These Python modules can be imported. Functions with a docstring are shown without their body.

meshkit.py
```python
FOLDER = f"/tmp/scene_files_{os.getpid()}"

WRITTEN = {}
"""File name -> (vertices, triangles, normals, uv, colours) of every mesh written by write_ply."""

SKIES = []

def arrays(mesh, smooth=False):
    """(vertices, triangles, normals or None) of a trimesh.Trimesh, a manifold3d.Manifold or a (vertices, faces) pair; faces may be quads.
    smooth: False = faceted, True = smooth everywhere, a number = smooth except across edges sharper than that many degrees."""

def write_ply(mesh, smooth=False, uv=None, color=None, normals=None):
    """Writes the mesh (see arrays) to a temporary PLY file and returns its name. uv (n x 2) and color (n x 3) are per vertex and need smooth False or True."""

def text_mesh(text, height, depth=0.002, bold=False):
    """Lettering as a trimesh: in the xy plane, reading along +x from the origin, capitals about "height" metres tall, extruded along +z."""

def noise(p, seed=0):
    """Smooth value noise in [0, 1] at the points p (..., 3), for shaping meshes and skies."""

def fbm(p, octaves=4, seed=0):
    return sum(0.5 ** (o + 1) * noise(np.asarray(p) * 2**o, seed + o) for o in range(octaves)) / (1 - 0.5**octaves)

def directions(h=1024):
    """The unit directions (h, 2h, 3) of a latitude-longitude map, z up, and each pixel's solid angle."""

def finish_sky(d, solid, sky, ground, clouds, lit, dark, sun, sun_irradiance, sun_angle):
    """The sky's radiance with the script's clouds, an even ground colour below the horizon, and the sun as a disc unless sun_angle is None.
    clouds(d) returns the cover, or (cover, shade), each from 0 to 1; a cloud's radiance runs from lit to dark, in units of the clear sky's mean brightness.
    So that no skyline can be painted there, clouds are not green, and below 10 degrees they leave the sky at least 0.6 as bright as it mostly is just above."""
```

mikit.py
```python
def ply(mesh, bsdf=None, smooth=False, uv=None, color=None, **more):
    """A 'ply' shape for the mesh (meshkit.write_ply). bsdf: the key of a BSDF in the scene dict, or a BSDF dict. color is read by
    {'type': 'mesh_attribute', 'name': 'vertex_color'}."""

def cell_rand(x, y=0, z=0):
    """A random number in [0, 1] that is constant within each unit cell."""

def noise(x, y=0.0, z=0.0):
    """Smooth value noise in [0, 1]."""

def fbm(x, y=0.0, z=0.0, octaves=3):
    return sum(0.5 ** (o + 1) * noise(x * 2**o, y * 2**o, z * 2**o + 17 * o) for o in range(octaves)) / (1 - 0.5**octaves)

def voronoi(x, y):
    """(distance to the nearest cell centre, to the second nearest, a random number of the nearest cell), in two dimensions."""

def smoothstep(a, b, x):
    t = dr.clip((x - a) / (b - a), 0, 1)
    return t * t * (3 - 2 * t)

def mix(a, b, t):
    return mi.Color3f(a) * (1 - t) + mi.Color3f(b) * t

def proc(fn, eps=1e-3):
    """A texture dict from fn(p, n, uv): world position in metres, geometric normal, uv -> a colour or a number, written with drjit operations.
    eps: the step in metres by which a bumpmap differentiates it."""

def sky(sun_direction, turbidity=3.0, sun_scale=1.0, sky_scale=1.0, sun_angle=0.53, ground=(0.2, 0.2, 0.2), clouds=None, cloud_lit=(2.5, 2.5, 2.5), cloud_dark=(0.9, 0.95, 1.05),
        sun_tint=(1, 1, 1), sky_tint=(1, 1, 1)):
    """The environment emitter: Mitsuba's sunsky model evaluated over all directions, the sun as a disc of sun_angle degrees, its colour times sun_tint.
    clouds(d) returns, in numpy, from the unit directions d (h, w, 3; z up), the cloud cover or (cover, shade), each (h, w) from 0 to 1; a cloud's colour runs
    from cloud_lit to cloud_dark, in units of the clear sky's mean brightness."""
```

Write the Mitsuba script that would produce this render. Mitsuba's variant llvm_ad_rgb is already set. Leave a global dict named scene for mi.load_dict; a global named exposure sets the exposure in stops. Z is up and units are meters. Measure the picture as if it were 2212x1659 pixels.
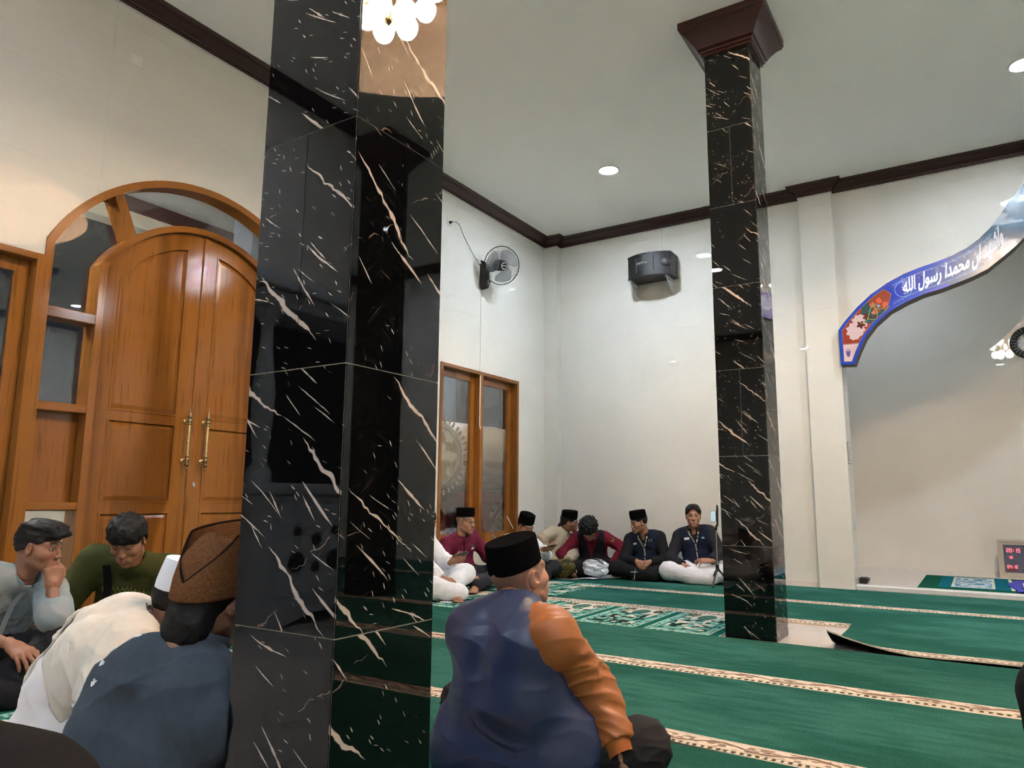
import math, random, json, numpy as np, trimesh, mitsuba as mi, drjit as dr, mikit, meshkit, manifold3d
from concurrent.futures import ThreadPoolExecutor
from shapely.geometry import Polygon, LineString, Point, box as sbox
from shapely import affinity, union_all
from shapely.ops import unary_union
T = mi.ScalarTransform4f
scene, labels = {}, {}
PI = math.pi

# ------------------------------------------------------------------ camera
YAW, PITCH, ROLL, EYE = 0.5675, 0.157, 0.0077, 0.8986
FPX = 1570.9
_fw = np.array([-math.sin(YAW)*math.cos(PITCH), math.cos(YAW)*math.cos(PITCH), math.sin(PITCH)])
_r = np.array([math.cos(YAW), math.sin(YAW), 0.0]); _u = np.cross(_r, _fw)
_up = -math.sin(ROLL)*_r + math.cos(ROLL)*_u
scene['camera'] = {'type': 'perspective', 'fov': math.degrees(2*math.atan(1106/FPX)), 'fov_axis': 'x', 'near_clip': 0.02, 'far_clip': 200.0,
                   'to_world': T().look_at(origin=[0, 0, EYE], target=[float(_fw[0]), float(_fw[1]), float(EYE+_fw[2])], up=[float(v) for v in _up])}
# ------------------------------------------------------------------ light: night outside, six ceiling downlights, a chandelier in the dome, two veranda lamps
exposure = 3.45
DOWN_E = (66.0, 75.0, 85.0); NICHE_E = (14.5, 16.3, 18.8)        # radiance of a downlight's lens
CHAND_E = (34.0, 26.0, 18.5); CUP_E = (3.0, 2.7, 2.3)
VERANDA_E = (95.0, 96.0, 92.0)
NICHE_LIGHTS = [(-0.9, 9.6), (2.6, 9.6)]
DOWNLIGHTS = [(-3.14, 6.85), (0.58, 6.85), (4.30, 6.85), (-3.20, -0.85), (0.70, -1.0), (4.30, -0.85)]
DOME = (0.65, 3.20); DOME_R = 1.72
scene['night_sky'] = {'type': 'constant', 'radiance': {'type': 'rgb', 'value': [0.0012, 0.0014, 0.0018]}}

# ------------------------------------------------------------------ helpers
XF = None
def key_for(name):
    if name not in scene and name not in labels: return name
    k = 1
    while f'{name}_{k:03d}' in scene or f'{name}_{k:03d}' in labels: k += 1
    return f'{name}_{k:03d}'
def lab(key, label=None, category=None, group=None, kind=None):
    d = {}
    if label: d['label'] = label
    if category: d['category'] = category
    if group: d['group'] = group
    if kind: d['kind'] = kind
    labels[key] = {**labels.get(key, {}), **d}
def obj(name, mesh, bsdf, parent=None, smooth=False, label=None, category=None, group=None, kind=None, **kw):
    key = key_for((parent + '__' + name) if parent else name)
    if 'color' in kw and not isinstance(smooth, bool): smooth = True
    if XF is not None: mesh = mesh.copy(); mesh.vertices = XF(np.array(mesh.vertices))
    scene[key] = mikit.ply(mesh, bsdf, smooth=smooth, **kw)
    if label or category or group or kind: lab(key, label, category, group, kind)
    return key
def thing(name, label, category, group=None):
    key = key_for(name); lab(key, label, category, group); return key
def struct(name, mesh, bsdf, **kw):
    return obj(name, mesh, bsdf, kind='structure', **kw)
def bx(x0, x1, y0, y1, z0, z1):
    m = trimesh.creation.box((x1-x0, y1-y0, z1-z0)); m.apply_translation(((x0+x1)/2, (y0+y1)/2, (z0+z1)/2)); return m
def cat(*ms):
    return trimesh.util.concatenate(ms[0] if len(ms) == 1 and isinstance(ms[0], (list, tuple)) else list(ms))
def bevel(x0, x1, y0, y1, z0, z1, b=0.006):
    """box with chamfered edges"""
    pts = []
    for x, sx in ((x0, 1), (x1, -1)):
        for y, sy in ((y0, 1), (y1, -1)):
            for z, sz in ((z0, 1), (z1, -1)):
                pts += [(x, y+sy*b, z+sz*b), (x+sx*b, y, z+sz*b), (x+sx*b, y+sy*b, z)]
    return trimesh.convex.convex_hull(np.array(pts))
def polys(g):
    return [p for p in getattr(g, 'geoms', [g]) if p.geom_type == 'Polygon' and p.area > 1e-7]
def ext(poly, h):
    return cat([trimesh.creation.extrude_polygon(p, h, engine='earcut') for p in polys(poly)])
def ext_x(poly, x0, x1):
    """polygon in (y, z) extruded from x0 to x1"""
    m = ext(poly, x1-x0); v = m.vertices.copy(); m.vertices = np.stack([v[:, 2]+x0, v[:, 0], v[:, 1]], 1); return m
def ext_y(poly, y0, y1):
    """polygon in (x, z) extruded from y0 to y1"""
    m = ext(poly, y1-y0); v = m.vertices.copy(); m.vertices = np.stack([v[:, 0], v[:, 2]+y0, v[:, 1]], 1); m.invert(); return m
def lathe(profile, n=24, at=(0, 0, 0), sx=1, sy=1):
    """profile [(r, z)] turned about z"""
    p = np.array(profile, float); k = len(p); a = np.arange(n)*2*PI/n
    v = np.stack([p[:, None, 0]*np.cos(a)*sx, p[:, None, 0]*np.sin(a)*sy, np.repeat(p[:, 1:2], n, 1)], -1).reshape(-1, 3)+np.array(at)
    i, j = np.meshgrid(np.arange(k-1), np.arange(n), indexing='ij'); j2 = (j+1) % n
    q = np.stack([i*n+j, i*n+j2, (i+1)*n+j2, (i+1)*n+j], -1).reshape(-1, 4)
    f = np.vstack([q[:, [0, 1, 2]], q[:, [0, 2, 3]]])
    m = trimesh.Trimesh(v, f, process=False); return m
def tube(pts, r, sides=8, caps=True):
    p = np.asarray(pts, float); n = len(p); r = np.broadcast_to(np.asarray(r, float), (n,))
    t = np.gradient(p, axis=0); t /= np.linalg.norm(t, axis=1, keepdims=True)+1e-12
    ref = np.array([0, 0, 1.0]) if abs(t[:, 2]).mean() < 0.8 else np.array([1.0, 0, 0])
    a = np.cross(t, ref); a /= np.linalg.norm(a, axis=1, keepdims=True)+1e-12; b = np.cross(t, a)
    ang = np.arange(sides)*2*PI/sides
    v = p[:, None]+r[:, None, None]*(np.cos(ang)[None, :, None]*a[:, None]+np.sin(ang)[None, :, None]*b[:, None])
    v = v.reshape(-1, 3); i, j = np.meshgrid(np.arange(n-1), np.arange(sides), indexing='ij'); j2 = (j+1) % sides
    q = np.stack([i*sides+j, (i+1)*sides+j, (i+1)*sides+j2, i*sides+j2], -1).reshape(-1, 4)
    f = [q[:, [0, 1, 2]], q[:, [0, 2, 3]]]
    if caps:
        v = np.vstack([v, p[:1], p[-1:]]); s = np.arange(sides); s2 = (s+1) % sides; N = n*sides
        f += [np.stack([s*0+N, s, s2], 1), np.stack([s*0+N+1, (n-1)*sides+s2, (n-1)*sides+s], 1)]
    m = trimesh.Trimesh(v, np.vstack(f), process=False); m.fix_normals() if False else None
    return m
def orient(m, pos, rot):
    m = m.copy(); m.vertices = m.vertices @ np.asarray(rot).T + np.asarray(pos); return m
def frame_from(y_dir, z_hint=(0, 0, 1)):
    """rotation whose columns are right, forward (y_dir), up"""
    y = np.asarray(y_dir, float); y = y/np.linalg.norm(y); z = np.asarray(z_hint, float)
    x = np.cross(y, z); x /= np.linalg.norm(x); z = np.cross(x, y); return np.stack([x, y, z], 1)
def hull(pts_r, seg=2):
    """convex hull of spheres [(x,y,z,r)]"""
    s = trimesh.creation.icosphere(subdivisions=seg); vs = [s.vertices*p[3]+np.array(p[:3]) for p in pts_r]
    return trimesh.convex.convex_hull(np.vstack(vs))
def rgb(r, g, b):
    f = lambda c: ((c/255+0.055)/1.055)**2.4 if c > 10 else c/255/12.92
    return [f(r), f(g), f(b)]

# ------------------------------------------------------------------ materials
noise, fbm, smooth01, mix = mikit.noise, mikit.fbm, mikit.smoothstep, mikit.mix
crand = mikit.cell_rand
def sel(c, a, b): return dr.select(c, a, b)
def plastic(tex, ior=1.5): return {'type': 'plastic', 'diffuse_reflectance': tex, 'int_ior': ior, 'nonlinear': True}
def C(*v): return {'type': 'rgb', 'value': list(v)}
def rough(col, a=0.3, ior=1.5): return {'type': 'roughplastic', 'diffuse_reflectance': C(*col) if not isinstance(col, dict) else col, 'alpha': a, 'int_ior': ior, 'nonlinear': True}
def diffuse(col): return {'type': 'diffuse', 'reflectance': C(*col) if not isinstance(col, dict) else col}

def dash(s, t, cs, ct, keep, L, w, seed, wig=0.0, ang=0.3):
    ci, cj = dr.floor(s/cs), dr.floor(t/ct)
    r1, r2, r3, r4 = crand(ci, cj, seed), crand(ci, cj, seed+1), crand(ci, cj, seed+2), crand(ci, cj, seed+3)
    x = (s/cs-ci-0.5-(r2-0.5)*0.25)*cs; y = (t/ct-cj-0.5-(r3-0.5)*0.45)*ct
    a = (r4-0.5)*2*ang
    xs = x+y*a; ys = y-x*a
    if wig: ys = ys+wig*(noise(s*28+seed, t*6)-0.5)+wig*0.6*(noise(s*75, t*20+seed)-0.5)
    Lr = L*cs*(0.55+0.45*r1); th = w*(0.35+0.65*crand(ci, cj, seed+4))*dr.maximum(1-dr.square(xs/Lr), 0)
    th = th*(0.45+1.1*noise(s*60+3, t*60+seed))
    return sel(r1 > keep, smooth01(1.25, 0.75, dr.abs(ys)/dr.maximum(th, 1e-5)), 0.0)*sel(th > 1e-4, 1.0, 0.0)
def marble_black(p, n, uv):
    side = dr.abs(n.x) > 0.5
    row = dr.floor(p.z/0.6)
    u = sel(side, p.y+0.17, p.x)+0.73*dr.floor(row/2)+sel(side, 3.1, 0.0); v = p.z-0.6*row+7.7*(row-2*dr.floor(row/2))
    c, s_ = math.cos(math.radians(36)), math.sin(math.radians(36))
    w1 = 0.02*(noise(u*7, v*7)-0.5)
    s = u*c-v*s_; t = u*s_+v*c+w1
    a = dash(s, t, 0.17, 0.080, 0.73, 0.44, 0.0036, 11, 0.0018, 0.28)
    a = dr.maximum(a, dash(s+0.07, t+0.03, 0.10, 0.050, 0.86, 0.42, 0.0024, 31, 0.0012, 0.4))
    a = dr.maximum(a, dash(s, t, 0.024, 0.0145, 0.86, 0.40, 0.0014, 51, 0.0008, 0.8)*smooth01(0.46, 0.62, noise(u*7+5, v*5)))
    b = dash(s+0.1, t+0.1, 0.36, 0.24, 0.58, 0.46, 0.0075, 71, 0.010, 0.15)
    a = dr.maximum(a, b*smooth01(0.22, 0.38, noise(u*70, v*70+9)+0.3*b))
    s2 = u*c+v*s_; t2 = -u*s_+v*c
    br = dash(s2, t2, 0.27, 0.30, 0.50, 0.45, 0.0024, 91, 0.022, 0.25)*smooth01(0.42, 0.54, noise(u*45+2, v*45))
    col = mix((0.0045, 0.0046, 0.0052), (0.70, 0.62, 0.56), dr.clip(a, 0, 1))
    return mix(col, (0.33, 0.24, 0.18), dr.clip(br, 0, 1)*(1-dr.clip(a, 0, 1))*0.8)
scene['tile_black'] = plastic(mikit.proc(marble_black))
scene['grout'] = diffuse((0.50, 0.47, 0.40))

def cream(p, n, uv):
    k = 0.985+0.03*fbm(p.x*1.4+p.y*1.1, p.z*5, 0)+0.012*(noise((p.x+p.y)*6, p.z*90)-0.5)
    return mi.Color3f(0.80, 0.785, 0.745)*k
scene['tile_cream'] = plastic(mikit.proc(cream), 1.45)
scene['joint_cream'] = diffuse((0.62, 0.60, 0.56))
scene['paint_ceiling'] = diffuse((0.90, 0.89, 0.865))
scene['paint_dome'] = diffuse((0.74, 0.645, 0.54))
scene['paint_dome_top'] = diffuse((0.42, 0.30, 0.21))
scene['paint_white'] = rough((0.75, 0.75, 0.73), 0.25)
def cornice_wood(p, n, uv):
    g = fbm((p.x+p.y)*3, p.z*60, 0)
    return mix((0.062, 0.019, 0.017), (0.098, 0.032, 0.028), g)
scene['cornice_wood'] = rough(mikit.proc(cornice_wood), 0.22)
def capital_wood(p, n, uv):
    g = fbm((p.x+p.y)*3, p.z*60, 0)
    return mix((0.060, 0.016, 0.010), (0.085, 0.024, 0.015), g)
scene['capital_wood'] = rough(mikit.proc(capital_wood), 0.2)
def teak(u, v):
    """u across the grain, v along it"""
    w = noise(u*6+2, v*0.9)*1.6
    g = noise(u*24+w*3, v*1.3+5); f = noise(u*170+w*8, v*5)
    big = smooth01(0.35, 0.75, noise(u*7.5+3+w, v*0.45))
    c = mix((0.47, 0.222, 0.050), (0.28, 0.108, 0.021), big*0.8)
    c = mix(c, (0.50, 0.235, 0.058), smooth01(0.5, 0.9, g)*0.55)
    return mix(c, (0.16, 0.05, 0.011), smooth01(0.68, 0.95, f)*0.35)
scene['teak'] = rough(mikit.proc(lambda p, n, uv: teak(p.y+0.6*p.x, p.z)), 0.018, 1.5)
scene['teak_rail'] = rough(mikit.proc(lambda p, n, uv: teak(p.z+0.6*p.x+7.3, p.y)), 0.018, 1.5)
scene['teak_arch'] = rough(mikit.proc(lambda p, n, uv: teak(sel(p.z > 2.45, dr.sqrt(dr.square(p.y-3.25)+dr.square(p.z-1.99)), p.y)+0.6*p.x+3.0, sel(p.z > 2.45, 1.1*dr.atan2(p.z-1.99, p.y-3.25), p.z))), 0.018, 1.5)
scene['glass_pane'] = {'type': 'thindielectric', 'int_ior': 1.5}
scene['brass'] = {'type': 'roughconductor', 'material': 'none', 'specular_reflectance': C(0.80, 0.60, 0.30), 'alpha': 0.18}
scene['brass_dark'] = {'type': 'roughconductor', 'material': 'none', 'specular_reflectance': C(0.30, 0.23, 0.13), 'alpha': 0.3}
scene['steel'] = {'type': 'roughconductor', 'material': 'none', 'specular_reflectance': C(0.6, 0.6, 0.6), 'alpha': 0.25}
scene['floor_white'] = plastic(C(0.72, 0.68, 0.65), 1.45)
scene['plastic_white'] = rough((0.88, 0.87, 0.85), 0.15)
scene['plastic_black'] = rough((0.012, 0.012, 0.013), 0.2)
scene['plastic_grey'] = rough((0.12, 0.12, 0.125), 0.3)
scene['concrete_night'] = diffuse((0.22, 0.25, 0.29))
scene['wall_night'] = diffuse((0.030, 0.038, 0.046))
scene['paint_cream'] = diffuse((0.72, 0.66, 0.52))
scene['downlight_emit'] = diffuse((0.8, 0.8, 0.8))

# ------------------------------------------------------------------ the hall
XA, YB, ZC = -4.824, 8.49, 4.4515
XR, YK = 5.98, -5.6
ZL = 4.328          # lower edge of the cornice
FY0 = 8.41          # front of the pilasters beside the niche
OPEN_L, OPEN_R = -1.15, 2.85
CX = 0.85           # centre line of the hall

def arch(yc, zc, R, hw, z0, n=40):
    """closed outline of an opening with a segmental head, in (y, z)"""
    a = math.asin(hw/R); t = np.linspace(a, -a, n)
    pts = [(yc+hw, z0)]+[(yc+R*math.sin(q), zc+R*math.cos(q)) for q in t]+[(yc-hw, z0)]
    return Polygon(pts)
DY = 3.25
door_hole = arch(DY, 1.975, 1.2534, 1.137, -0.02)
win1_hole = sbox(0.51, 0.36, 2.113, 2.386)
win2_hole = sbox(6.12, 0.362, 7.714, 2.370)
holes_left = unary_union([door_hole, win1_hole, win2_hole])

# left wall: masonry behind, glossy cream tiles in front, each tile its own piece
wl = sbox(YK-0.2, 0, YB+0.2, ZC).difference(holes_left)
struct('wall_left', ext_x(wl, XA-0.16, XA-0.0025), 'joint_cream', label='left wall clad in glossy cream tiles with the arched teak door')
def tiles_on(parent, area, u0, u1, du, dv, gap, make, bsdf, z1=ZC, off=0.0):
    u = u0; i = 0
    nz = int(math.ceil(z1/dv))
    while u < u1:
        for k in range(nz):
            s = 0.0
            c = sbox(max(u, u0)+gap/2, k*dv+gap/2, min(u+du, u1)-gap/2, min((k+1)*dv, z1)-gap/2).intersection(area)
            for p in polys(c):
                if p.area > 0.002: obj('tile', make(p), bsdf, parent)
        u += du
tiles_on('wall_left', sbox(YK, 0.0, 8.37, ZC).difference(holes_left.buffer(0.001)), 1.2*math.floor(YK/1.2), 8.37, 1.2, 0.6, 0.0007, lambda p: ext_x(p, XA-0.008, XA), 'tile_cream')

# front wall (qibla side) with the niche opening; the opening's head follows the arch board
UPc = [(-1.146, 2.724), (-1.074, 2.817), (-0.951, 2.949), (-0.814, 3.068), (-0.648, 3.171), (-0.487, 3.245), (-0.33, 3.291), (-0.179, 3.325), (-0.029, 3.37), (0.09, 3.425), (0.196, 3.498), (0.303, 3.599), (0.395, 3.715), (0.474, 3.835), (0.60, 3.975), (0.75, 4.12), (0.85, 4.26)]
LOc = [(-1.143, 2.343), (-1.013, 2.335), (-0.965, 2.457), (-0.89, 2.612), (-0.786, 2.745), (-0.636, 2.87), (-0.476, 2.946), (-0.321, 3.004), (-0.17, 3.034), (-0.051, 3.069), (0.096, 3.115), (0.241, 3.177), (0.388, 3.289), (0.49, 3.373), (0.65, 3.54), (0.85, 3.78)]
mir = lambda pts: [(2*CX-x, z) for x, z in pts]
board_poly = Polygon(UPc+mir(UPc)[::-1][1:]+mir(LOc)+LOc[::-1][1:]).buffer(0)
midc = [((a[0]+b[0])/2, (a[1]+b[1])/2) for a, b in zip([UPc[i] for i in np.linspace(2, 16, 13).astype(int)], [LOc[i] for i in np.linspace(3, 15, 13).astype(int)])]
open_poly = Polygon([(OPEN_L, -0.1), (OPEN_L, 2.45), (-1.09, 2.55)]+midc+mir(midc)[::-1]+[(2*CX+1.09, 2.55), (OPEN_R, 2.45), (OPEN_R, -0.1)]).buffer(0)
wb = sbox(XA-0.2, 0, XR+0.2, ZC).difference(open_poly)
struct('wall_front', ext_y(wb, YB+0.0025, YB+0.26), 'joint_cream', label='front wall of glossy cream tiles with the arched prayer niche')
pil = [(XA, -4.631, 8.37), (-1.497, OPEN_L, FY0), (OPEN_R, OPEN_R+0.347, FY0), (XR-0.193, XR, 8.37)]
front_area = sbox(XA, 0, XR, ZC).difference(open_poly.buffer(0.001))
for a, b, y in pil: front_area = front_area.difference(sbox(a, 0, b, ZC))
tiles_on('wall_front', front_area, -4.631, XR, 1.2, 0.6, 0.0007, lambda p: ext_y(p, YB, YB+0.008), 'tile_cream')
for a, b, y in pil:
    k = struct('pilaster', bx(a+0.004, b-0.004, y+0.0025, YB+0.25, 0, ZC), 'joint_cream')
    for z in range(8):
        z0, z1 = 0.6*z+0.0004, min(0.6*z+0.6, ZC)-0.0004
        obj('tile', bx(a, b, y, y+0.008, z0, z1), 'tile_cream', k)
        for x0, x1 in ((a, a+0.0075), (b-0.0075, b)):
            if x0 > XA+0.01 and x1 < XR-0.01: obj('tile', bx(x0, x1, y+0.0082, (YB+0.26) if (x0 < OPEN_R+0.1 and x1 > OPEN_L-0.1) else YB, z0, z1), 'tile_cream', k)
struct('wall_right', bx(XR, XR+0.2, YK-0.2, YB+0.2, 0, ZC), 'tile_cream', label='right wall of cream tiles, outside the frame')
struct('wall_back', bx(XA-0.2, XR+0.2, YK-0.2, YK, 0, ZC), 'tile_cream', label='back wall of cream tiles behind the camera')

# niche behind the opening
NY = 10.72
struct('wall_niche', cat(bx(-2.6, 4.3, NY, NY+0.15, 0, 4.3), bx(-2.75, -2.6, YB+0.26, NY+0.15, 0, 4.3), bx(4.3, 4.45, YB+0.26, NY+0.15, 0, 4.3)), 'tile_cream', label='glossy cream back wall of the prayer niche')
struct('ceiling_niche', bx(-2.75, 4.45, YB+0.26, NY+0.15, 4.2, 4.35), 'paint_ceiling')
struct('floor_niche', bx(-2.6, 4.3, FY0+0.07, NY, -0.02, 0.05), 'floor_white', label='raised white tiled floor of the prayer niche')
obj('edge_trim', bevel(OPEN_L+0.002, OPEN_R-0.002, FY0-0.01, FY0+0.07, 0.0, 0.058, 0.012), 'paint_white', 'floor_niche')

# floor and ceiling
struct('floor', bx(XA-0.2, XR+0.2, YK-0.2, YB+0.25, -0.1, -0.009), 'joint_cream', label='white tiled floor, mostly under green carpet')
for i in range(-8, 10):
    for j in range(-9, 14):
        x0, y0 = -0.03+0.6*i, 0.22+0.6*j
        x1, y1 = min(x0+0.6, XR), min(y0+0.6, YB); x0, y0 = max(x0, XA), max(y0, YK)
        if x1-x0 < 0.05 or y1-y0 < 0.05: continue
        if -1.9 < x1 and x0 < -0.3 and 4.5 < y1 and y0 < 6.4: obj('tile', bx(x0+0.001, x1-0.001, y0+0.001, y1-0.001, -0.009, 0), 'floor_white', 'floor')
        elif y1 <= 0.9 and x1 < 1.0 and y0 > -3.0: obj('tile', bx(x0+0.001, x1-0.001, y0+0.001, y1-0.001, -0.009, 0), 'floor_white', 'floor')
hole = Point(*DOME).buffer(DOME_R, 48)
struct('ceiling', cat(ext(sbox(XA-0.2, YK-0.2, XR+0.2, YB+0.25).difference(hole), 0.12).apply_translation((0, 0, ZC))), 'paint_ceiling', label='pale grey plaster ceiling with round downlights')
dp = [(DOME_R, 4.30+0.15), (DOME_R, 5.35)]
struct('dome', lathe(dp+[(DOME_R+0.1, 5.35), (DOME_R+0.1, ZC+0.02)], 64, (*DOME, 0)), 'paint_dome', smooth=30, label='beige round drum of the dome above the hall')
struct('dome_vault', lathe([(DOME_R*math.cos(a)+0.02, 5.35+1.1*math.sin(a)) for a in np.linspace(0, PI/2-0.01, 14)]+[(0.0, 6.6), (DOME_R+0.15, 6.6), (DOME_R+0.15, 5.35)], 64, (*DOME, 0)), 'paint_dome_top', smooth=30)

# cornice: one profile swept round the room, mitred at the pilasters
ring = [(XA, YK), (XR, YK), (XR, 8.37), (XR-0.193, 8.37), (XR-0.193, YB), (OPEN_R+0.347, YB), (OPEN_R+0.347, FY0), (OPEN_R, FY0), (OPEN_R, YB), (OPEN_L, YB), (OPEN_L, FY0), (-1.497, FY0), (-1.497, YB), (-4.631, YB), (-4.631, 8.37), (XA, 8.37)]
def sweep_ring(ring, prof, closed=True):
    n = len(ring); out = []
    for e, z in prof:
        for i in range(n):
            a, b, c = np.array(ring[i-1]), np.array(ring[i]), np.array(ring[(i+1) % n])
            d1, d2 = (b-a)/np.linalg.norm(b-a), (c-b)/np.linalg.norm(c-b)
            n1, n2 = np.array([-d1[1], d1[0]]), np.array([-d2[1], d2[0]])
            off = e*(n1+n2) if abs(n1@n2) < 0.5 else e*n1
            out.append((*(b+off), z))
    f = []
    for k in range(len(prof)-1):
        for i in range(n):
            j = (i+1) % n; f += [(k*n+i, k*n+j, (k+1)*n+j), (k*n+i, (k+1)*n+j, (k+1)*n+i)]
    return trimesh.Trimesh(np.array(out), np.array(f), process=False)
cprof = [(0.0, ZL), (0.016, ZL), (0.016, ZL+0.020), (0.024, ZL+0.022), (0.026, ZL+0.034), (0.020, ZL+0.040), (0.030, ZL+0.052), (0.048, ZL+0.066), (0.072, ZL+0.078), (0.078, ZL+0.084), (0.078, ZL+0.092), (0.096, ZL+0.098), (0.106, ZL+0.108), (0.112, ZL+0.120), (0.112, ZC), (0, ZC)]
struct('trim_1', sweep_ring(ring, cprof), 'cornice_wood', smooth=25, label='dark brown moulded cornice along the top of the walls')
bead_ring = [p for p in ring]
struct('trim_2', sweep_ring([(-4.631, YB+0.02), (-4.631, YB+0.004)][:0] or ring, [(0.0, ZL-0.012), (0.009, ZL-0.012), (0.009, ZL+0.001), (0.0, ZL+0.001)]), 'paint_white')

# ------------------------------------------------------------------ the black tiled columns
def column(x0, x1, y0, y1, label, name='column'):
    k = thing(name, label, 'column', 'black marble columns')
    g = 0.006
    obj('core', bx(x0+g*0.45, x1-g*0.45, y0+g*0.45, y1-g*0.45, 0, ZC), 'grout', k)
    rows = [(0.6*i, min(0.6*i+0.6, ZC)) for i in range(8)]
    for i, (z0, z1) in enumerate(rows):
        za, zb = z0+0.0014, z1-0.0014
        split = i in (2, 5)
        def cuts(a, b):
            m = (a+b)/2
            return [(a+g*0.5, m-0.0009), (m+0.0009, b-g*0.5)] if split else [(a+g*0.5, b-g*0.5)]
        for a, b in cuts(x0, x1):
            obj('tile', bx(a, b, y0, y0+0.01, za, zb), 'tile_black', k); obj('tile', bx(a, b, y1-0.01, y1, za, zb), 'tile_black', k)
        for a, b in cuts(y0, y1):
            obj('tile', bx(x0, x0+0.01, a, b, za, zb), 'tile_black', k); obj('tile', bx(x1-0.01, x1, a, b, za, zb), 'tile_black', k)
    # moulded timber capital
    ring = [(x0, y0), (x0, y1), (x1, y1), (x1, y0)]
    z = 4.20
    pr = [(0.0, z), (0.018, z), (0.018, z+0.022), (0.030, z+0.026), (0.034, z+0.040), (0.030, z+0.050), (0.046, z+0.056), (0.052, z+0.074), (0.070, z+0.100), (0.100, z+0.140), (0.128, z+0.165), (0.140, z+0.175), (0.140, z+0.190), (0.150, z+0.198), (0.150, ZC), (0, ZC)]
    m = sweep_ring(ring, pr); obj('capital', m, 'capital_wood', k, smooth=25)
    return k
column(-1.517, -1.183, 1.159, 1.495, 'nearest black marble-tiled column with white veins, filling the left centre')
column(-1.5015, -1.1695, 5.022, 5.354, 'farther slim black marble-tiled column standing on the green carpet')
# the other columns of the square, out of the frame
column(2.343, 2.677, 1.159, 1.495, 'black marble-tiled column out of the frame on the right')
column(2.33, 2.66, 5.022, 5.354, 'black marble-tiled column out of the frame on the right, nearer the niche')

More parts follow.
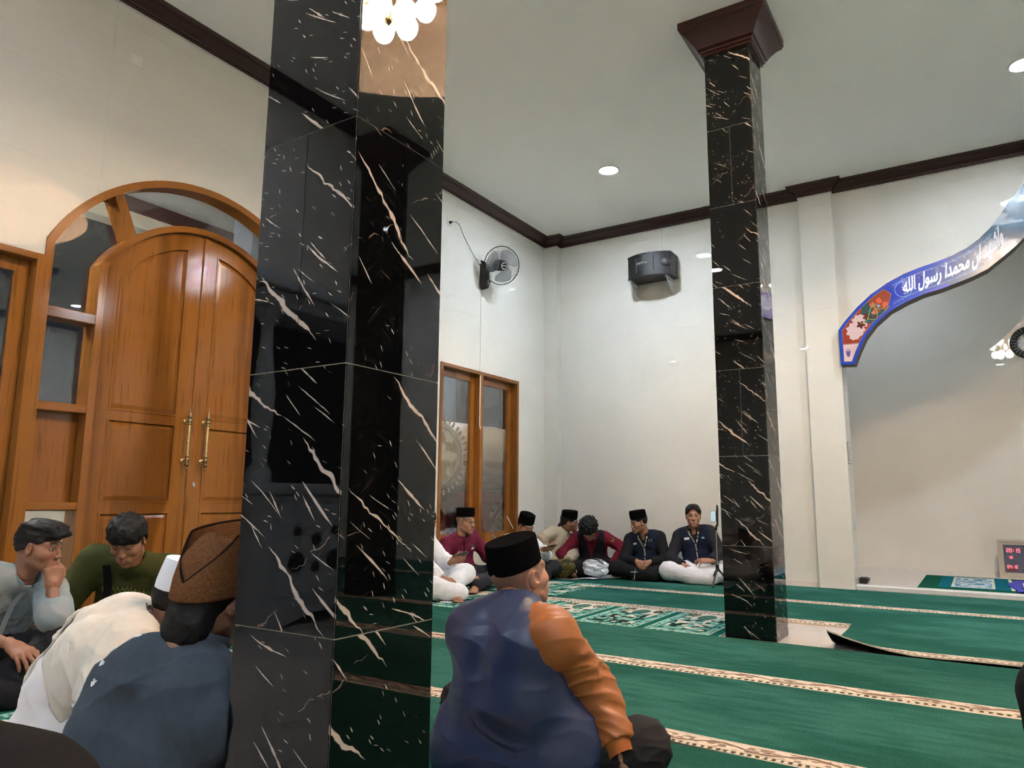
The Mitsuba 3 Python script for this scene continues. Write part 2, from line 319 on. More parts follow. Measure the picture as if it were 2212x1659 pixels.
# ------------------------------------------------------------------ lights
for i, (x, y, zc_) in enumerate([(*q, ZC) for q in DOWNLIGHTS]+[(*q, 4.2) for q in NICHE_LIGHTS]):
    lb = {0: 'round glowing downlight in the ceiling between the two columns', 1: 'round glowing downlight in the ceiling at the right edge'}.get(i, 'round glowing downlight outside the frame')
    k = thing('downlight', lb, 'ceiling light', 'ceiling downlights')
    obj('ring', lathe([(0.098, zc_+0.001), (0.098, zc_-0.008), (0.104, zc_-0.012), (0.112, zc_-0.010), (0.115, zc_+0.001)], 40, (x, y, 0)), 'paint_white', k, smooth=40)
    disc = lathe([(0.0001, zc_-0.004), (0.097, zc_-0.004)], 32, (x, y, 0)); disc.invert()
    if disc.face_normals[:, 2].mean() > 0: disc.invert()
    obj('lens', disc, 'downlight_emit', k, emitter={'type': 'area', 'radiance': C(*(DOWN_E if zc_ == ZC else NICHE_E))})
k = thing('chandelier', 'brass chandelier with glowing glass cups hanging in the dome', 'chandelier')
cx, cy = DOME
obj('stem', lathe([(0.0, 6.5), (0.012, 6.5), (0.012, 4.75), (0.03, 4.72), (0.05, 4.66), (0.03, 4.6), (0.02, 4.5), (0.05, 4.42), (0.075, 4.36), (0.05, 4.28), (0.02, 4.22), (0.015, 4.0), (0.03, 3.97), (0.0, 3.94)], 20, (cx, cy, 0)), 'brass', k, smooth=40)
for n_, rr, zb, zs, em in ((8, 0.34, 5.05, 0.2, CHAND_E), (8, 0.30, 4.22, 0.2, CUP_E), (5, 0.14, 4.00, 0.6, CUP_E)):
    for i in range(n_):
        a = i*2*PI/n_+zs; ca, sa = math.cos(a), math.sin(a)
        pts = [(cx+ca*q*rr/0.3, cy+sa*q*rr/0.3, z+zb-4.16) for q, z in ((0.03, 4.36), (0.10, 4.40), (0.20, 4.38), (0.27, 4.32), (0.30, 4.24))]
        obj('arm', tube(pts, 0.008, 6), 'brass', k, smooth=True)
        obj('cup', lathe([(0.012, zb+0.085), (0.03, zb+0.08), (0.036, zb+0.05), (0.030, zb+0.045)], 14, (cx+ca*rr, cy+sa*rr, 0)), 'brass', k, smooth=40)
        b = trimesh.creation.icosphere(subdivisions=2, radius=0.075); b.vertices[:, 2] *= np.where(b.vertices[:, 2] < 0, 1.25, 0.9); b.apply_translation((cx+ca*rr, cy+sa*rr, zb))
        obj('bulb', b, 'downlight_emit', k, emitter={'type': 'area', 'radiance': C(*em)})
# ------------------------------------------------------------------ the arched teak double door with side lights and fanlight
FX0, FX1 = XA-0.135, XA+0.012           # frame: back and front
def yz(poly, x0, x1, bsdf, name, parent, **kw): return obj(name, ext_x(poly, x0, x1), bsdf, parent, **kw)
def ypoly(y0, y1, z0, z1): return sbox(y0, z0, y1, z1)
door = struct('door_1', ext_x(arch(DY, 1.975, 1.2534, 1.137, 0).difference(arch(DY, 1.975, 1.2034, 1.090, -0.01)), FX0, FX1), 'teak_arch', label='arched teak double door with fanlight and side lights')
leaf_o = arch(DY, 2.012, 0.845, 0.745, 0.012)
inner_frame = arch(DY, 2.012, 0.893, 0.793, 0).difference(arch(DY, 2.012, 0.847, 0.747, -0.01))
yz(inner_frame, FX0, FX1-0.004, 'teak_arch', 'inner_frame', door)
for s in (-1, 1):
    def ys(a, b): return (DY+s*min(a, b), DY+s*max(a, b)) if s > 0 else (DY-max(a, b), DY-min(a, b))
    a, b = ys(0.790, 1.092)
    for z0, z1 in ((2.008, 2.078), (1.420, 1.475), (0.808, 0.857), (0.10, 0.16)):
        obj('rail', bevel(FX0, FX1-0.008, a, b, z0, z1, 0.005), 'teak_rail', door)
    obj('side_panel', bx(FX0+0.03, FX0+0.05, a, b, 0.855, 1.425), 'teak', door)
    obj('base_panel', bx(FX0+0.03, FX0+0.05, a, b, 0.0, 0.11), 'teak', door)
    for z0, z1 in ((1.47, 2.012), (0.155, 0.812)):
        obj('pane', bx(FX0+0.034, FX0+0.038, a, b, z0, z1), 'glass_pane', door)
    # spoke of the fanlight
    p0 = np.array([DY+s*-0.60*-1 if False else DY+s*0.60, 2.67]); p1 = np.array([DY+s*0.735, 2.985])
    d = (p1-p0)/np.linalg.norm(p1-p0); nrm = np.array([-d[1], d[0]])*0.034
    sp = Polygon([p0-d*0.03-nrm, p1+d*0.03-nrm, p1+d*0.03+nrm, p0-d*0.03+nrm]).intersection(arch(DY, 1.975, 1.21, 1.095, 0)).difference(arch(DY, 2.012, 0.885, 0.785, -0.01))
    yz(sp, FX0, FX1-0.006, 'teak', 'spoke', door)
fan = arch(DY, 1.975, 1.206, 1.092, 2.075).difference(arch(DY, 2.012, 0.89, 0.79, -0.01))
yz(fan, FX0+0.034, FX0+0.038, 'glass_pane', 'pane', door)
def raised(poly, x_base, parent, h=0.012, w=0.035):
    """raised panel field: sunken edge, bevel, flat field"""
    out = []
    p0, p1 = poly, poly.buffer(-w, join_style=2)
    def ringpts(p, n=160):
        c = p.exterior; return np.array([c.interpolate(t, normalized=True).coords[0] for t in np.linspace(0, 1, n, endpoint=False)])
    c0 = np.array(p0.exterior.coords)[:-1]; c1 = np.array(p1.exterior.coords)[:-1]
    if len(c0) != len(c1):
        c0 = ringpts(p0); q = p1.exterior; c1 = np.array([q.interpolate(q.project(Point(*c))).coords[0] for c in c0])
    n = len(c0); V = np.vstack([np.c_[np.full(n, x_base), c0], np.c_[np.full(n, x_base+h), c1]])
    i = np.arange(n); j = (i+1) % n
    F = np.vstack([np.c_[i, j, n+j], np.c_[i, n+j, n+i]])
    m = trimesh.Trimesh(V, F, process=False)
    top = ext_x(p1, x_base, x_base+h)
    return obj('panel', cat(m, top), 'teak', parent)
for s in (-1, 1):
    hy0, hy1 = (DY-0.745, DY-0.003) if s < 0 else (DY+0.003, DY+0.745)
    body = leaf_o.intersection(sbox(hy0, 0, hy1, 3))
    py0, py1 = (2.612, 3.106) if s < 0 else (3.345, 3.888)
    parch = arch(DY, 2.012, 0.735, 0.65, 1.47).intersection(sbox(py0, 1.47, py1, 3))
    pans = [parch, sbox(py0, 0.856, py1, 1.412), sbox(py0, 0.12, py1, 0.793)]
    lx = XA-0.030
    holes = unary_union(pans)
    lf = yz(body.difference(holes), lx-0.038, lx, 'teak', 'leaf', door)
    for p in pans:
        yz(p.buffer(0.004), lx-0.030, lx-0.016, 'teak', 'panel_back', lf)
        raised(p.buffer(-0.006, join_style=2), lx-0.016, lf, 0.011, 0.036)
        mould = p.difference(p.buffer(-0.012, join_style=2))
        yz(mould, lx-0.02, lx+0.005, 'teak', 'moulding', lf)
    for z in (0.93, 1.58, 2.24):
        yh = hy0-0.004 if s < 0 else hy1+0.004
        hg = obj('hinge', cat([lathe([(0.0, q), (0.006, q), (0.0065, q+0.024), (0.0, q+0.025)], 8, (lx+0.010, yh, z-0.05)) for q in (0, 0.026, 0.052, 0.078)]), 'steel', lf, smooth=30)
    yhd = 3.180 if s < 0 else 3.330
    prof = [(0.0, 1.072), (0.004, 1.085), (0.008, 1.10), (0.005, 1.108), (0.013, 1.118), (0.016, 1.126), (0.010, 1.134), (0.012, 1.150), (0.015, 1.158), (0.015, 1.170), (0.011, 1.176), (0.014, 1.186), (0.0095, 1.196)]
    grip = [(0.0095, 1.196), (0.0105, 1.25), (0.0105, 1.292), (0.0125, 1.297), (0.0105, 1.302), (0.0125, 1.310), (0.0105, 1.318), (0.0105, 1.36), (0.0095, 1.412)]
    prof2 = [(0.0095, 1.412), (0.014, 1.420), (0.011, 1.428), (0.015, 1.436), (0.015, 1.448), (0.011, 1.456), (0.016, 1.466), (0.016, 1.474), (0.010, 1.482), (0.009, 1.492), (0.005, 1.52), (0.0, 1.545)]
    hx = lx+0.055
    h = obj('handle', cat(lathe(prof, 14, (hx, yhd, 0)), lathe(prof2, 14, (hx, yhd, 0))), 'brass_dark', lf, smooth=35, label='turned brass pull handle')
    obj('grip', lathe(grip, 14, (hx, yhd, 0)), 'brass', h, smooth=35)
    for z in (1.155, 1.442):
        obj('rosette', cat(orient(lathe([(0.0, 0), (0.017, 0.0), (0.017, 0.006), (0.007, 0.012), (0.006, 0.05), (0.0, 0.05)], 14), (lx, yhd, z), [[0, 0, 1], [1, 0, 0], [0, 1, 0]])), 'brass', h, smooth=35)
obj('meeting_bead', bevel(XA-0.032, XA-0.018, 3.222, 3.262, 0.02, 2.856, 0.005), 'teak', door)
obj('lock', orient(lathe([(0.0, 0.006), (0.004, 0.006), (0.005, 0.003), (0.010, 0.004), (0.013, 0.0)], 16, sx=1, sy=1.6), (XA-0.03, 3.285, 0.985), [[0, 0, 1], [1, 0, 0], [0, 1, 0]]), 'steel', door, smooth=35)

# ------------------------------------------------------------------ timber windows
def window(n, y0, y1, z0, z1, label):
    w = struct(f'window_{n}', cat(bx(FX0, FX1, y0, y0+0.042, z0, z1), bx(FX0, FX1, y1-0.042, y1, z0, z1)), 'teak', label=label)
    obj('head', bevel(FX0, FX1+0.001, y0+0.0415, y1-0.0415, z1-0.042, z1, 0.003), 'teak_rail', w); obj('sill', bevel(FX0, FX1+0.001, y0+0.0415, y1-0.0415, z0, z0+0.062, 0.003), 'teak_rail', w)
    ym = (y0+y1)/2-0.012
    obj('mullion', bevel(FX0, FX1-0.001, ym-0.031, ym+0.031, z0+0.05, z1-0.03, 0.004), 'teak', w)
    for a, b in ((y0+0.042, ym-0.031), (ym+0.031, y1-0.042)):
        so, si = sbox(a+0.003, z0+0.063, b-0.003, z1-0.044), sbox(a+0.075, z0+0.145, b-0.075, z1-0.115)
        s = obj('sash', ext_x(so.difference(si), XA-0.115, XA-0.075), 'teak', w)
        obj('bead', ext_x(si.buffer(0.006, join_style=2).difference(si.buffer(-0.010, join_style=2)), XA-0.082, XA-0.070), 'teak', s)
        obj('pane', bx(XA-0.097, XA-0.093, a+0.07, b-0.07, z0+0.14, z1-0.11), 'glass_pane', s)
        c = (a+b)/2
        obj('latch', cat(bevel(XA-0.075, XA-0.070, c-0.022, c+0.022, z0+0.085, z0+0.125, 0.002), tube([(XA-0.062, c-0.014, z0+0.10), (XA-0.062, c-0.014, z0+0.085), (XA-0.062, c+0.014, z0+0.085), (XA-0.062, c+0.014, z0+0.10)], 0.004, 6)), 'steel', s)
    return w
window(1, 0.51, 2.113, 0.36, 2.386, 'teak window at the left edge, beside the arched door')
w2 = window(2, 6.12, 7.714, 0.362, 2.370, 'teak window with two casements behind the seated men')
obj('stay', tube([(XA+0.02, 7.449, 0.69), (XA+0.012, 7.605, 0.545)], 0.007, 6), 'plastic_white', w2, label='white casement stay')
obj('stay', tube([(XA-0.055, 6.90, 0.62), (XA-0.06, 7.00, 0.49)], 0.007, 6), 'plastic_white', w2)

# ------------------------------------------------------------------ the veranda outside
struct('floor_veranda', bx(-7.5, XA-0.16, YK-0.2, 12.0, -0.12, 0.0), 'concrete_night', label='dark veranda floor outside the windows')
struct('ceiling_veranda', bx(-7.2, XA-0.16, YK, 12.0, 3.95, 4.05), 'paint_white', label='white veranda ceiling seen through the fanlight')
struct('trim_3', bx(-7.26, -7.14, YK, 12.0, 3.80, 3.95), 'cornice_wood', label='dark trim along the veranda beam')
obj('veranda_beam', bx(-7.35, -7.16, YK, 12.0, 3.655, 3.80), 'paint_cream', kind='structure', label='cream beam along the edge of the veranda')
struct('wall_parapet', bx(-7.35, -7.2, YK, 5.6, 0, 0.756), 'paint_cream', label='low cream wall outside the side light of the door')
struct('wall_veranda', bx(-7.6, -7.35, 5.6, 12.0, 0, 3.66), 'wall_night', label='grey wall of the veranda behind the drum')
obj('veranda_pier', bx(-6.62, -6.3, 4.74, 5.06, 0, 3.95), 'concrete_night', kind='structure', label='dark pier of the veranda')
for y in (9.78, 11.1): obj('veranda_pier', bx(-7.36, -7.28, y, y+0.16, 0, 3.66), 'plastic_black', kind='structure', label='dark upright strip on the veranda wall')
for y in (1.6, 8.7):
    k = thing('veranda_lamp', 'round lamp hanging under the veranda ceiling outside the '+('door' if y < 5 else 'window'), 'ceiling light')
    obj('stem', cat(tube([(-6.0, y, 3.95), (-6.0, y, 3.44)], 0.01, 6)), 'paint_white', k)
    g_ = trimesh.creation.icosphere(subdivisions=2, radius=0.09); g_.apply_translation((-6.0, y, 3.36)); obj('globe', g_, 'downlight_emit', k, emitter={'type': 'area', 'radiance': C(*VERANDA_E)})

# the big drum on its red stand
k = thing('drum', 'large pale mosque drum with a studded head, on a red stand outside the window', 'drum')
R = np.array([[1, 0, 0], [0, 0, 1], [0, -1, 0]]).T  # lathe axis z -> y
def along_y(m, at):
    v = m.vertices; m = m.copy(); m.vertices = np.stack([v[:, 0], v[:, 2], -v[:, 1]], 1)+np.array(at); return m
DC = np.array([-6.02, 7.55, 1.45])
def drum_wood(p, n, uv):
    g = fbm(p.x*5+p.z*5, p.y*1.2, 0); return mix((0.52, 0.44, 0.33), (0.36, 0.29, 0.20), smooth01(0.45, 0.75, g))
scene['drum_wood'] = rough(mikit.proc(drum_wood), 0.25)
scene['drum_skin'] = diffuse(mikit.proc(lambda p, n, uv: mix((0.62, 0.52, 0.34), (0.38, 0.28, 0.13), smooth01(0.42, 0.62, fbm(p.x*9, p.z*9, 3)))))
scene['red_paint'] = rough((0.22, 0.035, 0.022), 0.3)
rad = 0.475
body = lathe([(rad-0.03, 0.0), (rad, 0.05), (rad+0.012, 0.6), (rad+0.015, 1.0), (rad+0.012, 1.4), (rad, 1.95), (rad-0.03, 2.0), (0, 2.0)], 56)
obj('shell', along_y(body, DC), 'drum_wood', k, smooth=40)
obj('head', along_y(lathe([(0.0, -0.01), (rad*0.8, -0.012), (rad-0.06, -0.01), (rad-0.035, 0.0)], 48), DC), 'drum_skin', k, smooth=40)
obj('hoop', along_y(lathe([(rad-0.085, -0.012), (rad-0.075, -0.035), (rad-0.05, -0.035), (rad-0.04, -0.01)], 48), DC), 'drum_wood', k, smooth=40)
obj('band', along_y(lathe([(rad+0.012, 1.22), (rad+0.02, 1.225), (rad+0.02, 1.27), (rad+0.013, 1.275)], 48), DC), 'drum_wood', k, smooth=40)
peg = hull([(0, 0, 0, 0.012), (0, 0, 0.055, 0.017)], 1)
for i in range(40):
    a = 2*PI*i/40; d = np.array([math.cos(a), -0.25, math.sin(a)]); fr = frame_from((0, 1, 0), d)
    fr = np.stack([fr[:, 0], fr[:, 1], d/np.linalg.norm(d)], 1)
    obj('peg', orient(peg, DC+np.array([math.cos(a)*(rad-0.01), 0.03+0.012*(i % 2), math.sin(a)*(rad-0.01)]), fr), 'drum_wood', k, smooth=True)
s = thing('drum_stand', 'red-painted stand carrying the drum outside the window', 'stand')
obj('rail', cat(bx(-6.42, -6.30, 7.7, 10.0, 0.86, 0.985), bx(-5.74, -5.62, 7.7, 10.0, 0.86, 0.985)), 'red_paint', s)
for y in (8.25, 9.55):
    obj('cradle', cat(bx(-6.42, -5.62, y-0.05, y+0.05, 0.78, 0.93)), 'red_paint', s)
    for x in (-6.36, -5.68): obj('leg', bevel(x-0.05, x+0.05, y-0.05, y+0.05, 0.0, 0.87, 0.004), 'red_paint', s)
for x in (-6.36, -5.68):
    for y0, y1 in ((8.25, 8.62), (9.55, 9.18)):
        dd = 1 if y1 > y0 else -1
        obj('brace', hull([(x, y0, 0.45, 0.02), (x, y1, 0.85, 0.02), (x, y0, 0.40, 0.02), (x, y1+0.05*dd, 0.85, 0.02)], 1), 'red_paint', s)
scene['sack_brown'] = diffuse(mikit.proc(lambda p, n, uv: mix((0.26, 0.19, 0.12), (0.12, 0.085, 0.05), fbm(p.x*8, p.y*8, p.z*8))))
scene['card_brown'] = diffuse((0.40, 0.32, 0.23))
def lumpy(c, r, seed, amp=0.25):
    m = trimesh.creation.icosphere(subdivisions=4); v = m.vertices*np.array(r)
    v *= (1+amp*(meshkit.fbm(m.vertices*1.8+seed, 4, seed)-0.5)*2)[:, None]; m.vertices = v+np.array(c)
    m.vertices[:, 2] = np.maximum(m.vertices[:, 2], 0.001); return m
for c, r, sd, l in (((-6.0, 8.85, 0.46), (0.30, 0.28, 0.20), 3, 'brown crumpled sack on top of the carton, seen through the window'),):
    obj('sack', lumpy((-6.2, 9.02, 0.80), (0.13, 0.16, 0.11), 5, 0.5), 'sack_brown', smooth=True, label=l, category='sack')
k = obj('carton', bevel(-6.42, -5.98, 8.80, 9.25, 0.0, 0.70, 0.004), 'card_brown', label='brown carton under the drum, seen through the window', category='box')
obj('tape', bx(-5.985, -5.976, 8.81, 9.24, 0.40, 0.43), 'sack_brown', k)
obj('sack', lumpy((-5.75, 8.72, 0.30), (0.16, 0.20, 0.32), 9, 0.3), 'sack_brown', smooth=True, label='dark brown sack beside the carton, seen through the window', category='sack')

# ------------------------------------------------------------------ things on the walls
def socket(y, z, label, cable=False):
    k = thing('wall_socket', label, 'wall socket')
    p = bevel(XA, XA+0.010, y-0.041, y+0.041, z-0.041, z+0.041, 0.004); obj('plate', p, 'plastic_white', k)
    rot = [[0, 0, 1], [1, 0, 0], [0, 1, 0]]
    obj('well', orient(lathe([(0.022, 0.0115), (0.0205, 0.0115), (0.0195, 0.004), (0.0, 0.004)], 24), (XA, y, z), rot), 'plastic_grey' if False else 'plastic_white', k, smooth=30)
    obj('pin_hole', cat(*[orient(lathe([(0.0035, 0.0045), (0.0, 0.0048)], 10), (XA, y+d, z), rot) for d in (-0.0095, 0.0095)]), 'plastic_black', k)
    return k
socket(2.56, 3.957, 'white wall socket high on the left wall above the arched door')
socket(6.219, 3.982, 'white wall socket with a black plug, up and left of the wall fan')
# plug and cord of the fan
cordk = thing('power_cord', 'thin black cord running from the wall socket down to the fan', 'cord')
obj('plug', orient(lathe([(0.0, 0.045), (0.008, 0.043), (0.012, 0.035), (0.018, 0.012), (0.018, 0.006)], 14), (XA, 6.219, 3.982), [[0, 0, 1], [1, 0, 0], [0, 1, 0]]), 'plastic_black', cordk, smooth=40)
ctrl = [(XA+0.045, 6.222, 3.982), (XA+0.07, 6.27, 3.985), (XA+0.06, 6.36, 3.95), (XA+0.03, 6.47, 3.885), (XA+0.02, 6.60, 3.79), (XA+0.022, 6.68, 3.72), (XA+0.03, 6.755, 3.68)]
def spline(pts, n=60):
    from scipy.interpolate import CubicSpline
    p = np.array(pts, float); t = np.r_[0, np.cumsum(np.linalg.norm(np.diff(p, axis=0), axis=1))]; return CubicSpline(t, p)(np.linspace(0, t[-1], n))
obj('cable', tube(spline(ctrl), 0.0032, 6), 'plastic_black', cordk, smooth=True)

# wall fan
fk = thing('wall_fan', 'black and grey wall fan with a round wire cage, between the window and the corner', 'fan')
scene['fan_blade'] = {'type': 'blendbsdf', 'weight': 0.62, 'a': {'type': 'twosided', 'bsdf': {'type': 'plastic', 'diffuse_reflectance': C(0.22, 0.23, 0.25)}}, 'b': {'type': 'thindielectric', 'int_ior': 1.3}}
by = 6.865
base = hull([(XA+0.03, by, 3.66, 0.035), (XA+0.03, by, 3.40, 0.045), (XA+0.075, by, 3.64, 0.03), (XA+0.07, by+0.0, 3.40, 0.04)], 2)
obj('base', base, 'plastic_black', fk, smooth=40)
obj('control_panel', orient(lathe([(0.0, 0.006), (0.03, 0.006), (0.036, 0.0)], 24, sx=0.85, sy=1.25), (XA+0.109, by, 3.44), [[0, 0, 1], [1, 0, 0], [0, 1, 0]]), 'plastic_grey', fk, smooth=30)
obj('knob_ring', orient(lathe([(0.018, 0.0075), (0.024, 0.0085), (0.028, 0.0065)], 24), (XA+0.109, by, 3.435), [[0, 0, 1], [1, 0, 0], [0, 1, 0]]), 'plastic_white', fk, smooth=30)
obj('knob', orient(lathe([(0.0, 0.014), (0.014, 0.014), (0.016, 0.0)], 18), (XA+0.112, by, 3.435), [[0, 0, 1], [1, 0, 0], [0, 1, 0]]), 'plastic_black', fk, smooth=30)
obj('top_hook', tube([(XA+0.05, by-0.075, 3.685), (XA+0.05, by+0.01, 3.68)], 0.012, 8), 'plastic_black', fk, smooth=True)
hub = np.array([XA+0.315, 6.875, 3.605])           # centre of the cage's front
axis = np.array([0.80, -0.50, -0.33]); axis /= np.linalg.norm(axis)
FR = frame_from(axis, (0, 0, 1)); FR = np.stack([FR[:, 0], FR[:, 2], axis], 1)  # columns right, up, axis
def fanp(m): return orient(m, hub, FR)
def ringm(R, z, r, n=64, s=6):
    a = np.linspace(0, 2*PI, n+1); return tube(np.stack([R*np.cos(a), R*np.sin(a), a*0+z], 1), r, s, caps=False)
obj('arm', tube([(XA+0.08, by, 3.585), (XA+0.13, by, 3.59), tuple(hub-axis*0.19)], [0.035, 0.03, 0.04], 12), 'plastic_grey', fk, smooth=40)
obj('motor', fanp(lathe([(0.0, -0.235), (0.05, -0.225), (0.068, -0.19), (0.07, -0.12), (0.055, -0.10), (0.0, -0.095)], 24)), 'plastic_grey', fk, smooth=40)
cage = [ringm(0.225, -0.065, 0.0055)]
for zf, side in ((1, 0), (-1, 1)):
    for i in range(72):
        a = 2*PI*i/72
        if side == 0: prof = [(0.045, 0.012), (0.10, 0.008), (0.17, -0.012), (0.21, -0.040), (0.225, -0.065)]
        else: prof = [(0.06, -0.125), (0.12, -0.122), (0.18, -0.105), (0.21, -0.085), (0.225, -0.065)]
        cage.append(tube([(r*math.cos(a+0.35*r/0.225), r*math.sin(a+0.35*r/0.225), z) for r, z in prof], 0.0009, 3, caps=False))
cage += [ringm(0.12, 0.004, 0.0013, 48, 4), ringm(0.175, -0.016, 0.0013, 48, 4), ringm(0.12, -0.122, 0.0013, 48, 4)]
obj('cage', fanp(cat(cage)), 'plastic_black', fk, smooth=True)
obj('hub_cap', fanp(lathe([(0.052, -0.01), (0.052, 0.012), (0.045, 0.020), (0.0, 0.022)], 28)), 'plastic_black', fk, smooth=35)
obj('hub_ring', fanp(lathe([(0.041, 0.0215), (0.040, 0.0235), (0.036, 0.0235), (0.035, 0.0225)], 28)), 'plastic_white', fk, smooth=35)
obj('hub_mark', fanp(bx(-0.026, 0.026, -0.004, 0.004, 0.0222, 0.0235)), 'plastic_white', fk)
blade = []
for i in range(3):
    g = []
    n, mth = 10, 8
    for a_ in range(n):
        t = a_/(n-1); r = 0.035+0.165*t; w0 = 0.45+0.75*math.sin(PI*min(t*0.75+0.1, 1)); tilt = 0.05*(1-0.4*t)
        for b_ in range(mth):
            q = b_/(mth-1)-0.5; ang = w0*q*1.5+0.5*t; g.append((r*math.cos(ang), r*math.sin(ang), -0.055+tilt*q*1.2))
    g = np.array(g); f = []
    for a_ in range(n-1):
        for b_ in range(mth-1):
            o = a_*mth+b_; f += [(o, o+1, o+mth+1), (o, o+mth+1, o+mth)]
    g2 = np.vstack([g, g-[0, 0, 0.002]]); f = np.array(f); f = np.vstack([f, f[:, ::-1]+len(g)])
    rz = trimesh.transformations.rotation_matrix(2*PI*i/3+1.9, (0, 0, 1)); m = trimesh.Trimesh(g2, f, process=False); m.apply_transform(rz)
    obj('blade', fanp(m), 'fan_blade', fk, smooth=True)

# white conduit on the left wall, ending beside the window
c = thing('cable_conduit', 'thin white cable conduit running down the wall to the window', 'conduit')
obj('channel', bevel(XA, XA+0.010, 6.862, 6.874, 1.73, 3.36, 0.002), 'plastic_white', c)
obj('end_bulb', hull([(XA+0.014, 6.868, 1.72, 0.010), (XA+0.014, 6.868, 1.70, 0.008)], 1), 'plastic_white', c, smooth=True)
obj('cable_conduit', bevel(-3.180, -3.166, YB-0.010, YB, 3.99, ZL, 0.002), 'plastic_white', label='short white conduit from the cornice down to the black speaker', category='conduit')

# speaker on two brackets
sk = thing('speaker', 'black bow-fronted loudspeaker on grey brackets high on the front wall', 'speaker')
scene['speaker_black'] = rough((0.018, 0.020, 0.024), 0.32); scene['bracket_grey'] = rough((0.72, 0.72, 0.74), 0.25)
SX0, SX1, SY0, SY1, SZ0, SZ1 = -3.520, -2.965, 8.200, 8.470, 3.625, 3.915
def bow(y_back, n=14, sag=0.10, x0=SX0, x1=SX1):
    xs = np.linspace(x0, x1, n); c = (x0+x1)/2; h = (x1-x0)/2
    return [(x, SY0-0.0+0.0+sag*((x-c)/h)**2-sag+0.03) for x in xs]+[(x1, y_back), (x0, y_back)]
sp2 = Polygon(bow(SY1)); mm = ext(sp2, SZ1-SZ0-0.036); mm.apply_translation((0, 0, SZ0+0.018)); obj('cabinet', mm, 'speaker_black', sk, smooth=30)
for z in (SZ0, SZ1-0.018):
    mm = ext(Polygon(bow(SY1)).buffer(0.006, join_style=2), 0.018); mm.apply_translation((0, 0, z)); obj('end_plate', mm, 'speaker_black', sk, smooth=30)
def on_bow(x): c = (SX0+SX1)/2; h = (SX1-SX0)/2; return SY0+0.10*((x-c)/h)**2-0.07
for x in (SX0+0.14, SX1-0.185):
    obj('groove', tube([(x, on_bow(x)-0.001, SZ0+0.05), (x, on_bow(x)-0.001, SZ1-0.05)], 0.006, 8), 'plastic_grey' if x < -3.3 else 'plastic_black', sk, smooth=True)
dn = trimesh.creation.icosphere(subdivisions=3, radius=1); dn.apply_scale((0.075, 0.05, 0.062)); dn.apply_translation((SX1-0.07, on_bow(SX1-0.07)+0.025, SZ0+0.155)); obj('horn', dn, 'plastic_grey', sk, smooth=True)
tm = meshkit.text_mesh('PROTON', 0.026, 0.002, bold=True); tv = tm.vertices.copy(); tv[:, 0] -= tv[:, 0].mean(); tv[:, 0] *= 0.95
tx = (SX0+SX1)/2-0.055+tv[:, 0]; tm.vertices = np.stack([tx, np.array([on_bow(x) for x in tx])-0.004-tv[:, 2], SZ0+0.150+tv[:, 1]], 1); tm.invert()
obj('lettering', tm, 'plastic_white', sk)
b = thing('bracket', 'grey slotted bracket under the left end of the speaker', 'bracket', None)
def bracket(k, x):
    p = Polygon([(SY0+0.02, SZ0-0.002), (YB, SZ0-0.002), (YB, SZ0-0.20), (YB-0.03, SZ0-0.20), (SY0+0.02, SZ0-0.035)])
    slot = LineString([(SY0+0.09, SZ0-0.035), (YB-0.06, SZ0-0.035)]).buffer(0.006)
    obj('web', ext_x(p.difference(slot), x-0.002, x+0.002), 'bracket_grey', k)
    obj('flange', cat(bx(x-0.02, x+0.002, SY0+0.02, YB, SZ0-0.004, SZ0), bx(x-0.022, x+0.002, YB-0.004, YB, SZ0-0.2, SZ0)), 'bracket_grey', k)
    obj('bolt', cat(*[hull([(x-0.01, y, z, 0.008), (x+0.008, y, z, 0.008)], 1) for y, z in ((SY0+0.03, SZ0-0.01), (YB-0.015, SZ0-0.175))]), 'steel', k, smooth=30)
bracket(b, SX0+0.03); b2 = thing('bracket', 'grey slotted bracket under the right end of the speaker', 'bracket'); bracket(b2, SX1-0.06)

# ------------------------------------------------------------------ prayer niche: painted arch board, clock, notice, prayer-time display, mats
ART_Y = 8.335
def board_paint(p, n, uv):
    x = sel(p.x > CX, 2*CX-p.x, p.x)
    c1, c2 = mi.Color3f(0.030, 0.085, 0.56), mi.Color3f(0.012, 0.13, 0.22)
    t = smooth01(-0.45, 0.25, x+0.25*(noise(p.x*3, p.z*3)-0.5))
    base = mix(c1, c2, t)
    cl = smooth01(0.46, 0.62, fbm(p.x*3.2, p.z*6.5, 1, 4)+0.22*smooth01(-0.35, 0.35, x)-0.22)
    base = mix(base, (0.62, 0.68, 0.74), cl*smooth01(-0.4, 0.1, x)*0.85)
    dk = smooth01(0.56, 0.66, fbm(p.x*6, p.z*6, 8, 3)); base = mix(base, (0.008, 0.10, 0.20), dk*smooth01(0.2, 0.42, x)*0.9)
    warm = smooth01(0.05, 0.30, x)*smooth01(3.55, 3.15, p.z)
    return mix(base, (0.66, 0.50, 0.42), warm*0.6)
scene['board_paint'] = rough(mikit.proc(board_paint), 0.06)
scene['board_edge'] = rough((0.075, 0.055, 0.045), 0.35)
scene['paint_blue'] = rough((0.022, 0.10, 0.60), 0.1); scene['paint_red'] = rough((0.42, 0.065, 0.030), 0.1); scene['paint_pale'] = rough((0.74, 0.62, 0.63), 0.1)
scene['paint_teal'] = rough((0.018, 0.12, 0.14), 0.1); scene['paint_letter'] = rough((0.80, 0.85, 0.92), 0.1); scene['paint_gold'] = rough((0.60, 0.36, 0.22), 0.1)
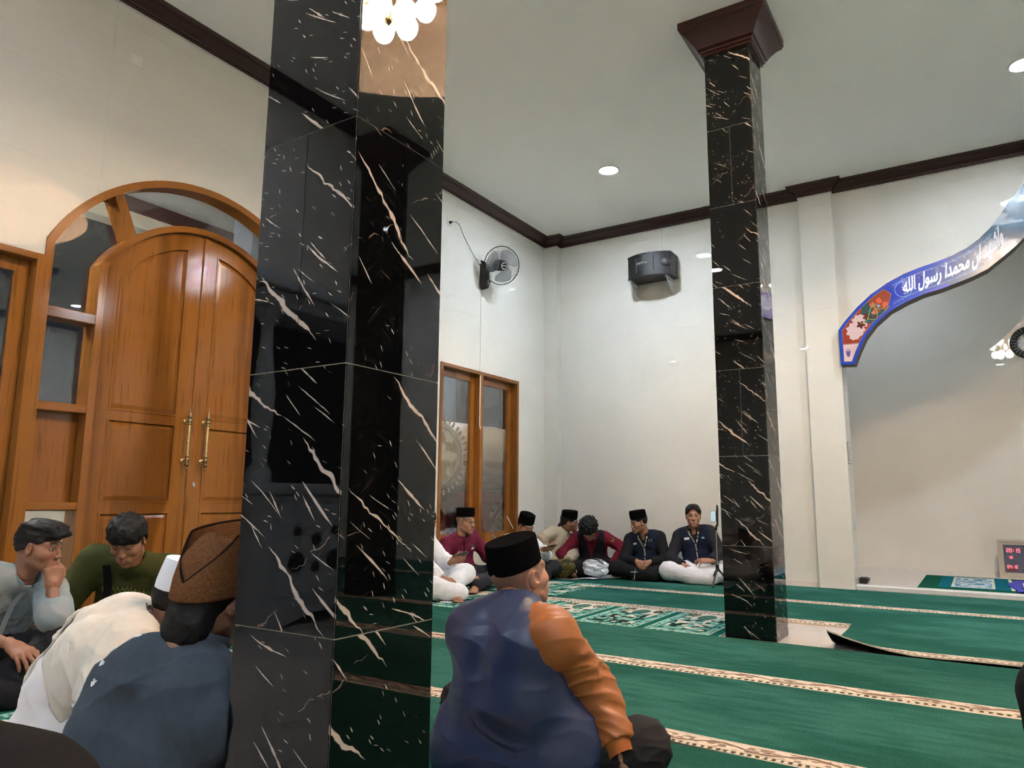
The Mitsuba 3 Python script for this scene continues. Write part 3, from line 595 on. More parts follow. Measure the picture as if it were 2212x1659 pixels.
scene['paint_maroon'] = rough((0.16, 0.012, 0.018), 0.1); scene['paint_green'] = rough((0.35, 0.50, 0.16), 0.1); scene['paint_purple'] = rough((0.24, 0.13, 0.45), 0.1); scene['paint_orange'] = rough((0.70, 0.15, 0.07), 0.1); scene['paint_sky'] = rough((0.35, 0.62, 0.90), 0.1)
bd = thing('arch_board', 'wave-shaped painted arch board with white calligraphy on blue over the prayer niche', 'arch board')
obj('panel', ext_y(board_poly, ART_Y, 8.40), 'board_paint', bd)
obj('edge', ext_y(board_poly.buffer(0.004, join_style=2), 8.345, YB-0.0005), 'board_edge', bd)
def art(poly, depth, bsdf, name): 
    if polys(poly): return obj(name, ext_y(poly, ART_Y-depth, ART_Y), bsdf, bd)
leftb = board_poly.intersection(sbox(-1.3, 2, CX, 4.6))
art(leftb.difference(leftb.buffer(-0.028)).intersection(sbox(-1.3, 2, -0.1, 4)), 0.0008, 'paint_blue', 'border')
inner = leftb.buffer(-0.036)
end = inner.intersection(Polygon([(-1.3, 2.0), (-0.8, 2.0), (-0.93, 2.555), (-1.3, 2.555)]))
art(end, 0.0012, 'paint_pale', 'end_panel'); art(end.buffer(0.004).difference(end), 0.0015, 'paint_gold', 'gold_line')
em = unary_union([affinity.scale(Point(-1.065, 2.452).buffer(0.020), 0.9, 1.5), Polygon([(-1.09, 2.50), (-1.065, 2.47), (-1.04, 2.50), (-1.05, 2.44), (-1.08, 2.44)]), Point(-1.065, 2.498).buffer(0.008)])
art(em, 0.0018, 'paint_purple', 'emblem')
def wavy(c, r, n, amp, ph=0, sx=1.0, sy=1.0, rot=0):
    t = np.linspace(0, 2*PI, 160, endpoint=False); rr = r*(1+amp*np.cos(n*t+ph))
    return affinity.rotate(Polygon(np.c_[c[0]+sx*rr*np.cos(t), c[1]+sy*rr*np.sin(t)]), rot, origin=c)
red = inner.intersection(Polygon([(-1.3, 2.565), (-0.91, 2.565), (-0.70, 2.80), (-0.62, 3.05), (-0.80, 3.2), (-1.3, 2.9)]))
art(red, 0.0010, 'paint_red', 'red_field'); art(red.buffer(0.004).difference(red), 0.0013, 'paint_gold', 'gold_line')
white = inner.intersection(unary_union([wavy((-0.98, 2.70), 0.095, 9, 0.10), wavy((-0.93, 2.79), 0.085, 9, 0.10), wavy((-1.0, 2.64), 0.05, 7, 0.1)])).buffer(-0.006)
art(white, 0.0016, 'paint_pale', 'cloud')
fl = [((-0.80, 2.84), 0.085, 'paint_teal', 5), ((-0.86, 2.92), 0.060, 'paint_teal', 5), ((-0.74, 2.93), 0.075, 'paint_orange', 5), ((-0.83, 2.80), 0.050, 'paint_teal', 4), ((-0.70, 2.85), 0.050, 'paint_teal', 4), ((-0.745, 2.93), 0.045, 'paint_red', 5), ((-0.86, 2.835), 0.035, 'paint_maroon', 5), ((-0.925, 2.755), 0.035, 'paint_maroon', 5), ((-0.765, 2.80), 0.030, 'paint_maroon', 4), ((-0.745, 2.935), 0.014, 'paint_sky', 4), ((-0.80, 2.87), 0.016, 'paint_gold', 5), ((-0.895, 2.80), 0.014, 'paint_pale', 4)]
for i, (c, r, b_, n) in enumerate(fl): art(inner.intersection(wavy(c, r, n, 0.28, i, rot=20*i)), 0.0018+0.0003*i, b_, 'flower')
vine = unary_union([LineString(spline([(x, 0, z) for x, z in p], 30)[:, [0, 2]]).buffer(0.0035) for p in ([(-0.93, 2.77), (-0.86, 2.80), (-0.83, 2.90), (-0.76, 2.96)], [(-0.86, 2.82), (-0.78, 2.80), (-0.70, 2.86), (-0.64, 2.92)], [(-0.80, 2.99), (-0.74, 2.90), (-0.68, 2.92)], [(-0.80, 2.76), (-0.76, 2.85), (-0.80, 2.95)])])
art(inner.intersection(vine), 0.0055, 'paint_green', 'vine')
# calligraphy bent along the middle of the board
ARABIC = json.loads('''[[[[1023,-18],[1023,-12],[1024,-11],[1037,-9],[1042,-7],[1044,-4],[1044,-3],[1038,-3],[1032,-1],[1026,5],[1025,18],[1029,28],[1033,33],[1040,37],[1050,37],[1054,35],[1059,30],[1062,24],[1063,17],[1064,16],[1064,3],[1059,-10],[1051,-18],[1037,-24],[1026,-25],[1024,-23],[1024,-19]],[[1039,14],[1043,11],[1048,11],[1050,12],[1049,18],[1046,23],[1043,23],[1040,20],[1039,17]]],[[[1002,60],[1002,72],[1004,74],[1015,74],[1016,73],[1016,65],[1017,64],[1017,29],[1018,28],[1018,-2],[1017,-3],[1006,-3],[1004,-1],[1003,59]]],[[[816,4],[817,8],[822,15],[825,15],[829,12],[833,12],[834,11],[841,11],[847,13],[848,16],[847,22],[842,32],[835,41],[835,45],[843,50],[847,50],[850,46],[860,27],[864,14],[869,11],[874,11],[875,19],[881,34],[887,41],[894,45],[903,45],[908,42],[911,38],[913,32],[913,21],[910,15],[910,12],[924,11],[927,12],[930,19],[932,30],[937,31],[945,28],[943,12],[946,11],[952,11],[956,15],[958,30],[960,32],[963,32],[972,29],[970,12],[973,11],[979,11],[982,14],[982,20],[977,35],[977,40],[986,44],[989,44],[992,39],[995,24],[996,24],[995,9],[991,2],[987,-1],[981,-3],[970,-3],[962,0],[955,-3],[943,-3],[935,1],[933,-1],[927,-3],[917,-3],[916,-16],[913,-18],[913,-20],[905,-24],[893,-24],[883,-19],[878,-13],[875,-3],[861,-2],[856,2],[854,2],[849,-2],[845,-2],[844,-3],[831,-3],[830,-2],[823,-1]],[[889,-2],[890,-5],[896,-10],[901,-10],[904,-9],[904,-3],[902,-1],[890,0]],[[890,21],[889,17],[890,13],[897,17],[899,23],[899,28],[898,30],[893,27]]],[[[948,46],[949,54],[955,57],[955,63],[960,68],[968,67],[971,63],[971,57],[975,56],[978,52],[978,46],[973,41],[967,41],[963,44],[959,41],[953,41]]],[[[770,60],[770,72],[772,74],[783,74],[784,73],[784,65],[785,64],[785,29],[786,28],[786,-2],[785,-3],[774,-3],[772,-1],[771,59]]],[[[698,6],[702,19],[704,21],[709,20],[715,17],[715,12],[712,4],[712,-2],[715,-8],[726,-12],[733,-12],[743,-9],[748,-4],[750,2],[750,9],[748,14],[748,18],[746,20],[743,29],[746,32],[752,35],[755,35],[757,33],[764,14],[764,0],[759,-13],[751,-21],[745,-24],[738,-25],[737,-26],[718,-25],[707,-20],[702,-15],[699,-9]]],[[[723,42],[723,48],[728,53],[734,53],[739,48],[739,42],[734,37],[728,37]]],[[[445,4],[446,8],[451,15],[454,15],[458,12],[462,12],[463,11],[470,11],[476,13],[477,16],[476,22],[471,32],[464,41],[464,45],[472,50],[476,50],[479,46],[489,27],[493,14],[498,11],[503,12],[509,25],[514,30],[514,32],[524,39],[533,39],[538,37],[543,31],[552,12],[556,11],[562,11],[563,12],[569,12],[574,14],[578,14],[589,19],[589,21],[585,23],[577,24],[576,25],[562,24],[560,28],[559,35],[560,37],[567,39],[583,38],[596,32],[597,30],[605,26],[612,26],[614,23],[614,14],[613,13],[617,11],[623,11],[627,15],[632,27],[634,28],[636,33],[645,39],[654,39],[659,37],[665,31],[669,21],[669,12],[666,4],[663,1],[657,-2],[646,-2],[634,2],[631,-1],[625,-3],[612,-3],[602,1],[596,8],[594,8],[593,6],[587,3],[572,-2],[551,-3],[544,-1],[537,-5],[525,-4],[517,1],[514,4],[509,-1],[504,-3],[494,-3],[493,-2],[490,-2],[486,2],[484,2],[478,-2],[460,-3],[459,-2],[452,-1]],[[646,24],[642,14],[648,12],[654,12],[656,15],[655,21],[650,25]],[[521,17],[528,10],[533,9],[535,10],[535,14],[533,17],[533,20],[529,25],[523,22]]],[[[425,60],[425,72],[427,74],[438,74],[439,73],[439,65],[440,64],[440,29],[441,28],[441,-2],[440,-3],[429,-3],[427,-1],[426,59]]],[[[352,-18],[352,-14],[354,-12],[360,-11],[366,-8],[375,1],[377,8],[377,14],[375,21],[370,29],[370,32],[379,37],[382,37],[388,27],[391,17],[391,5],[387,-6],[376,-18],[363,-25],[356,-26]]],[[[232,-12],[247,-9],[254,-5],[254,-3],[248,-3],[240,0],[236,4],[234,9],[234,18],[238,28],[242,33],[249,37],[259,37],[266,33],[271,25],[273,11],[282,11],[286,13],[289,21],[290,29],[292,31],[302,29],[304,27],[303,20],[302,19],[302,12],[305,11],[311,11],[314,14],[317,30],[318,31],[325,31],[330,29],[330,22],[329,21],[328,13],[331,11],[336,11],[340,12],[341,20],[335,37],[336,40],[347,44],[349,43],[351,39],[354,29],[354,24],[355,24],[355,12],[351,3],[346,-1],[340,-3],[329,-3],[328,-2],[325,-2],[321,1],[319,-1],[313,-3],[302,-3],[301,-2],[298,-2],[294,1],[285,-3],[272,-3],[270,-4],[270,-7],[263,-16],[253,-22],[243,-25],[234,-25],[232,-19]],[[249,13],[254,11],[259,11],[258,19],[255,23],[252,23],[249,20],[248,16]]],[[[162,-6],[162,5],[163,5],[165,16],[168,20],[171,20],[179,16],[179,11],[176,3],[176,-2],[177,-6],[181,-10],[190,-13],[197,-13],[198,-12],[203,-12],[209,-8],[212,-3],[213,7],[214,8],[212,73],[213,74],[225,74],[226,73],[226,62],[227,61],[228,6],[227,5],[226,-5],[221,-15],[214,-22],[208,-25],[201,-26],[200,-27],[187,-27],[186,-26],[179,-25],[170,-20],[165,-14]]],[[[116,60],[116,72],[118,74],[129,74],[130,73],[130,65],[131,64],[131,29],[132,28],[132,-2],[131,-3],[120,-3],[118,-1],[117,59]]],[[[7,19],[8,30],[16,40],[25,45],[31,46],[32,48],[32,53],[34,55],[45,55],[46,54],[46,47],[47,46],[48,15],[50,12],[54,11],[61,11],[64,12],[65,14],[65,26],[64,27],[63,73],[64,74],[76,74],[77,73],[77,66],[78,65],[79,17],[80,14],[84,11],[91,11],[94,12],[95,14],[95,25],[94,26],[93,73],[94,74],[105,74],[107,72],[109,12],[106,4],[102,0],[93,-3],[81,-3],[73,1],[63,-3],[50,-3],[43,-1],[38,3],[37,6],[23,6],[13,10],[9,14]],[[21,25],[23,21],[26,20],[33,20],[34,22],[33,23],[33,32],[29,32],[25,30]]]]''')
_up, _lo = np.array([p for p in UPc if p[0] > -0.9]), np.array([p for p in LOc if p[0] > -0.8])
def resample(c, n=200):
    s_ = np.r_[0, np.cumsum(np.linalg.norm(np.diff(c, axis=0), axis=1))]; q = np.linspace(0, s_[-1], n); return np.c_[np.interp(q, s_, c[:, 0]), np.interp(q, s_, c[:, 1])]
_U, _L = resample(_up), resample(_lo)
def bend(x, y):
    """x 0..1 along the lettering, y 0..1 across it"""
    s_ = np.interp(x, [0, 1], [0.17, 0.66])*199; i = np.arange(200)
    ux, uz, lx_, lz = np.interp(s_, i, _U[:, 0]), np.interp(s_, i, _U[:, 1]), np.interp(s_, i, _L[:, 0]), np.interp(s_, i, _L[:, 1])
    w = 0.16+0.66*y; return np.c_[lx_+(ux-lx_)*w, lz+(uz-lz)*w]
ap = []
for rings in ARABIC:
    rr = []
    for r_ in rings:
        r_ = np.array(LineString(np.array(r_+r_[:1], float)).segmentize(8).coords)[:-1]; rr.append(bend((r_[:, 0]-7)/1057, (r_[:, 1]+27)/101))
    q = Polygon(rr[0], rr[1:]).buffer(0)
    ap += polys(q)
art(unary_union(ap).buffer(0.0006), 0.0022, 'paint_letter', 'calligraphy')
rng = np.random.default_rng(4); orn = []
for i in range(60):
    x, y = rng.uniform(-0.10, 1.02), rng.choice([rng.uniform(0.02, 0.30), rng.uniform(0.72, 1.05)]) if i > 8 else rng.uniform(0.1, 0.9)
    if i <= 8: x = rng.uniform(-0.16, -0.02)
    t = np.linspace(0, rng.uniform(2.5, 4.5), 12)+rng.uniform(0, 6); r_ = rng.uniform(0.007, 0.015); rr = r_*np.linspace(1, 0.35, 12)
    c = bend(np.array([x]), np.array([y]))[0]; orn.append(LineString(np.c_[c[0]+1.3*rr*np.cos(t), c[1]+rr*np.sin(t)]).buffer(0.0014))
for g_ in polys(unary_union(orn).intersection(inner)): art(g_, 0.0018, 'paint_letter', 'ornament')
cc = bend(np.array([-0.12]), np.array([0.5]))[0]; art(Point(*cc).buffer(0.082).difference(Point(*cc).buffer(0.077)).intersection(inner), 0.0016, 'paint_sky', 'roundel')
for side in (0.045, 0.055):
    e1 = inner.buffer(-side+0.036); art(e1.boundary.buffer(0.0012).intersection(sbox(-0.60, 2.7, 0.3, 4)), 0.0012, 'paint_sky', 'fine_line')

# wall clock on the niche wall
ck = thing('wall_clock', 'round wall clock with a dark ribbed rim on the niche wall at the right edge', 'clock')
def facing(m, at):  # lathe axis z -> -y
    v = m.vertices; m = m.copy(); m.vertices = np.stack([v[:, 0], -v[:, 2], v[:, 1]], 1)+np.array(at); return m
CC = (0.655, NY, 2.835)
obj('rim', facing(lathe([(0.20, 0.0), (0.20, 0.02), (0.185, 0.04), (0.155, 0.045), (0.125, 0.03), (0.12, 0.012)], 56), CC), 'plastic_black', ck, smooth=35)
obj('face', facing(lathe([(0.123, 0.012), (0.0, 0.012)], 40), CC), 'plastic_white', ck)
for i in range(28):
    a = 2*PI*i/28; m = tube([(0.128*math.cos(a), 0.128*math.sin(a), 0.034), (0.158*math.cos(a), 0.158*math.sin(a), 0.047), (0.187*math.cos(a), 0.187*math.sin(a), 0.041)], 0.0025, 5); obj('rib', facing(m, CC), 'steel', ck, smooth=True)
for a, l in ((0.6, 0.06), (2.2, 0.09)): obj('hand', facing(tube([(0, 0, 0.016), (l*math.cos(a), l*math.sin(a), 0.016)], 0.003, 5), CC), 'plastic_black', ck)
for i in range(12):
    a = PI*i/6; obj('hour_mark', facing(tube([(0.098*math.cos(a), 0.098*math.sin(a), 0.014), (0.113*math.cos(a), 0.113*math.sin(a), 0.014)], 0.003, 4), CC), 'plastic_black', ck)

# notice sheet on the niche jamb
nk = thing('notice_sheet', 'white printed sheet in a dark border on the niche jamb', 'notice')
jx = OPEN_R if False else OPEN_L
obj('border', bx(jx+0.0004, jx+0.0034, 8.465, 8.700, 1.300, 1.530), 'plastic_black', nk)
obj('sheet', bx(jx+0.003, jx+0.0042, 8.470, 8.695, 1.306, 1.524), 'plastic_white', nk)
for i in range(9): obj('text_line', bx(jx+0.004, jx+0.0049, 8.50, 8.66-0.03*(i % 3), 1.33+0.02*i, 1.336+0.02*i), 'plastic_grey', nk)

# framed digital prayer-time display on the niche floor
DX0, DX1, DZ0, DZ1, DYY = 0.125, 1.02, 0.075, 0.45, 10.35
dk_ = thing('prayer_time_display', 'framed digital prayer-time display with red numerals leaning on the niche wall', 'digital clock')
scene['frame_silver'] = rough((0.66, 0.61, 0.54), 0.2); scene['led_red'] = diffuse((0.1, 0.01, 0.01)); scene['led_panel'] = rough((0.20, 0.23, 0.31), 0.08)
fo, fi = sbox(DX0, 0.05, DX1, 0.475), sbox(DX0+0.055, 0.105, DX1-0.055, 0.42)
obj('frame', cat(ext_y(fo.difference(fi), DYY, DYY+0.03), ext_y(fo.difference(fi.buffer(0.03, join_style=2)), DYY-0.012, DYY)), 'frame_silver', dk_)
obj('panel', ext_y(fi.buffer(0.002, join_style=2), DYY+0.012, DYY+0.03), 'led_panel', dk_)
SEG = {'0': 'abcdef', '1': 'bc', '2': 'abged', '3': 'abgcd', '4': 'fgbc', '5': 'afgcd', '6': 'afgedc', '7': 'abc', '8': 'abcdefg', '9': 'abcdfg'}
def seg7(txt, x, z, h, parent):
    w = h*0.5; ms = []
    for ch in txt:
        if ch == ':':
            ms += [bx(x+w*0.2, x+w*0.45, DYY+0.008, DYY+0.012, z+h*q, z+h*(q+0.13)) for q in (0.25, 0.65)]; x += w*0.8; continue
        t = h*0.13
        P = {'a': (0, w, h-t, h), 'g': (0, w, h/2-t/2, h/2+t/2), 'd': (0, w, 0, t), 'f': (0, t, h/2, h), 'e': (0, t, 0, h/2), 'b': (w-t, w, h/2, h), 'c': (w-t, w, 0, h/2)}
        for s_ in SEG[ch]:
            a, b_, c_, d_ = P[s_]; ms.append(bx(x+a, x+b_, DYY+0.008, DYY+0.012, z+c_, z+d_))
        x += w*1.35
    obj('numerals', cat(ms), 'led_red', parent, emitter={'type': 'area', 'radiance': C(0.62, 0.035, 0.045)})
seg7('20:15', DX0+0.085, 0.335, 0.045, dk_); seg7('26', DX0+0.11, 0.265, 0.026, dk_)
for i, tx_ in enumerate(('04:12', '11:38', '15:01')): seg7(tx_, DX0+0.08+0.15*i, 0.155, 0.034, dk_)
obj('caption_plate', bx(DX0+0.27, DX0+0.46, DYY+0.009, DYY+0.0125, 0.29, 0.335), 'plastic_white', dk_)
for i in range(4): obj('caption_strip', bx(DX0+0.08+0.15*i, DX0+0.17+0.15*i, DYY+0.009, DYY+0.0125, 0.128, 0.145), 'paint_red', dk_)

bb = thing('adapter_box', 'small black adapter box at the foot of the niche jamb', 'box')
obj('case', bevel(OPEN_L+0.01, OPEN_L+0.085, 8.62, 8.75, 0.052, 0.112, 0.008), 'plastic_black', bb)
obj('flap', bevel(OPEN_L+0.085, OPEN_L+0.10, 8.63, 8.74, 0.07, 0.108, 0.004), 'plastic_grey', bb)
# ------------------------------------------------------------------ carpets
def green_pile(p, n, uv):
    a = fbm(p.x*1.1+3, p.y*2.6, 0, 3); b = noise(p.x*9, p.y*30); c = noise(p.x*300, p.y*300)
    col = mix((0.018, 0.078, 0.058), (0.036, 0.125, 0.098), smooth01(0.3, 0.72, a*0.75+b*0.25))
    return col*(0.80+0.4*c)
scene['carpet_green'] = diffuse(mikit.proc(green_pile))
scene['carpet_back'] = diffuse((0.006, 0.010, 0.008))
def border_fn(y0, bw):
    def fn(p, n, uv):
        w = (p.y-y0)/bw; x = p.x/bw*0.8
        cream_, br, gr = mi.Color3f(0.60, 0.51, 0.41), mi.Color3f(0.11, 0.052, 0.030), mi.Color3f(0.045, 0.06, 0.038)
        v = (w-0.62)/0.30
        vine = dr.abs(v-0.62*dr.sin(x*2*PI/1.9))
        a = smooth01(0.22, 0.13, vine)
        fx = (x/1.9*2-dr.floor(x/1.9*2)-0.5)*0.95; side = dr.select(dr.floor(x/1.9*2)-2*dr.floor(x/1.9) > 0.5, 1.0, -1.0)
        r = dr.sqrt(dr.square(fx*1.5)+dr.square(v-side*0.35*-1))
        th = dr.atan2(v+side*0.35, fx*1.5)
        petal = 0.40+0.14*dr.cos(5*th)
        fl = smooth01(petal, petal-0.1, r)*smooth01(0.12, 0.2, r)
        leaf = smooth01(0.54, 0.62, noise(x*7+2, w*12))*smooth01(1.0, 0.8, dr.abs(v))
        col = mix(cream_, br, dr.clip(dr.maximum(dr.maximum(a*0.85, fl*0.8), leaf*0.7), 0, 1)*smooth01(1.15, 1.0, dr.abs(v)))
        zz = dr.abs(x*6-dr.floor(x*6)-0.5)*2
        low = smooth01(0.30, 0.27, w)*smooth01(0.10, 0.13, w)
        col = mix(col, gr, low*smooth01(0.35, 0.65, zz*0.6+0.4*noise(x*14, w*10)))
        line = dr.maximum(smooth01(0.02, 0.012, dr.abs(w-0.30)), smooth01(0.022, 0.014, dr.abs(w-0.09)))
        col = mix(col, br, line*0.7)
        dots = smooth01(0.93, 0.95, w)*smooth01(0.3, 0.6, dr.abs(x*16-dr.floor(x*16)-0.5)*2)
        return mix(col, gr, dots*0.3)*(0.86+0.28*noise(p.x*350, p.y*350))
    return fn
def sheet(x0, x1, y0, y1, zfn, th, nx, ny, edge=None):
    X, Y = np.meshgrid(np.linspace(x0, x1, nx), np.linspace(y0, y1, ny), indexing='ij')
    if edge: X, Y = edge(X, Y)
    Z = zfn(X, Y); n = nx*ny
    V = np.vstack([np.c_[X.ravel(), Y.ravel(), (Z+th).ravel()], np.c_[X.ravel(), Y.ravel(), Z.ravel()]])
    i, j = np.meshgrid(np.arange(nx-1), np.arange(ny-1), indexing='ij'); o = (i*ny+j).ravel()
    F = [np.c_[o, o+ny, o+ny+1], np.c_[o, o+ny+1, o+1], np.c_[o, o+ny+1, o+ny]+n, np.c_[o, o+1, o+ny+1]+n]
    b = np.r_[np.arange(nx)*ny, (nx-1)*ny+np.arange(1, ny), ((nx-1)*ny+ny-1)-np.arange(1, nx)*ny, ny-1-np.arange(1, ny-1)]; c = np.roll(b, -1)
    F += [np.c_[b, b+n, c+n], np.c_[b, c+n, c]]
    return trimesh.Trimesh(V, np.vstack(F), process=False)
def carpet(x0, x1, y0, y1, bw, label, zfn=None, nx=2, ny=2, z=0.0005, th=0.009, wob=0.0):
    k = thing('prayer_carpet', label, 'carpet', 'green carpet rows')
    zf = zfn or (lambda X, Y: X*0+z)
    ed = (lambda X, Y: (X, Y+wob*(meshkit.noise(np.stack([X*0.9, Y*0, X*0], -1), 3)-0.5))) if wob else None
    bs = f'carpet_border_{len([q for q in scene if q.startswith("carpet_border")])}'
    scene[bs] = diffuse(mikit.proc(border_fn(y0, bw)))
    obj('pile', sheet(x0, x1, y0+bw, y1, zf, th, nx, max(ny, 2), ed), 'carpet_green', k, smooth=False if nx < 3 else 30)
    obj('border', sheet(x0, x1, y0, y0+bw, zf, th, nx, 3, ed), bs, k, smooth=False if nx < 3 else 30)
    return k
carpet(XA, 5.9, 7.03, 8.36, 0.16, 'green carpet row along the front wall, under the seated men in black')
carpet(XA, 5.9, 5.885, 7.025, 0.165, 'green carpet row behind the black column, ending in a cream border beside the bare floor')
def zcurl(X, Y):
    d = np.clip(1-(Y-4.97)/0.45, 0, 1)
    c = np.clip(1-(X+0.89)/0.55, 0, 1)*np.clip(1-(Y-4.97)/0.30, 0, 1)
    step = 0.010*np.clip((Y-5.80)/0.1, 0, 1)
    return 0.001+step+0.020*d**2*np.clip((X+0.9)/0.8, 0.25, 1)*(1-np.clip((X-0.6)/3, 0, 0.5))+0.115*c**1.6
ck3 = carpet(-0.86, 5.9, 4.97, 6.10, 0.17, 'green carpet row with its lifted front corner curling up beside the farther column', zcurl, 60, 40)
obj('backing', sheet(-0.858, 5.9, 4.971, 6.095, lambda X, Y: zcurl(X, Y)-0.003, 0.0028, 60, 40), 'carpet_back', ck3, smooth=30)
carpet(XA, 5.9, 3.855, 4.975, 0.165, 'wide green carpet row in front of the farther column', z=0.0006, nx=60, ny=4, wob=0.03)
carpet(XA, 5.9, 2.745, 3.858, 0.135, 'green carpet row with the cream border just beyond the man in the navy jacket', zfn=lambda X, Y: 0.0004+0.010*np.exp(-((X+1.28)/0.22)**2)*np.clip(1-(Y-2.745)/0.5, 0, 1), nx=90, ny=6, wob=0.05)
carpet(XA, 5.9, 1.64, 2.75, 0.14, 'nearest green carpet row at the lower right, under the man in the navy jacket', z=0.0003, nx=60, ny=4)
carpet(-1.175, 5.9, 0.55, 1.635, 0.14, 'green carpet row in front of the camera, below the frame', z=0.0003)

def rug_fn(x0, y0, w, d):
    def fn(p, n, uv):
        u = (p.x-x0)/w; u = u-dr.floor(u); v = (p.y-y0)/d
        mint, teal, cream_, dark = mi.Color3f(0.20, 0.42, 0.36), mi.Color3f(0.012, 0.10, 0.075), mi.Color3f(0.58, 0.53, 0.43), mi.Color3f(0.012, 0.032, 0.026)
        e = dr.minimum(u, 1-u)*w; ey = dr.minimum(v, 1-v)*d
        q = dr.minimum(e, ey*0.8)
        x, y = p.x, p.y
        squig = smooth01(0.50, 0.60, noise(x*36, y*30))*smooth01(0.3, 0.5, noise(x*70+3, y*60))
        col = mix(mint, teal*0.6, squig*0.9)
        col = mix(col, teal, smooth01(0.034, 0.028, e))
        col = mix(col, cream_, smooth01(0.006, 0.003, dr.abs(q-0.036))*0.8)
        inside = smooth01(0.098, 0.104, q)
        sky_ = smooth01(0.55, 0.66, v+0.10*(noise(x*9, 2)-0.5))
        scr = noise(x*30+4, y*13)*0.6+noise(x*11, y*44+7)*0.4
        low = mix(mint*0.75, dark, smooth01(0.44, 0.54, scr)); low = mix(low, cream_, smooth01(0.62, 0.68, noise(x*24, y*20+31)))
        fld = mix(low, cream_, sky_)
        bush = smooth01(0.075, 0.06, dr.sqrt(dr.square((u-0.5)*w)+dr.square((v-0.66)*d*0.55)))
        b2 = dr.maximum(smooth01(0.05, 0.04, dr.sqrt(dr.square((u-0.27)*w)+dr.square((v-0.73)*d*0.5))), smooth01(0.05, 0.04, dr.sqrt(dr.square((u-0.74)*w)+dr.square((v-0.72)*d*0.5))))
        fld = mix(fld, teal, bush*0.9); fld = mix(fld, dark+mi.Color3f(0.03, 0.015, 0.005), b2*smooth01(0.3, 0.5, noise(x*60, y*60)))
        col = mix(col, fld, inside)
        frame_ = smooth01(0.012, 0.008, dr.abs(q-0.098)); col = mix(col, teal, frame_*0.8)
        return col*(0.85+0.3*noise(x*300, y*300))
    return fn
scene['rug_runner_a'] = diffuse(mikit.proc(rug_fn(-1.575, 4.985, 0.54, 1.115)))
scene['rug_edge'] = diffuse((0.010, 0.075, 0.05))
def runner(x0, x1, y0, y1, bs, label, z=0.0102, wobble=0.02):
    k = thing('prayer_rug', label, 'rug', None)
    ed = lambda X, Y: (X, Y+wobble*(meshkit.noise(np.stack([X*2.1, Y*0.7, X*0], -1), 5)-0.5))
    obj('weave', sheet(x0, x1, y0, y1, lambda X, Y: X*0+z, 0.006, 80, 8, ed), bs, k)
    obj('binding', sheet(x0, x1, y0-0.012, y0, lambda X, Y: X*0+z, 0.007, 80, 2, ed), 'rug_edge', k)
    return k
def zbare(X, Y): return X*0+0.0005
runner(-4.75, -1.535, 4.985, 6.10, 'rug_runner_a', 'long teal and cream prayer rug with mosque niches left of the farther column', 0.0008)
scene['rug_runner_b'] = diffuse(mikit.proc(rug_fn(-1.575, 6.12, 0.54, 1.10)))
runner(-4.78, -3.42, 6.12, 7.20, 'rug_runner_b', 'patterned prayer rug along the left wall, under the man in maroon', 0.0108)
scene['rug_runner_c'] = diffuse(mikit.proc(rug_fn(-1.6, 1.25, 0.62, 1.15)))
runner(-4.70, -1.95, 1.25, 2.40, 'rug_runner_c', 'green and cream patterned rug under the men at the lower left', 0.0108)
# mats in the niche
scene['mat_pattern'] = diffuse(mikit.proc(lambda p, n, uv: mix((0.40, 0.48, 0.50), (0.10, 0.20, 0.30), smooth01(0.46, 0.56, noise(p.x*26, p.y*14)*0.6+0.4*noise(p.x*60, p.y*30)))))
scene['mat_teal'] = diffuse((0.010, 0.105, 0.135)); scene['mat_green'] = diffuse((0.012, 0.075, 0.045)); scene['mat_cream'] = diffuse((0.48, 0.50, 0.42)); scene['cloth_blue'] = rough((0.008, 0.050, 0.60), 0.4)
mk = thing('niche_carpet', 'green mat with pale edges on the niche floor', 'mat')
obj('pile', sheet(-0.60, 2.0, 8.50, 10.02, lambda X, Y: X*0+0.0505, 0.008, 2, 2), 'mat_green', mk)
for y0, y1 in ((8.43, 8.50), (10.02, 10.09)): obj('edge', sheet(-0.60, 2.0, y0, y1, lambda X, Y: X*0+0.0505, 0.008, 2, 2), 'mat_cream', mk)
mk = thing('sajadah', 'teal prayer mat with a pale grey-blue pattern lying on the green niche mat', 'prayer mat')
obj('cloth', sheet(-0.43, 0.19, 8.66, 9.90, lambda X, Y: X*0+0.0590, 0.005, 2, 2), 'mat_teal', mk)
obj('field', sheet(-0.31, 0.06, 8.72, 9.84, lambda X, Y: X*0+0.0645, 0.001, 2, 2), 'mat_pattern', mk)
obj('field_edge', cat([sheet(a, b, c, d, lambda X, Y: X*0+0.0646, 0.0014, 2, 2) for a, b, c, d in ((-0.315, -0.29, 8.71, 9.85), (0.035, 0.06, 8.71, 9.85), (-0.29, 0.035, 8.71, 8.76), (-0.29, 0.035, 9.80, 9.85))]), 'mat_cream', mk)
rng = np.random.default_rng(8)
obj('fringe', cat([tube([(0.19, y, 0.062), (0.215+0.01*rng.random(), y+rng.uniform(-.02, .02), 0.061)], 0.004, 4) for y in np.linspace(8.68, 9.88, 30)]), 'mat_cream', mk)
def zcloth(X, Y): return 0.0595+0.03*np.abs(meshkit.fbm(np.stack([X*7, Y*4, X*0], -1), 3, 2)-0.3)
obj('folded_cloth', sheet(0.205, 0.75, 8.50, 9.70, zcloth, 0.01, 40, 50, lambda X, Y: (X+0.03*np.sin(Y*6), Y)), 'cloth_blue', smooth=True, label='crumpled bright blue cloth on the niche mat at the right edge', category='cloth')
obj('tissue_pack', bevel(0.29, 0.36, 8.75, 9.0, 0.084, 0.115, 0.006), 'plastic_white', label='small white pack lying on the blue cloth at the right edge', category='packet')

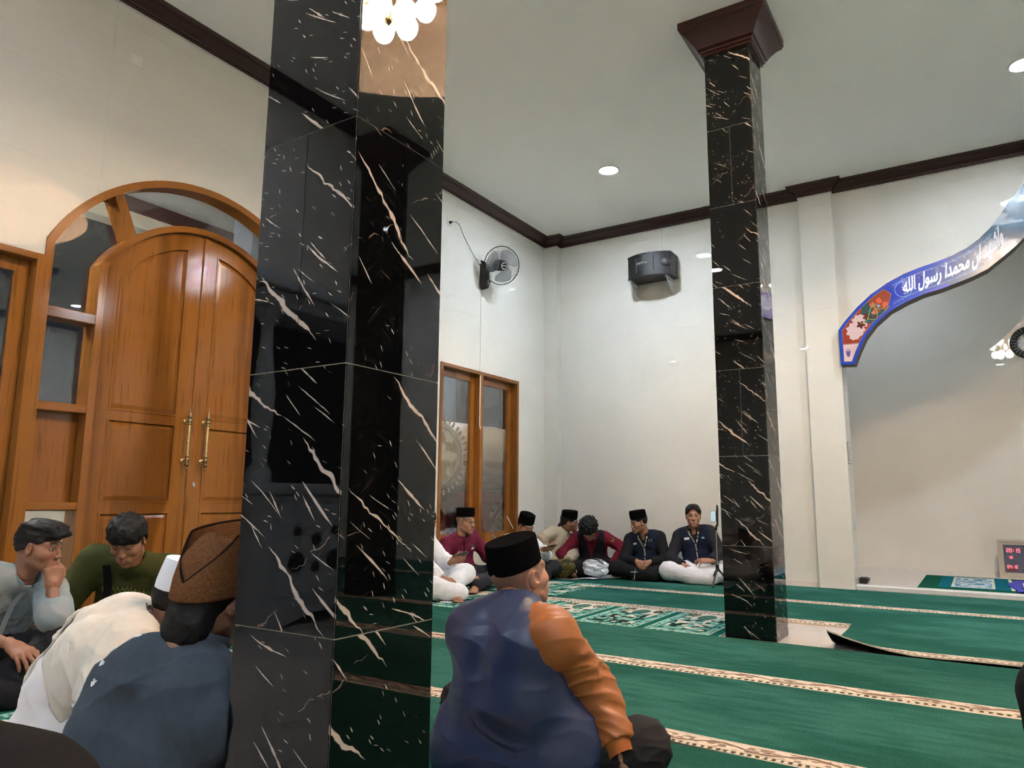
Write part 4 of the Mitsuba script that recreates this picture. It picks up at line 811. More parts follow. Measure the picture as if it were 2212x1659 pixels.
# ------------------------------------------------------------------ cups, papers, phones and the phone tripod
scene['cup_plastic'] = {'type': 'thindielectric', 'int_ior': 1.35}
scene['cup_rim'] = {'type': 'twosided', 'bsdf': {'type': 'principled', 'base_color': C(0.75, 0.80, 0.82), 'roughness': 0.2}}
scene['water'] = {'type': 'dielectric', 'int_ior': 1.33}
scene['paper'] = diffuse((0.80, 0.82, 0.88))
scene['foil_lid'] = rough((0.55, 0.70, 0.70), 0.25)
def cup(x, y, label, z=0.011, lying=False, lid=False, inverted=False, fill=0.35, straw=False):
    k = thing('plastic_cup', label, 'cup', None)
    r0, r1, h = 0.026, 0.036, 0.098
    if inverted: r0, r1 = r1, r0
    side = lathe([(r0, 0.0), (r0+(r1-r0)*0.3, h*0.3), (r0+(r1-r0)*0.32+0.001, h*0.32), (r0+(r1-r0)*0.7, h*0.7), (r1, h)], 28, (x, y, z))
    obj('wall', side, 'cup_plastic', k, smooth=40)
    zr = z if inverted else z+h; rr = max(r0, r1)
    obj('rim', lathe([(rr-0.001, zr-0.001), (rr+0.003, zr-0.001), (rr+0.003, zr+0.002), (rr-0.001, zr+0.002), (rr-0.001, zr-0.001)], 28, (x, y, 0)), 'cup_rim', k, smooth=40)
    zb = z+h if inverted else z
    obj('base', lathe([(0.0001, zb+0.002), (min(r0, r1)-0.001, zb+0.002), (min(r0, r1), zb)], 28, (x, y, 0)), 'cup_plastic', k, smooth=40)
    for t in (): obj('ridge', lathe([(r0+(r1-r0)*t, z+h*t-0.002), (r0+(r1-r0)*t+0.0016, z+h*t), (r0+(r1-r0)*t, z+h*t+0.002)], 28, (x, y, 0)), 'cup_rim', k, smooth=40)
    if lid: obj('lid', lathe([(0.0001, zr+0.003), (rr+0.006, zr+0.003), (rr+0.006, zr+0.001)], 28, (x, y, 0)), 'foil_lid', k)
    if straw: obj('straw', tube([(x, y, z+0.02), (x+0.012, y+0.01, z+h+0.035)], 0.0025, 6), 'plastic_white', k)
    return k
cup(-3.99, 5.26, 'upside-down clear plastic cup on the patterned rug, nearest the black column', 0.0075, inverted=True)
obj('torn_lid', sheet(-4.05, -3.93, 5.185, 5.25, lambda X, Y: 0.007+0.006*np.abs(np.sin(X*90)), 0.001, 14, 6), 'paper', smooth=True, label='torn white cup lid beside the upside-down cup', category='lid')
cup(-3.955, 5.37, 'clear plastic cup standing upright in front of the hands of the man in white', 0.0075)
cup(-4.09, 7.60, 'clear plastic cup on the floor by the man in the olive sarong', inverted=True)
cup(-3.298, 7.72, 'clear plastic cup with lid and straw before the man in lanyard and black cap', lid=True, straw=True)
cup(-2.705, 7.73, 'small clear plastic cup in front of the white sarong', inverted=False)
pk = thing('paper_sheet', 'white paper sheets lying open on the green carpet between the men', 'paper')
obj('sheet', sheet(-3.93, -3.72, 7.56, 7.84, lambda X, Y: 0.012+0.012*np.sin((X+3.93)*9)+0.01*(Y-7.56), 0.0008, 10, 6, lambda X, Y: (X+0.35*(Y-7.56), Y)), 'paper', pk, smooth=True)
obj('rolled_end', orient(lathe([(0.022, -0.13), (0.024, 0.13)], 14), (-3.62, 7.80, 0.036), frame_from((0, 0, 1), (0.7, 1, 0))), 'paper', pk, smooth=40)
scene['book_pink'] = diffuse((0.45, 0.30, 0.26))
nb = thing('notebook', 'dark notebook with a pinkish cover on the carpet by the cup', 'book')
obj('cover', bevel(-4.16, -3.90, 7.46, 7.60, 0.0105, 0.016, 0.001), 'book_pink', nb)
obj('pages', bevel(-4.13, -3.95, 7.47, 7.59, 0.016, 0.023, 0.001), 'plastic_black', nb)
tk = thing('phone_tripod', 'black phone tripod standing on the carpet beside the farther column', 'tripod')
tx_, ty_ = -2.39, 7.80
for a in (0.4, 2.5, 4.6): obj('leg', hull([(tx_, ty_, 0.20, 0.011), (tx_+0.14*math.cos(a), ty_+0.14*math.sin(a), 0.020, 0.009)], 1), 'plastic_black', tk, smooth=30)
obj('collar', lathe([(0.0, 0.16), (0.017, 0.165), (0.02, 0.20), (0.016, 0.235), (0.0, 0.24)], 16, (tx_, ty_, 0)), 'plastic_black', tk, smooth=40)
obj('pole', tube([(tx_, ty_, 0.22), (tx_, ty_, 0.60)], 0.0045, 8), 'steel', tk, smooth=True)
obj('head', hull([(tx_, ty_, 0.60, 0.014), (tx_+0.004, ty_, 0.635, 0.012)], 1), 'plastic_black', tk, smooth=True)
obj('clamp', cat(hull([(tx_+0.018, ty_, 0.64, 0.010), (tx_+0.02, ty_, 0.80, 0.012)], 1), hull([(tx_+0.02, ty_, 0.80, 0.013), (tx_+0.02, ty_, 0.845, 0.010)], 1)), 'plastic_black', tk, smooth=30)
scene['screen_glow'] = rough((0.10, 0.16, 0.18), 0.05)
def phone(name, label, at, rot, glow=False, case='plastic_black', w=0.072, h=0.152):
    """columns of rot: width, height, screen normal"""
    k = thing('phone', label, 'phone')
    r = sbox(-w/2+0.008, -h/2+0.008, w/2-0.008, h/2-0.008).buffer(0.008)
    m = ext(r, 0.008); m.apply_translation((0, 0, -0.008)); obj('body', orient(m, at, rot), case, k)
    m = ext(r.buffer(-0.003), 0.0006); obj('screen', orient(m, at, rot), 'screen_lit' if glow else 'screen_dark', k)
    m = ext(sbox(-w*0.36, h*0.22, -w*0.05, h*0.42).buffer(0.004), 0.0015); m.apply_translation((0, 0, -0.0095)); obj('camera_bump', orient(m, at, rot), 'plastic_black', k)
    return k
scene['screen_dark'] = rough((0.010, 0.011, 0.013), 0.05); scene['screen_lit'] = diffuse((0.2, 0.2, 0.2))
k_ = phone('phone', 'phone held upright in the tripod beside the farther column', np.array([tx_-0.022, ty_-0.012, 0.735]), np.array([[0, -1, 0], [0, 0, 0], [0, 0, 0]]).T*0+np.stack([(0, 0, 1), (-1, 0, 0), (0, -1, 0)], 1) if False else np.stack([(0.985, -0.17, 0), (0, 0, 1), (-0.17, -0.985, 0)], 1), w=0.062, h=0.115, glow=True)
scene[k_+'__screen']['emitter'] = {'type': 'area', 'radiance': C(0.035, 0.05, 0.055)}

# ------------------------------------------------------------------ the cabinet behind the camera, mirrored in the nearest column
scene['cabinet_white'] = rough((0.62, 0.66, 0.70), 0.2)
cb = thing('carved_cabinet', 'pale carved cabinet with posts and pediment behind the camera, mirrored in the nearest column', 'cabinet')
QX, QY = 0.0, 0.0
XF = lambda v: np.stack([-4.185+v[:, 1], -0.98-v[:, 0], v[:, 2]], 1)
def cbox(a, b, c, d, e, f): return bevel(a, b, c, d, e, f, 0.012)
obj('base', cbox(QX, QX+1.9, QY-0.6, QY, 0.10, 0.92), 'cabinet_white', cb)
obj('plinth', ext_y(Polygon([(QX-0.04, 0.0), (QX+0.25, 0.0), (QX+0.5, 0.07), (QX+0.95, 0.10), (QX+1.4, 0.07), (QX+1.65, 0.0), (QX+1.94, 0.0), (QX+1.94, 0.16), (QX-0.04, 0.16)]), QY-0.6, QY+0.03), 'cabinet_white', cb)
for i in range(2):
    x0 = QX+0.20+0.78*i; d_ = obj('door', cbox(x0, x0+0.72, QY-0.02, QY+0.02, 0.20, 0.86), 'cabinet_white', cb)
    for dx, dz, r in ((0.18, 0.56, 0.035), (0.36, 0.50, 0.05), (0.54, 0.56, 0.035), (0.18, 0.34, 0.075), (0.54, 0.34, 0.075), (0.36, 0.30, 0.04)):
        obj('rosette', facing(lathe([(r, 0), (r*0.8, 0.012), (0, 0.008)], 18), (x0+dx, QY+0.02, 0.1+dz)).apply_scale(1) if False else orient(lathe([(r, 0), (r*0.8, 0.012), (0, 0.008)], 18), (x0+dx, QY+0.02, 0.1+dz), [[1, 0, 0], [0, 0, 1], [0, 1, 0]]), 'plastic_black', d_, smooth=30)
obj('counter', cbox(QX-0.04, QX+1.94, QY-0.62, QY+0.04, 0.92, 1.0), 'cabinet_white', cb)
for x in (QX+0.12, QX+1.78): obj('post', lathe([(0.09, 1.0), (0.09, 1.08), (0.05, 1.14), (0.075, 1.4), (0.085, 1.65), (0.05, 1.95), (0.045, 2.15), (0.09, 2.22), (0.09, 2.30)], 20, (x, QY-0.12, 0)), 'cabinet_white', cb, smooth=40)
obj('entablature', cat(cbox(QX-0.02, QX+1.92, QY-0.6, QY, 2.28, 2.40), cbox(QX-0.06, QX+1.96, QY-0.6, QY+0.05, 2.40, 2.47)), 'cabinet_white', cb)
obj('pediment', ext_y(Polygon([(QX-0.08, 2.47)]+[(QX-0.08+2.06*t, 2.47+0.10+0.22*abs(2*t-1)**1.5) for t in np.linspace(0, 1, 25)]+[(QX+1.98, 2.47)]), QY-0.55, QY-0.40), 'cabinet_white', cb)
obj('back_panel', cbox(QX+0.05, QX+1.85, QY-0.6, QY-0.55, 1.0, 2.3), 'plastic_black', cb)
XF = None
# ------------------------------------------------------------------ people: signed-distance modelling, meshed with sparse surface nets
F32 = np.float32
def surface_nets(fn, lo, hi, h):
    """triangles of fn = 0 inside the box; fn takes (N, 3) and is evaluated finely only near the surface"""
    lo, hi = np.asarray(lo, float), np.asarray(hi, float); B = 4
    n = np.ceil((hi-lo)/h/B).astype(int)+1; N = n*B+1
    ax = [lo[i]+h*B*np.arange(n[i]+1) for i in range(3)]
    G = np.stack(np.meshgrid(*ax, indexing='ij'), -1)
    co = fn(G.reshape(-1, 3).astype(F32)).reshape(G.shape[:3])
    D = np.repeat(np.repeat(np.repeat(co, B, 0), B, 1), B, 2)[:N[0], :N[1], :N[2]].astype(F32)
    D = np.where(D < 0, -1, 1).astype(F32)*10
    c = np.abs(co); near = c < h*B*1.9
    blk = np.zeros(n, bool)
    for a, b, d in np.ndindex(2, 2, 2): blk |= near[a:a+n[0], b:b+n[1], d:d+n[2]]
    sg = co < 0; mn = np.ones(n, bool); mx = np.zeros(n, bool)
    for a, b, d in np.ndindex(2, 2, 2): q = sg[a:a+n[0], b:b+n[1], d:d+n[2]]; mn &= q; mx |= q
    blk |= mx & ~mn
    bi = np.argwhere(blk)
    if len(bi) == 0: return np.zeros((0, 3)), np.zeros((0, 3), int)
    off = np.stack(np.meshgrid(*[np.arange(B+1)]*3, indexing='ij'), -1).reshape(-1, 3)
    idx = (bi[:, None]*B+off[None]).reshape(-1, 3)
    lin = np.unique(np.ravel_multi_index(idx.T, N)); ijk = np.stack(np.unravel_index(lin, N), 1)
    D.ravel()[lin] = fn((lo+ijk*h).astype(F32))
    s = D < 0
    cnt = sum(s[a:N[0]-1+a, b:N[1]-1+b, d:N[2]-1+d].astype(np.int8) for a, b, d in np.ndindex(2, 2, 2))
    act = np.argwhere((cnt > 0) & (cnt < 8)); cid = np.full(np.array(N)-1, -1, np.int32); cid[tuple(act.T)] = np.arange(len(act))
    P = np.zeros((len(act), 3)); W = np.zeros(len(act))
    cor = [np.array(q) for q in np.ndindex(2, 2, 2)]
    for a in cor:
        for k in range(3):
            if a[k]: continue
            b = a.copy(); b[k] = 1
            d0 = D[tuple((act+a).T)]; d1 = D[tuple((act+b).T)]; m = (d0 < 0) != (d1 < 0)
            t = np.where(m, np.clip(d0/np.where(m, d0-d1, 1), 0.02, 0.98), 0); p = np.tile(a.astype(float), (len(act), 1)); p[:, k] += t
            P += p*m[:, None]; W += m
    V = lo+(act+P/np.maximum(W, 1)[:, None])*h
    F = []
    for k in range(3):
        u, v = (k+1) % 3, (k+2) % 3
        sl0 = [slice(0, N[i]) for i in range(3)]; sl1 = list(sl0); sl0[k] = slice(0, N[k]-1); sl1[k] = slice(1, N[k])
        e = np.argwhere(s[tuple(sl0)] != s[tuple(sl1)])
        e = e[(e[:, u] > 0) & (e[:, v] > 0) & (e[:, u] < N[u]-1) & (e[:, v] < N[v]-1)]
        if len(e) == 0: continue
        pos = s[tuple(e.T)]
        def cc(du, dv): q = e.copy(); q[:, u] -= du; q[:, v] -= dv; return cid[tuple(q.T)]
        q = np.stack([cc(1, 1), cc(0, 1), cc(0, 0), cc(1, 0)], 1)
        q[~pos] = q[~pos][:, ::-1]; F += [q[:, [0, 1, 2]], q[:, [0, 2, 3]]]
    F = np.vstack(F); F = F[(F >= 0).all(1)]
    return V, F
def _d(a): return np.asarray(a, F32)
def rc(p, a, b, ra, rb):
    a, b = _d(a), _d(b); ba = b-a; L = float(ba@ba)
    pa = p-a; h = np.clip(pa@ba/max(L, 1e-9), 0, 1) if L > 1e-9 else np.zeros(len(p), F32)
    q = pa-h[:, None]*ba; return np.sqrt(np.einsum('ij,ij->i', q, q))-(ra+(rb-ra)*h)
def ell(p, c, r, R=None):
    q = p-_d(c)
    if R is not None: q = q@_d(R)
    r = _d(r); k0 = np.sqrt(((q/r)**2).sum(1)); k1 = np.sqrt(((q/r**2)**2).sum(1)); return k0*(k0-1)/np.maximum(k1, 1e-6)
def smin(a, b, k):
    h = np.maximum(k-np.abs(a-b), 0)/k; return np.minimum(a, b)-h*h*k*0.25
def smax(a, b, k): return -smin(-a, -b, k)
def union(p, prims, k):
    d = None
    for q in prims:
        e = rc(p, *q) if len(q) == 4 else ell(p, *q[1:]); d = e if d is None else smin(d, e, k)
    return d
def trim(V, F, used=None):
    u = np.unique(F); m = np.full(len(V), -1); m[u] = np.arange(len(u)); return V[u], m[F]
def mesh(V, F): return trimesh.Trimesh(V, F, process=False)
def normals(V, F):
    n = np.zeros_like(V); fn = np.cross(V[F[:, 1]]-V[F[:, 0]], V[F[:, 2]]-V[F[:, 0]])
    for k in range(3): np.add.at(n, F[:, k], fn)
    return n/np.maximum(np.linalg.norm(n, axis=1, keepdims=True), 1e-12)
def unit(v): v = np.asarray(v, float); return v/max(np.linalg.norm(v), 1e-9)
def rx(a): c, s = math.cos(a), math.sin(a); return np.array([[1, 0, 0], [0, c, -s], [0, s, c]])
def ry(a): c, s = math.cos(a), math.sin(a); return np.array([[c, 0, s], [0, 1, 0], [-s, 0, c]])
def rz(a): c, s = math.cos(a), math.sin(a); return np.array([[c, -s, 0], [s, c, 0], [0, 0, 1]])
RAD = math.radians

# canonical head: origin between the ears, +y the face, +z up
def head_sdf(p, open_mouth=0.0, wide=1.0):
    q = p.copy(); q[:, 0] = np.abs(q[:, 0])/wide
    d = ell(q, (0, -0.018, 0.034), (0.073, 0.092, 0.083))
    d = smin(d, ell(q, (0, 0.028, -0.022), (0.060, 0.062, 0.080)), 0.03)
    d = smin(d, rc(q, (0.046, 0.005, -0.055), (0.012, 0.070, -0.096), 0.019, 0.016), 0.03)
    d = smin(d, rc(q, (0, 0.076, -0.100), (0, 0.070, -0.098), 0.016, 0.016), 0.02)
    d = smin(d, rc(q, (0.043, 0.058, -0.022), (0.052, 0.030, -0.018), 0.019, 0.016), 0.03)
    d = smin(d, rc(q, (0.012, 0.082, 0.026), (0.044, 0.068, 0.026), 0.010, 0.009), 0.02)
    d = smin(d, rc(q, (0.020, 0.078, -0.066), (0, 0.082, -0.066), 0.016, 0.016), 0.02)
    d = smax(d, -rc(q, (0.026, 0.103, 0.005), (0.037, 0.098, 0.004), 0.0155, 0.0145), 0.012)
    d = smin(d, rc(q, (0.0305, 0.0715, 0.005), (0.033, 0.0705, 0.005), 0.0135, 0.013), 0.003)
    d = smin(d, rc(q, (0, 0.084, 0.018), (0, 0.104, -0.026), 0.0075, 0.0105), 0.012)
    d = smin(d, rc(q, (0.011, 0.095, -0.031), (0.007, 0.100, -0.031), 0.0085, 0.008), 0.007)
    d = smin(d, rc(q, (0, 0.0955, -0.0575), (0.017, 0.089, -0.060), 0.0062, 0.0032), 0.006)
    d = smin(d, rc(q, (0, 0.0945, -0.0690-open_mouth), (0.015, 0.088, -0.066-open_mouth*0.6), 0.0072, 0.0035), 0.006)
    d = smax(d, -rc(q, (0, 0.103, -0.0632-open_mouth*0.5), (0.018, 0.094, -0.0632-open_mouth*0.5), 0.0016+open_mouth*0.5, 0.001), 0.004)
    d = smax(d, -rc(q, (0, 0.099, -0.050), (0, 0.103, -0.041), 0.0022, 0.002), 0.005)
    e = ell(q, (0.0775, -0.004, -0.004), (0.0075, 0.019, 0.031), rz(RAD(-22))@rx(RAD(-10)))
    e = smax(e, -ell(q, (0.0835, 0.002, 0.002), (0.006, 0.0105, 0.018), rz(RAD(-22))), 0.004)
    d = smin(d, e, 0.006)
    d = smin(d, rc(q, (0, -0.030, -0.045), (0, -0.042, -0.125), 0.056, 0.053), 0.03)
    return d
_HEADS = {}
def head_mesh(h, om=0.0, wide=1.0):
    k = (h, om, wide)
    if k not in _HEADS: _HEADS[k] = surface_nets(lambda p: head_sdf(p, om, wide), (-0.105, -0.135, -0.165), (0.105, 0.135, 0.135), h)
    return _HEADS[k]
def head_colors(V, skin, mustache=0.0, goatee=0.0, stubble=0.0, shave=None, brow=1.0, lids=0.25, hairtone=(0.012, 0.010, 0.010), lip=(0.36, 0.115, 0.095)):
    x, y, z = np.abs(V[:, 0]), V[:, 1], V[:, 2]
    c = np.tile(np.array(skin, float), (len(V), 1))
    n = meshkit.fbm(V*38+5, 3); c *= (0.90+0.2*n)[:, None]
    def put(w, col): c[:] = c*(1-w[:, None])+np.array(col)*w[:, None]
    S = lambda e0, e1, v: np.clip((v-e0)/(e1-e0), 0, 1)**2*(3-2*np.clip((v-e0)/(e1-e0), 0, 1))
    front = S(0.045, 0.06, y)
    put(S(1.3, 0.6, np.sqrt(((x-0.045)/0.028)**2+((z+0.025)/0.02)**2))*front*0.22, (skin[0]*1.15, skin[1]*0.8, skin[2]*0.75))
    put(S(1.0, 0.4, np.sqrt(((x-0.031)/0.024)**2+((z-0.004)/0.015)**2))*front*0.35, (skin[0]*0.55, skin[1]*0.5, skin[2]*0.5))
    eye = np.sqrt(((x-0.031)/0.0150)**2+((z-0.005)/(0.0052*(1-lids)+0.0012))**2)
    put(S(1.35, 1.05, eye)*front*0.85, (0.035, 0.02, 0.016)); put(S(1.0, 0.85, eye)*front*(1-0.9*lids), (0.36, 0.33, 0.30))
    put(S(0.0074, 0.0060, np.hypot(x-0.031, z-0.0065))*S(1.05, 0.9, eye)*front, (0.016, 0.009, 0.007))
    bz = 0.0275+0.006*np.sin(np.clip((x-0.012)/0.042, 0, 1)*PI)
    put(S(0.0052, 0.0025, np.abs(z-bz))*S(0.010, 0.015, x)*S(0.056, 0.048, x)*front*0.92*brow, hairtone)
    put(S(1.15, 0.8, np.sqrt((x/0.022)**2+((z+0.0635)/0.0120)**2))*S(0.070, 0.084, y)*0.8, lip)
    put(S(0.0022, 0.0008, np.abs(z+0.0632))*S(0.021, 0.017, x)*front*0.75, (0.06, 0.018, 0.016))
    put(S(1.2, 0.8, np.sqrt(((x-0.008)/0.0045)**2+((z+0.037)/0.003)**2))*S(0.08, 0.09, y)*0.8, (0.05, 0.02, 0.016))
    if mustache: put(S(1.1, 0.7, np.sqrt((x/0.026)**2+((z+0.048+x*0.25)/0.0065)**2))*front*mustache, hairtone)
    if goatee: put(S(1.1, 0.6, np.sqrt((x/0.018)**2+((z+0.098)/0.014)**2))*front*goatee, hairtone)
    if stubble: put(S(-0.035, -0.075, z)*S(0.0, 0.04, y)*stubble*(0.5+0.5*n), (0.10, 0.06, 0.045))
    if shave:
        lo_, col = shave; w = S(-0.005, 0.006, z-(lo_+0.50*(y-0.02)))*S(0.085, 0.06, y)*S(0.9, 1.3, np.sqrt(((y+0.004)/0.024)**2+((z+0.004)/0.036)**2)); put(w*(0.7+0.3*n), col)
    return np.clip(c, 0, 1)

def hair_sdf(style):
    def f(p):
        q = p.copy(); sx = q[:, 0]; ax_ = np.abs(sx); y, z = q[:, 1], q[:, 2]
        base = ell(q, (0, -0.018, 0.034), (0.073, 0.092, 0.083))
        ear = np.sqrt(((ax_-0.08)/0.8)**2+((y-0.006)/1.0)**2+((z+0.004)/1.25)**2)-0.027
        nz = (meshkit.fbm(p*55, 3, 1)-0.5)
        if style == 'short': d = base-0.009-0.006*nz; line = (0.012+0.50*(y-0.02))-z
        elif style == 'crop': d = base-0.006-0.004*nz; line = (0.000+0.50*(y-0.02))-z
        elif style == 'long_back':
            d = base-0.011-0.008*nz; d = smin(d, ell(q, (0, -0.085, -0.045), (0.062, 0.035, 0.045))-0.012*nz, 0.03); line = (0.005+0.62*(y-0.02))-z; line = np.maximum(line, -(q[:, 2]+0.10))
            d = smin(d, ell(q, (0, -0.115, -0.065), (0.045, 0.022, 0.022))-0.014*nz, 0.02)
        elif style == 'nape': d = base-0.010-0.006*nz; d = smin(d, ell(q, (0, -0.060, -0.068), (0.068, 0.049, 0.072))-0.008*nz, 0.03); line = np.maximum(np.maximum((-0.085+0.65*(y-0.02))-z, y-0.035), z-0.022-0.36*y); ear = ear+0.02
        elif style == 'swept':
            st = meshkit.noise(np.stack([sx*90, y*18, z*60], -1), 4)-0.5
            d = smin(base-0.010, ell(q, (0.005, 0.012, 0.098), (0.066, 0.100, 0.034), rx(RAD(4))), 0.03)
            d = smin(d, ell(q, (0.012, 0.090, 0.082), (0.052, 0.044, 0.026), rx(RAD(-12))), 0.02)-0.016*st-0.008*nz; line = (0.018+0.50*(y-0.02))-z
        elif style == 'mop':
            st = meshkit.noise(np.stack([sx*80, y*50, z*22], -1), 6)-0.5
            d = smin(base-0.018, ell(q, (0, 0.005, 0.085), (0.083, 0.092, 0.050)), 0.03); d = smin(d, ell(q, (0, 0.068, 0.062), (0.064, 0.040, 0.036)), 0.025)-0.014*st-0.008*nz; line = (0.006+0.42*(y-0.03))-z
        elif style == 'parted':
            st = meshkit.noise(np.stack([sx*60, y*22, z*34], -1), 8)-0.5
            d = smin(base-0.013, ell(q, (0, -0.005, 0.078), (0.081, 0.090, 0.056)), 0.03)
            for s in (-1, 1): d = smin(d, rc(q, (s*0.006, 0.062, 0.118), (s*0.058, 0.060, 0.078), 0.018, 0.014), 0.015); d = smin(d, rc(q, (s*0.060, 0.058, 0.076), (s*0.070, 0.034, 0.040), 0.012, 0.008), 0.015)
            d = d-0.012*st-0.005*nz; line = (0.022+0.55*(y-0.02))-z
            gap = np.maximum(np.sqrt((sx/0.050)**2+((z-0.045)/0.044)**2)-1, -(y-0.040)/0.05)*0.05; d = smax(d, -gap, 0.010)
        elif style == 'curly':
            cu = meshkit.noise(p*62, 9)-0.5; cu2 = meshkit.noise(p*120, 3)-0.5
            d = smin(base-0.030, ell(q, (0, 0.0, 0.075), (0.098, 0.108, 0.076)), 0.03); d = smin(d, ell(q, (0, 0.082, 0.060), (0.070, 0.036, 0.038)), 0.02)-0.040*cu-0.016*cu2; line = (-0.005+0.42*(y-0.03))-z
        d = smax(d, line+0.004*nz, 0.008); d = smax(d, -ear, 0.01); return d
    return f
_HAIR = {}
def hair_mesh(style, h=0.0048):
    if style not in _HAIR:
        V, F = surface_nets(hair_sdf(style), (-0.13, -0.16, -0.13), (0.13, 0.17, 0.18), h); _HAIR[style] = (V, F)
    return _HAIR[style]

# canonical hand: wrist at the origin, +y along the fingers, -z the palm; right hand has its thumb at -x
_HANDS = {}
def hand_mesh(curl, side, h=0.0035, thumb=0.5, spread=0.10):
    key = (tuple(np.atleast_1d(curl)), side, h, thumb, spread)
    if key in _HANDS: return _HANDS[key]
    cu = np.broadcast_to(np.atleast_1d(np.array(curl, float)), (4,)) if np.size(curl) in (1, 4) else curl
    pr = []; wr = np.array([0, 0.0, 0])
    kn = np.array([(-0.030, 0.086, 0.002), (-0.010, 0.090, 0.004), (0.010, 0.086, 0.003), (0.028, 0.078, 0.0)])
    L = [(0.043, 0.026, 0.020), (0.047, 0.030, 0.021), (0.043, 0.028, 0.021), (0.034, 0.021, 0.018)]
    palm = [(np.array([x0, 0.012, 0.0]), k_+np.array([0, -0.006, -0.002]), 0.0155, 0.0125) for x0, k_ in zip((-0.018, -0.006, 0.007, 0.017), kn)]
    palm += [((0, -0.03, 0), (0, 0.015, 0), 0.0265, 0.024), ((-0.022, 0.022, -0.010), (-0.026, 0.060, -0.008), 0.017, 0.013)]
    fingers = []
    for i in range(4):
        p_ = kn[i].copy(); a = 0.0; sp = (i-1.5)*spread
        for j, l in enumerate(L[i]):
            a += RAD(cu[i])*(0.9, 1.05, 0.7)[j]; dvec = np.array([math.sin(sp)*math.cos(a), math.cos(sp)*math.cos(a), -math.sin(a)]); n_ = p_+dvec*l
            fingers.append((i, (p_.copy(), n_, (0.0098, 0.0088, 0.0080)[j]*(0.88 if i == 3 else 1), (0.0088, 0.0080, 0.0070)[j]*(0.88 if i == 3 else 1)))); p_ = n_
    t0 = np.array([-0.022, 0.022, -0.006]); t1 = t0+np.array([-0.030, 0.030, -0.010-0.012*thumb]); t2 = t1+np.array([-0.012+0.014*thumb, 0.030, -0.010*thumb]); t3 = t2+np.array([0.004+0.012*thumb, 0.024, -0.008*thumb])
    th = [(t0, t1, 0.0155, 0.0115), (t1, t2, 0.0110, 0.0100), (t2, t3, 0.0100, 0.0085)]
    def f(p):
        d = union(p, palm, 0.016)
        for i in range(4):
            g = None
            for k_, q in fingers:
                if k_ == i: e = rc(p, *q); g = e if g is None else smin(g, e, 0.004)
            d = smin(d, g, 0.006)
        return smin(d, union(p, th, 0.008), 0.010)
    V, F = surface_nets(f, (-0.095, -0.06, -0.13), (0.06, 0.215, 0.06), h)
    if side == 'L': V = V*[-1, 1, 1]; F = F[:, ::-1]
    _HANDS[key] = (V, F); return V, F
# canonical bare foot: ankle at the origin, +y to the toes, sole at z = -0.065; right foot's big toe at -x
_FEET = {}
def foot_mesh(side, h=0.004):
    if (side, h) in _FEET: return _FEET[(side, h)]
    pr = [((0, -0.045, -0.035), (0, -0.02, -0.03), 0.030, 0.032), ((0, 0.0, 0.05), (0, 0.0, -0.005), 0.033, 0.034), ((0, 0.0, -0.015), (-0.008, 0.115, -0.048), 0.034, 0.020), ((0, -0.02, -0.035), (0.022, 0.10, -0.05), 0.028, 0.017), ((-0.022, 0.11, -0.048), (0.03, 0.095, -0.052), 0.018, 0.014)]
    toes = [((-0.030, 0.125, -0.052), (-0.030, 0.165, -0.053), 0.013, 0.0125), ((-0.010, 0.13, -0.053), (-0.009, 0.163, -0.057), 0.010, 0.0085), ((0.007, 0.125, -0.054), (0.009, 0.155, -0.058), 0.0095, 0.008), ((0.021, 0.115, -0.055), (0.024, 0.143, -0.058), 0.009, 0.0078), ((0.034, 0.10, -0.056), (0.038, 0.126, -0.058), 0.0085, 0.0075)]
    def f(p):
        d = union(p, pr, 0.025)
        for t in toes: d = smin(d, rc(p, *t), 0.005)
        return d
    V, F = surface_nets(f, (-0.07, -0.1, -0.09), (0.07, 0.2, 0.1), h)
    if side == 'L': V = V*[-1, 1, 1]; F = F[:, ::-1]
    _FEET[(side, h)] = (V, F); return V, F

def ik(S, W, l1, l2, pole):
    d = W-S; L = np.linalg.norm(d); L2 = min(L, (l1+l2)*0.999); u = d/max(L, 1e-6); W = S+u*L2
    a = (l1*l1-l2*l2+L2*L2)/(2*L2); hh = math.sqrt(max(l1*l1-a*a, 0)); pv = np.asarray(pole, float); pv = pv-u*(pv@u); pv = unit(pv)
    return S+u*a+pv*hh, W

scene['skin'] = {'type': 'twosided', 'bsdf': {'type': 'principled', 'base_color': {'type': 'mesh_attribute', 'name': 'vertex_color'}, 'roughness': 0.48, 'specular': 0.4}}
scene['cloth'] = {'type': 'twosided', 'bsdf': {'type': 'principled', 'base_color': {'type': 'mesh_attribute', 'name': 'vertex_color'}, 'roughness': 0.85, 'specular': 0.15, 'sheen': 0.15}}
scene['cloth_satin'] = {'type': 'twosided', 'bsdf': {'type': 'principled', 'base_color': {'type': 'mesh_attribute', 'name': 'vertex_color'}, 'roughness': 0.42, 'specular': 0.45, 'sheen': 0.3}}
scene['hair_black'] = {'type': 'twosided', 'bsdf': {'type': 'principled', 'base_color': C(0.006, 0.0055, 0.0055), 'roughness': 0.55, 'specular': 0.25}}
scene['peci_velvet'] = {'type': 'twosided', 'bsdf': {'type': 'principled', 'base_color': C(0.003, 0.003, 0.0033), 'roughness': 1.0, 'specular': 0.02, 'sheen': 0.02}}

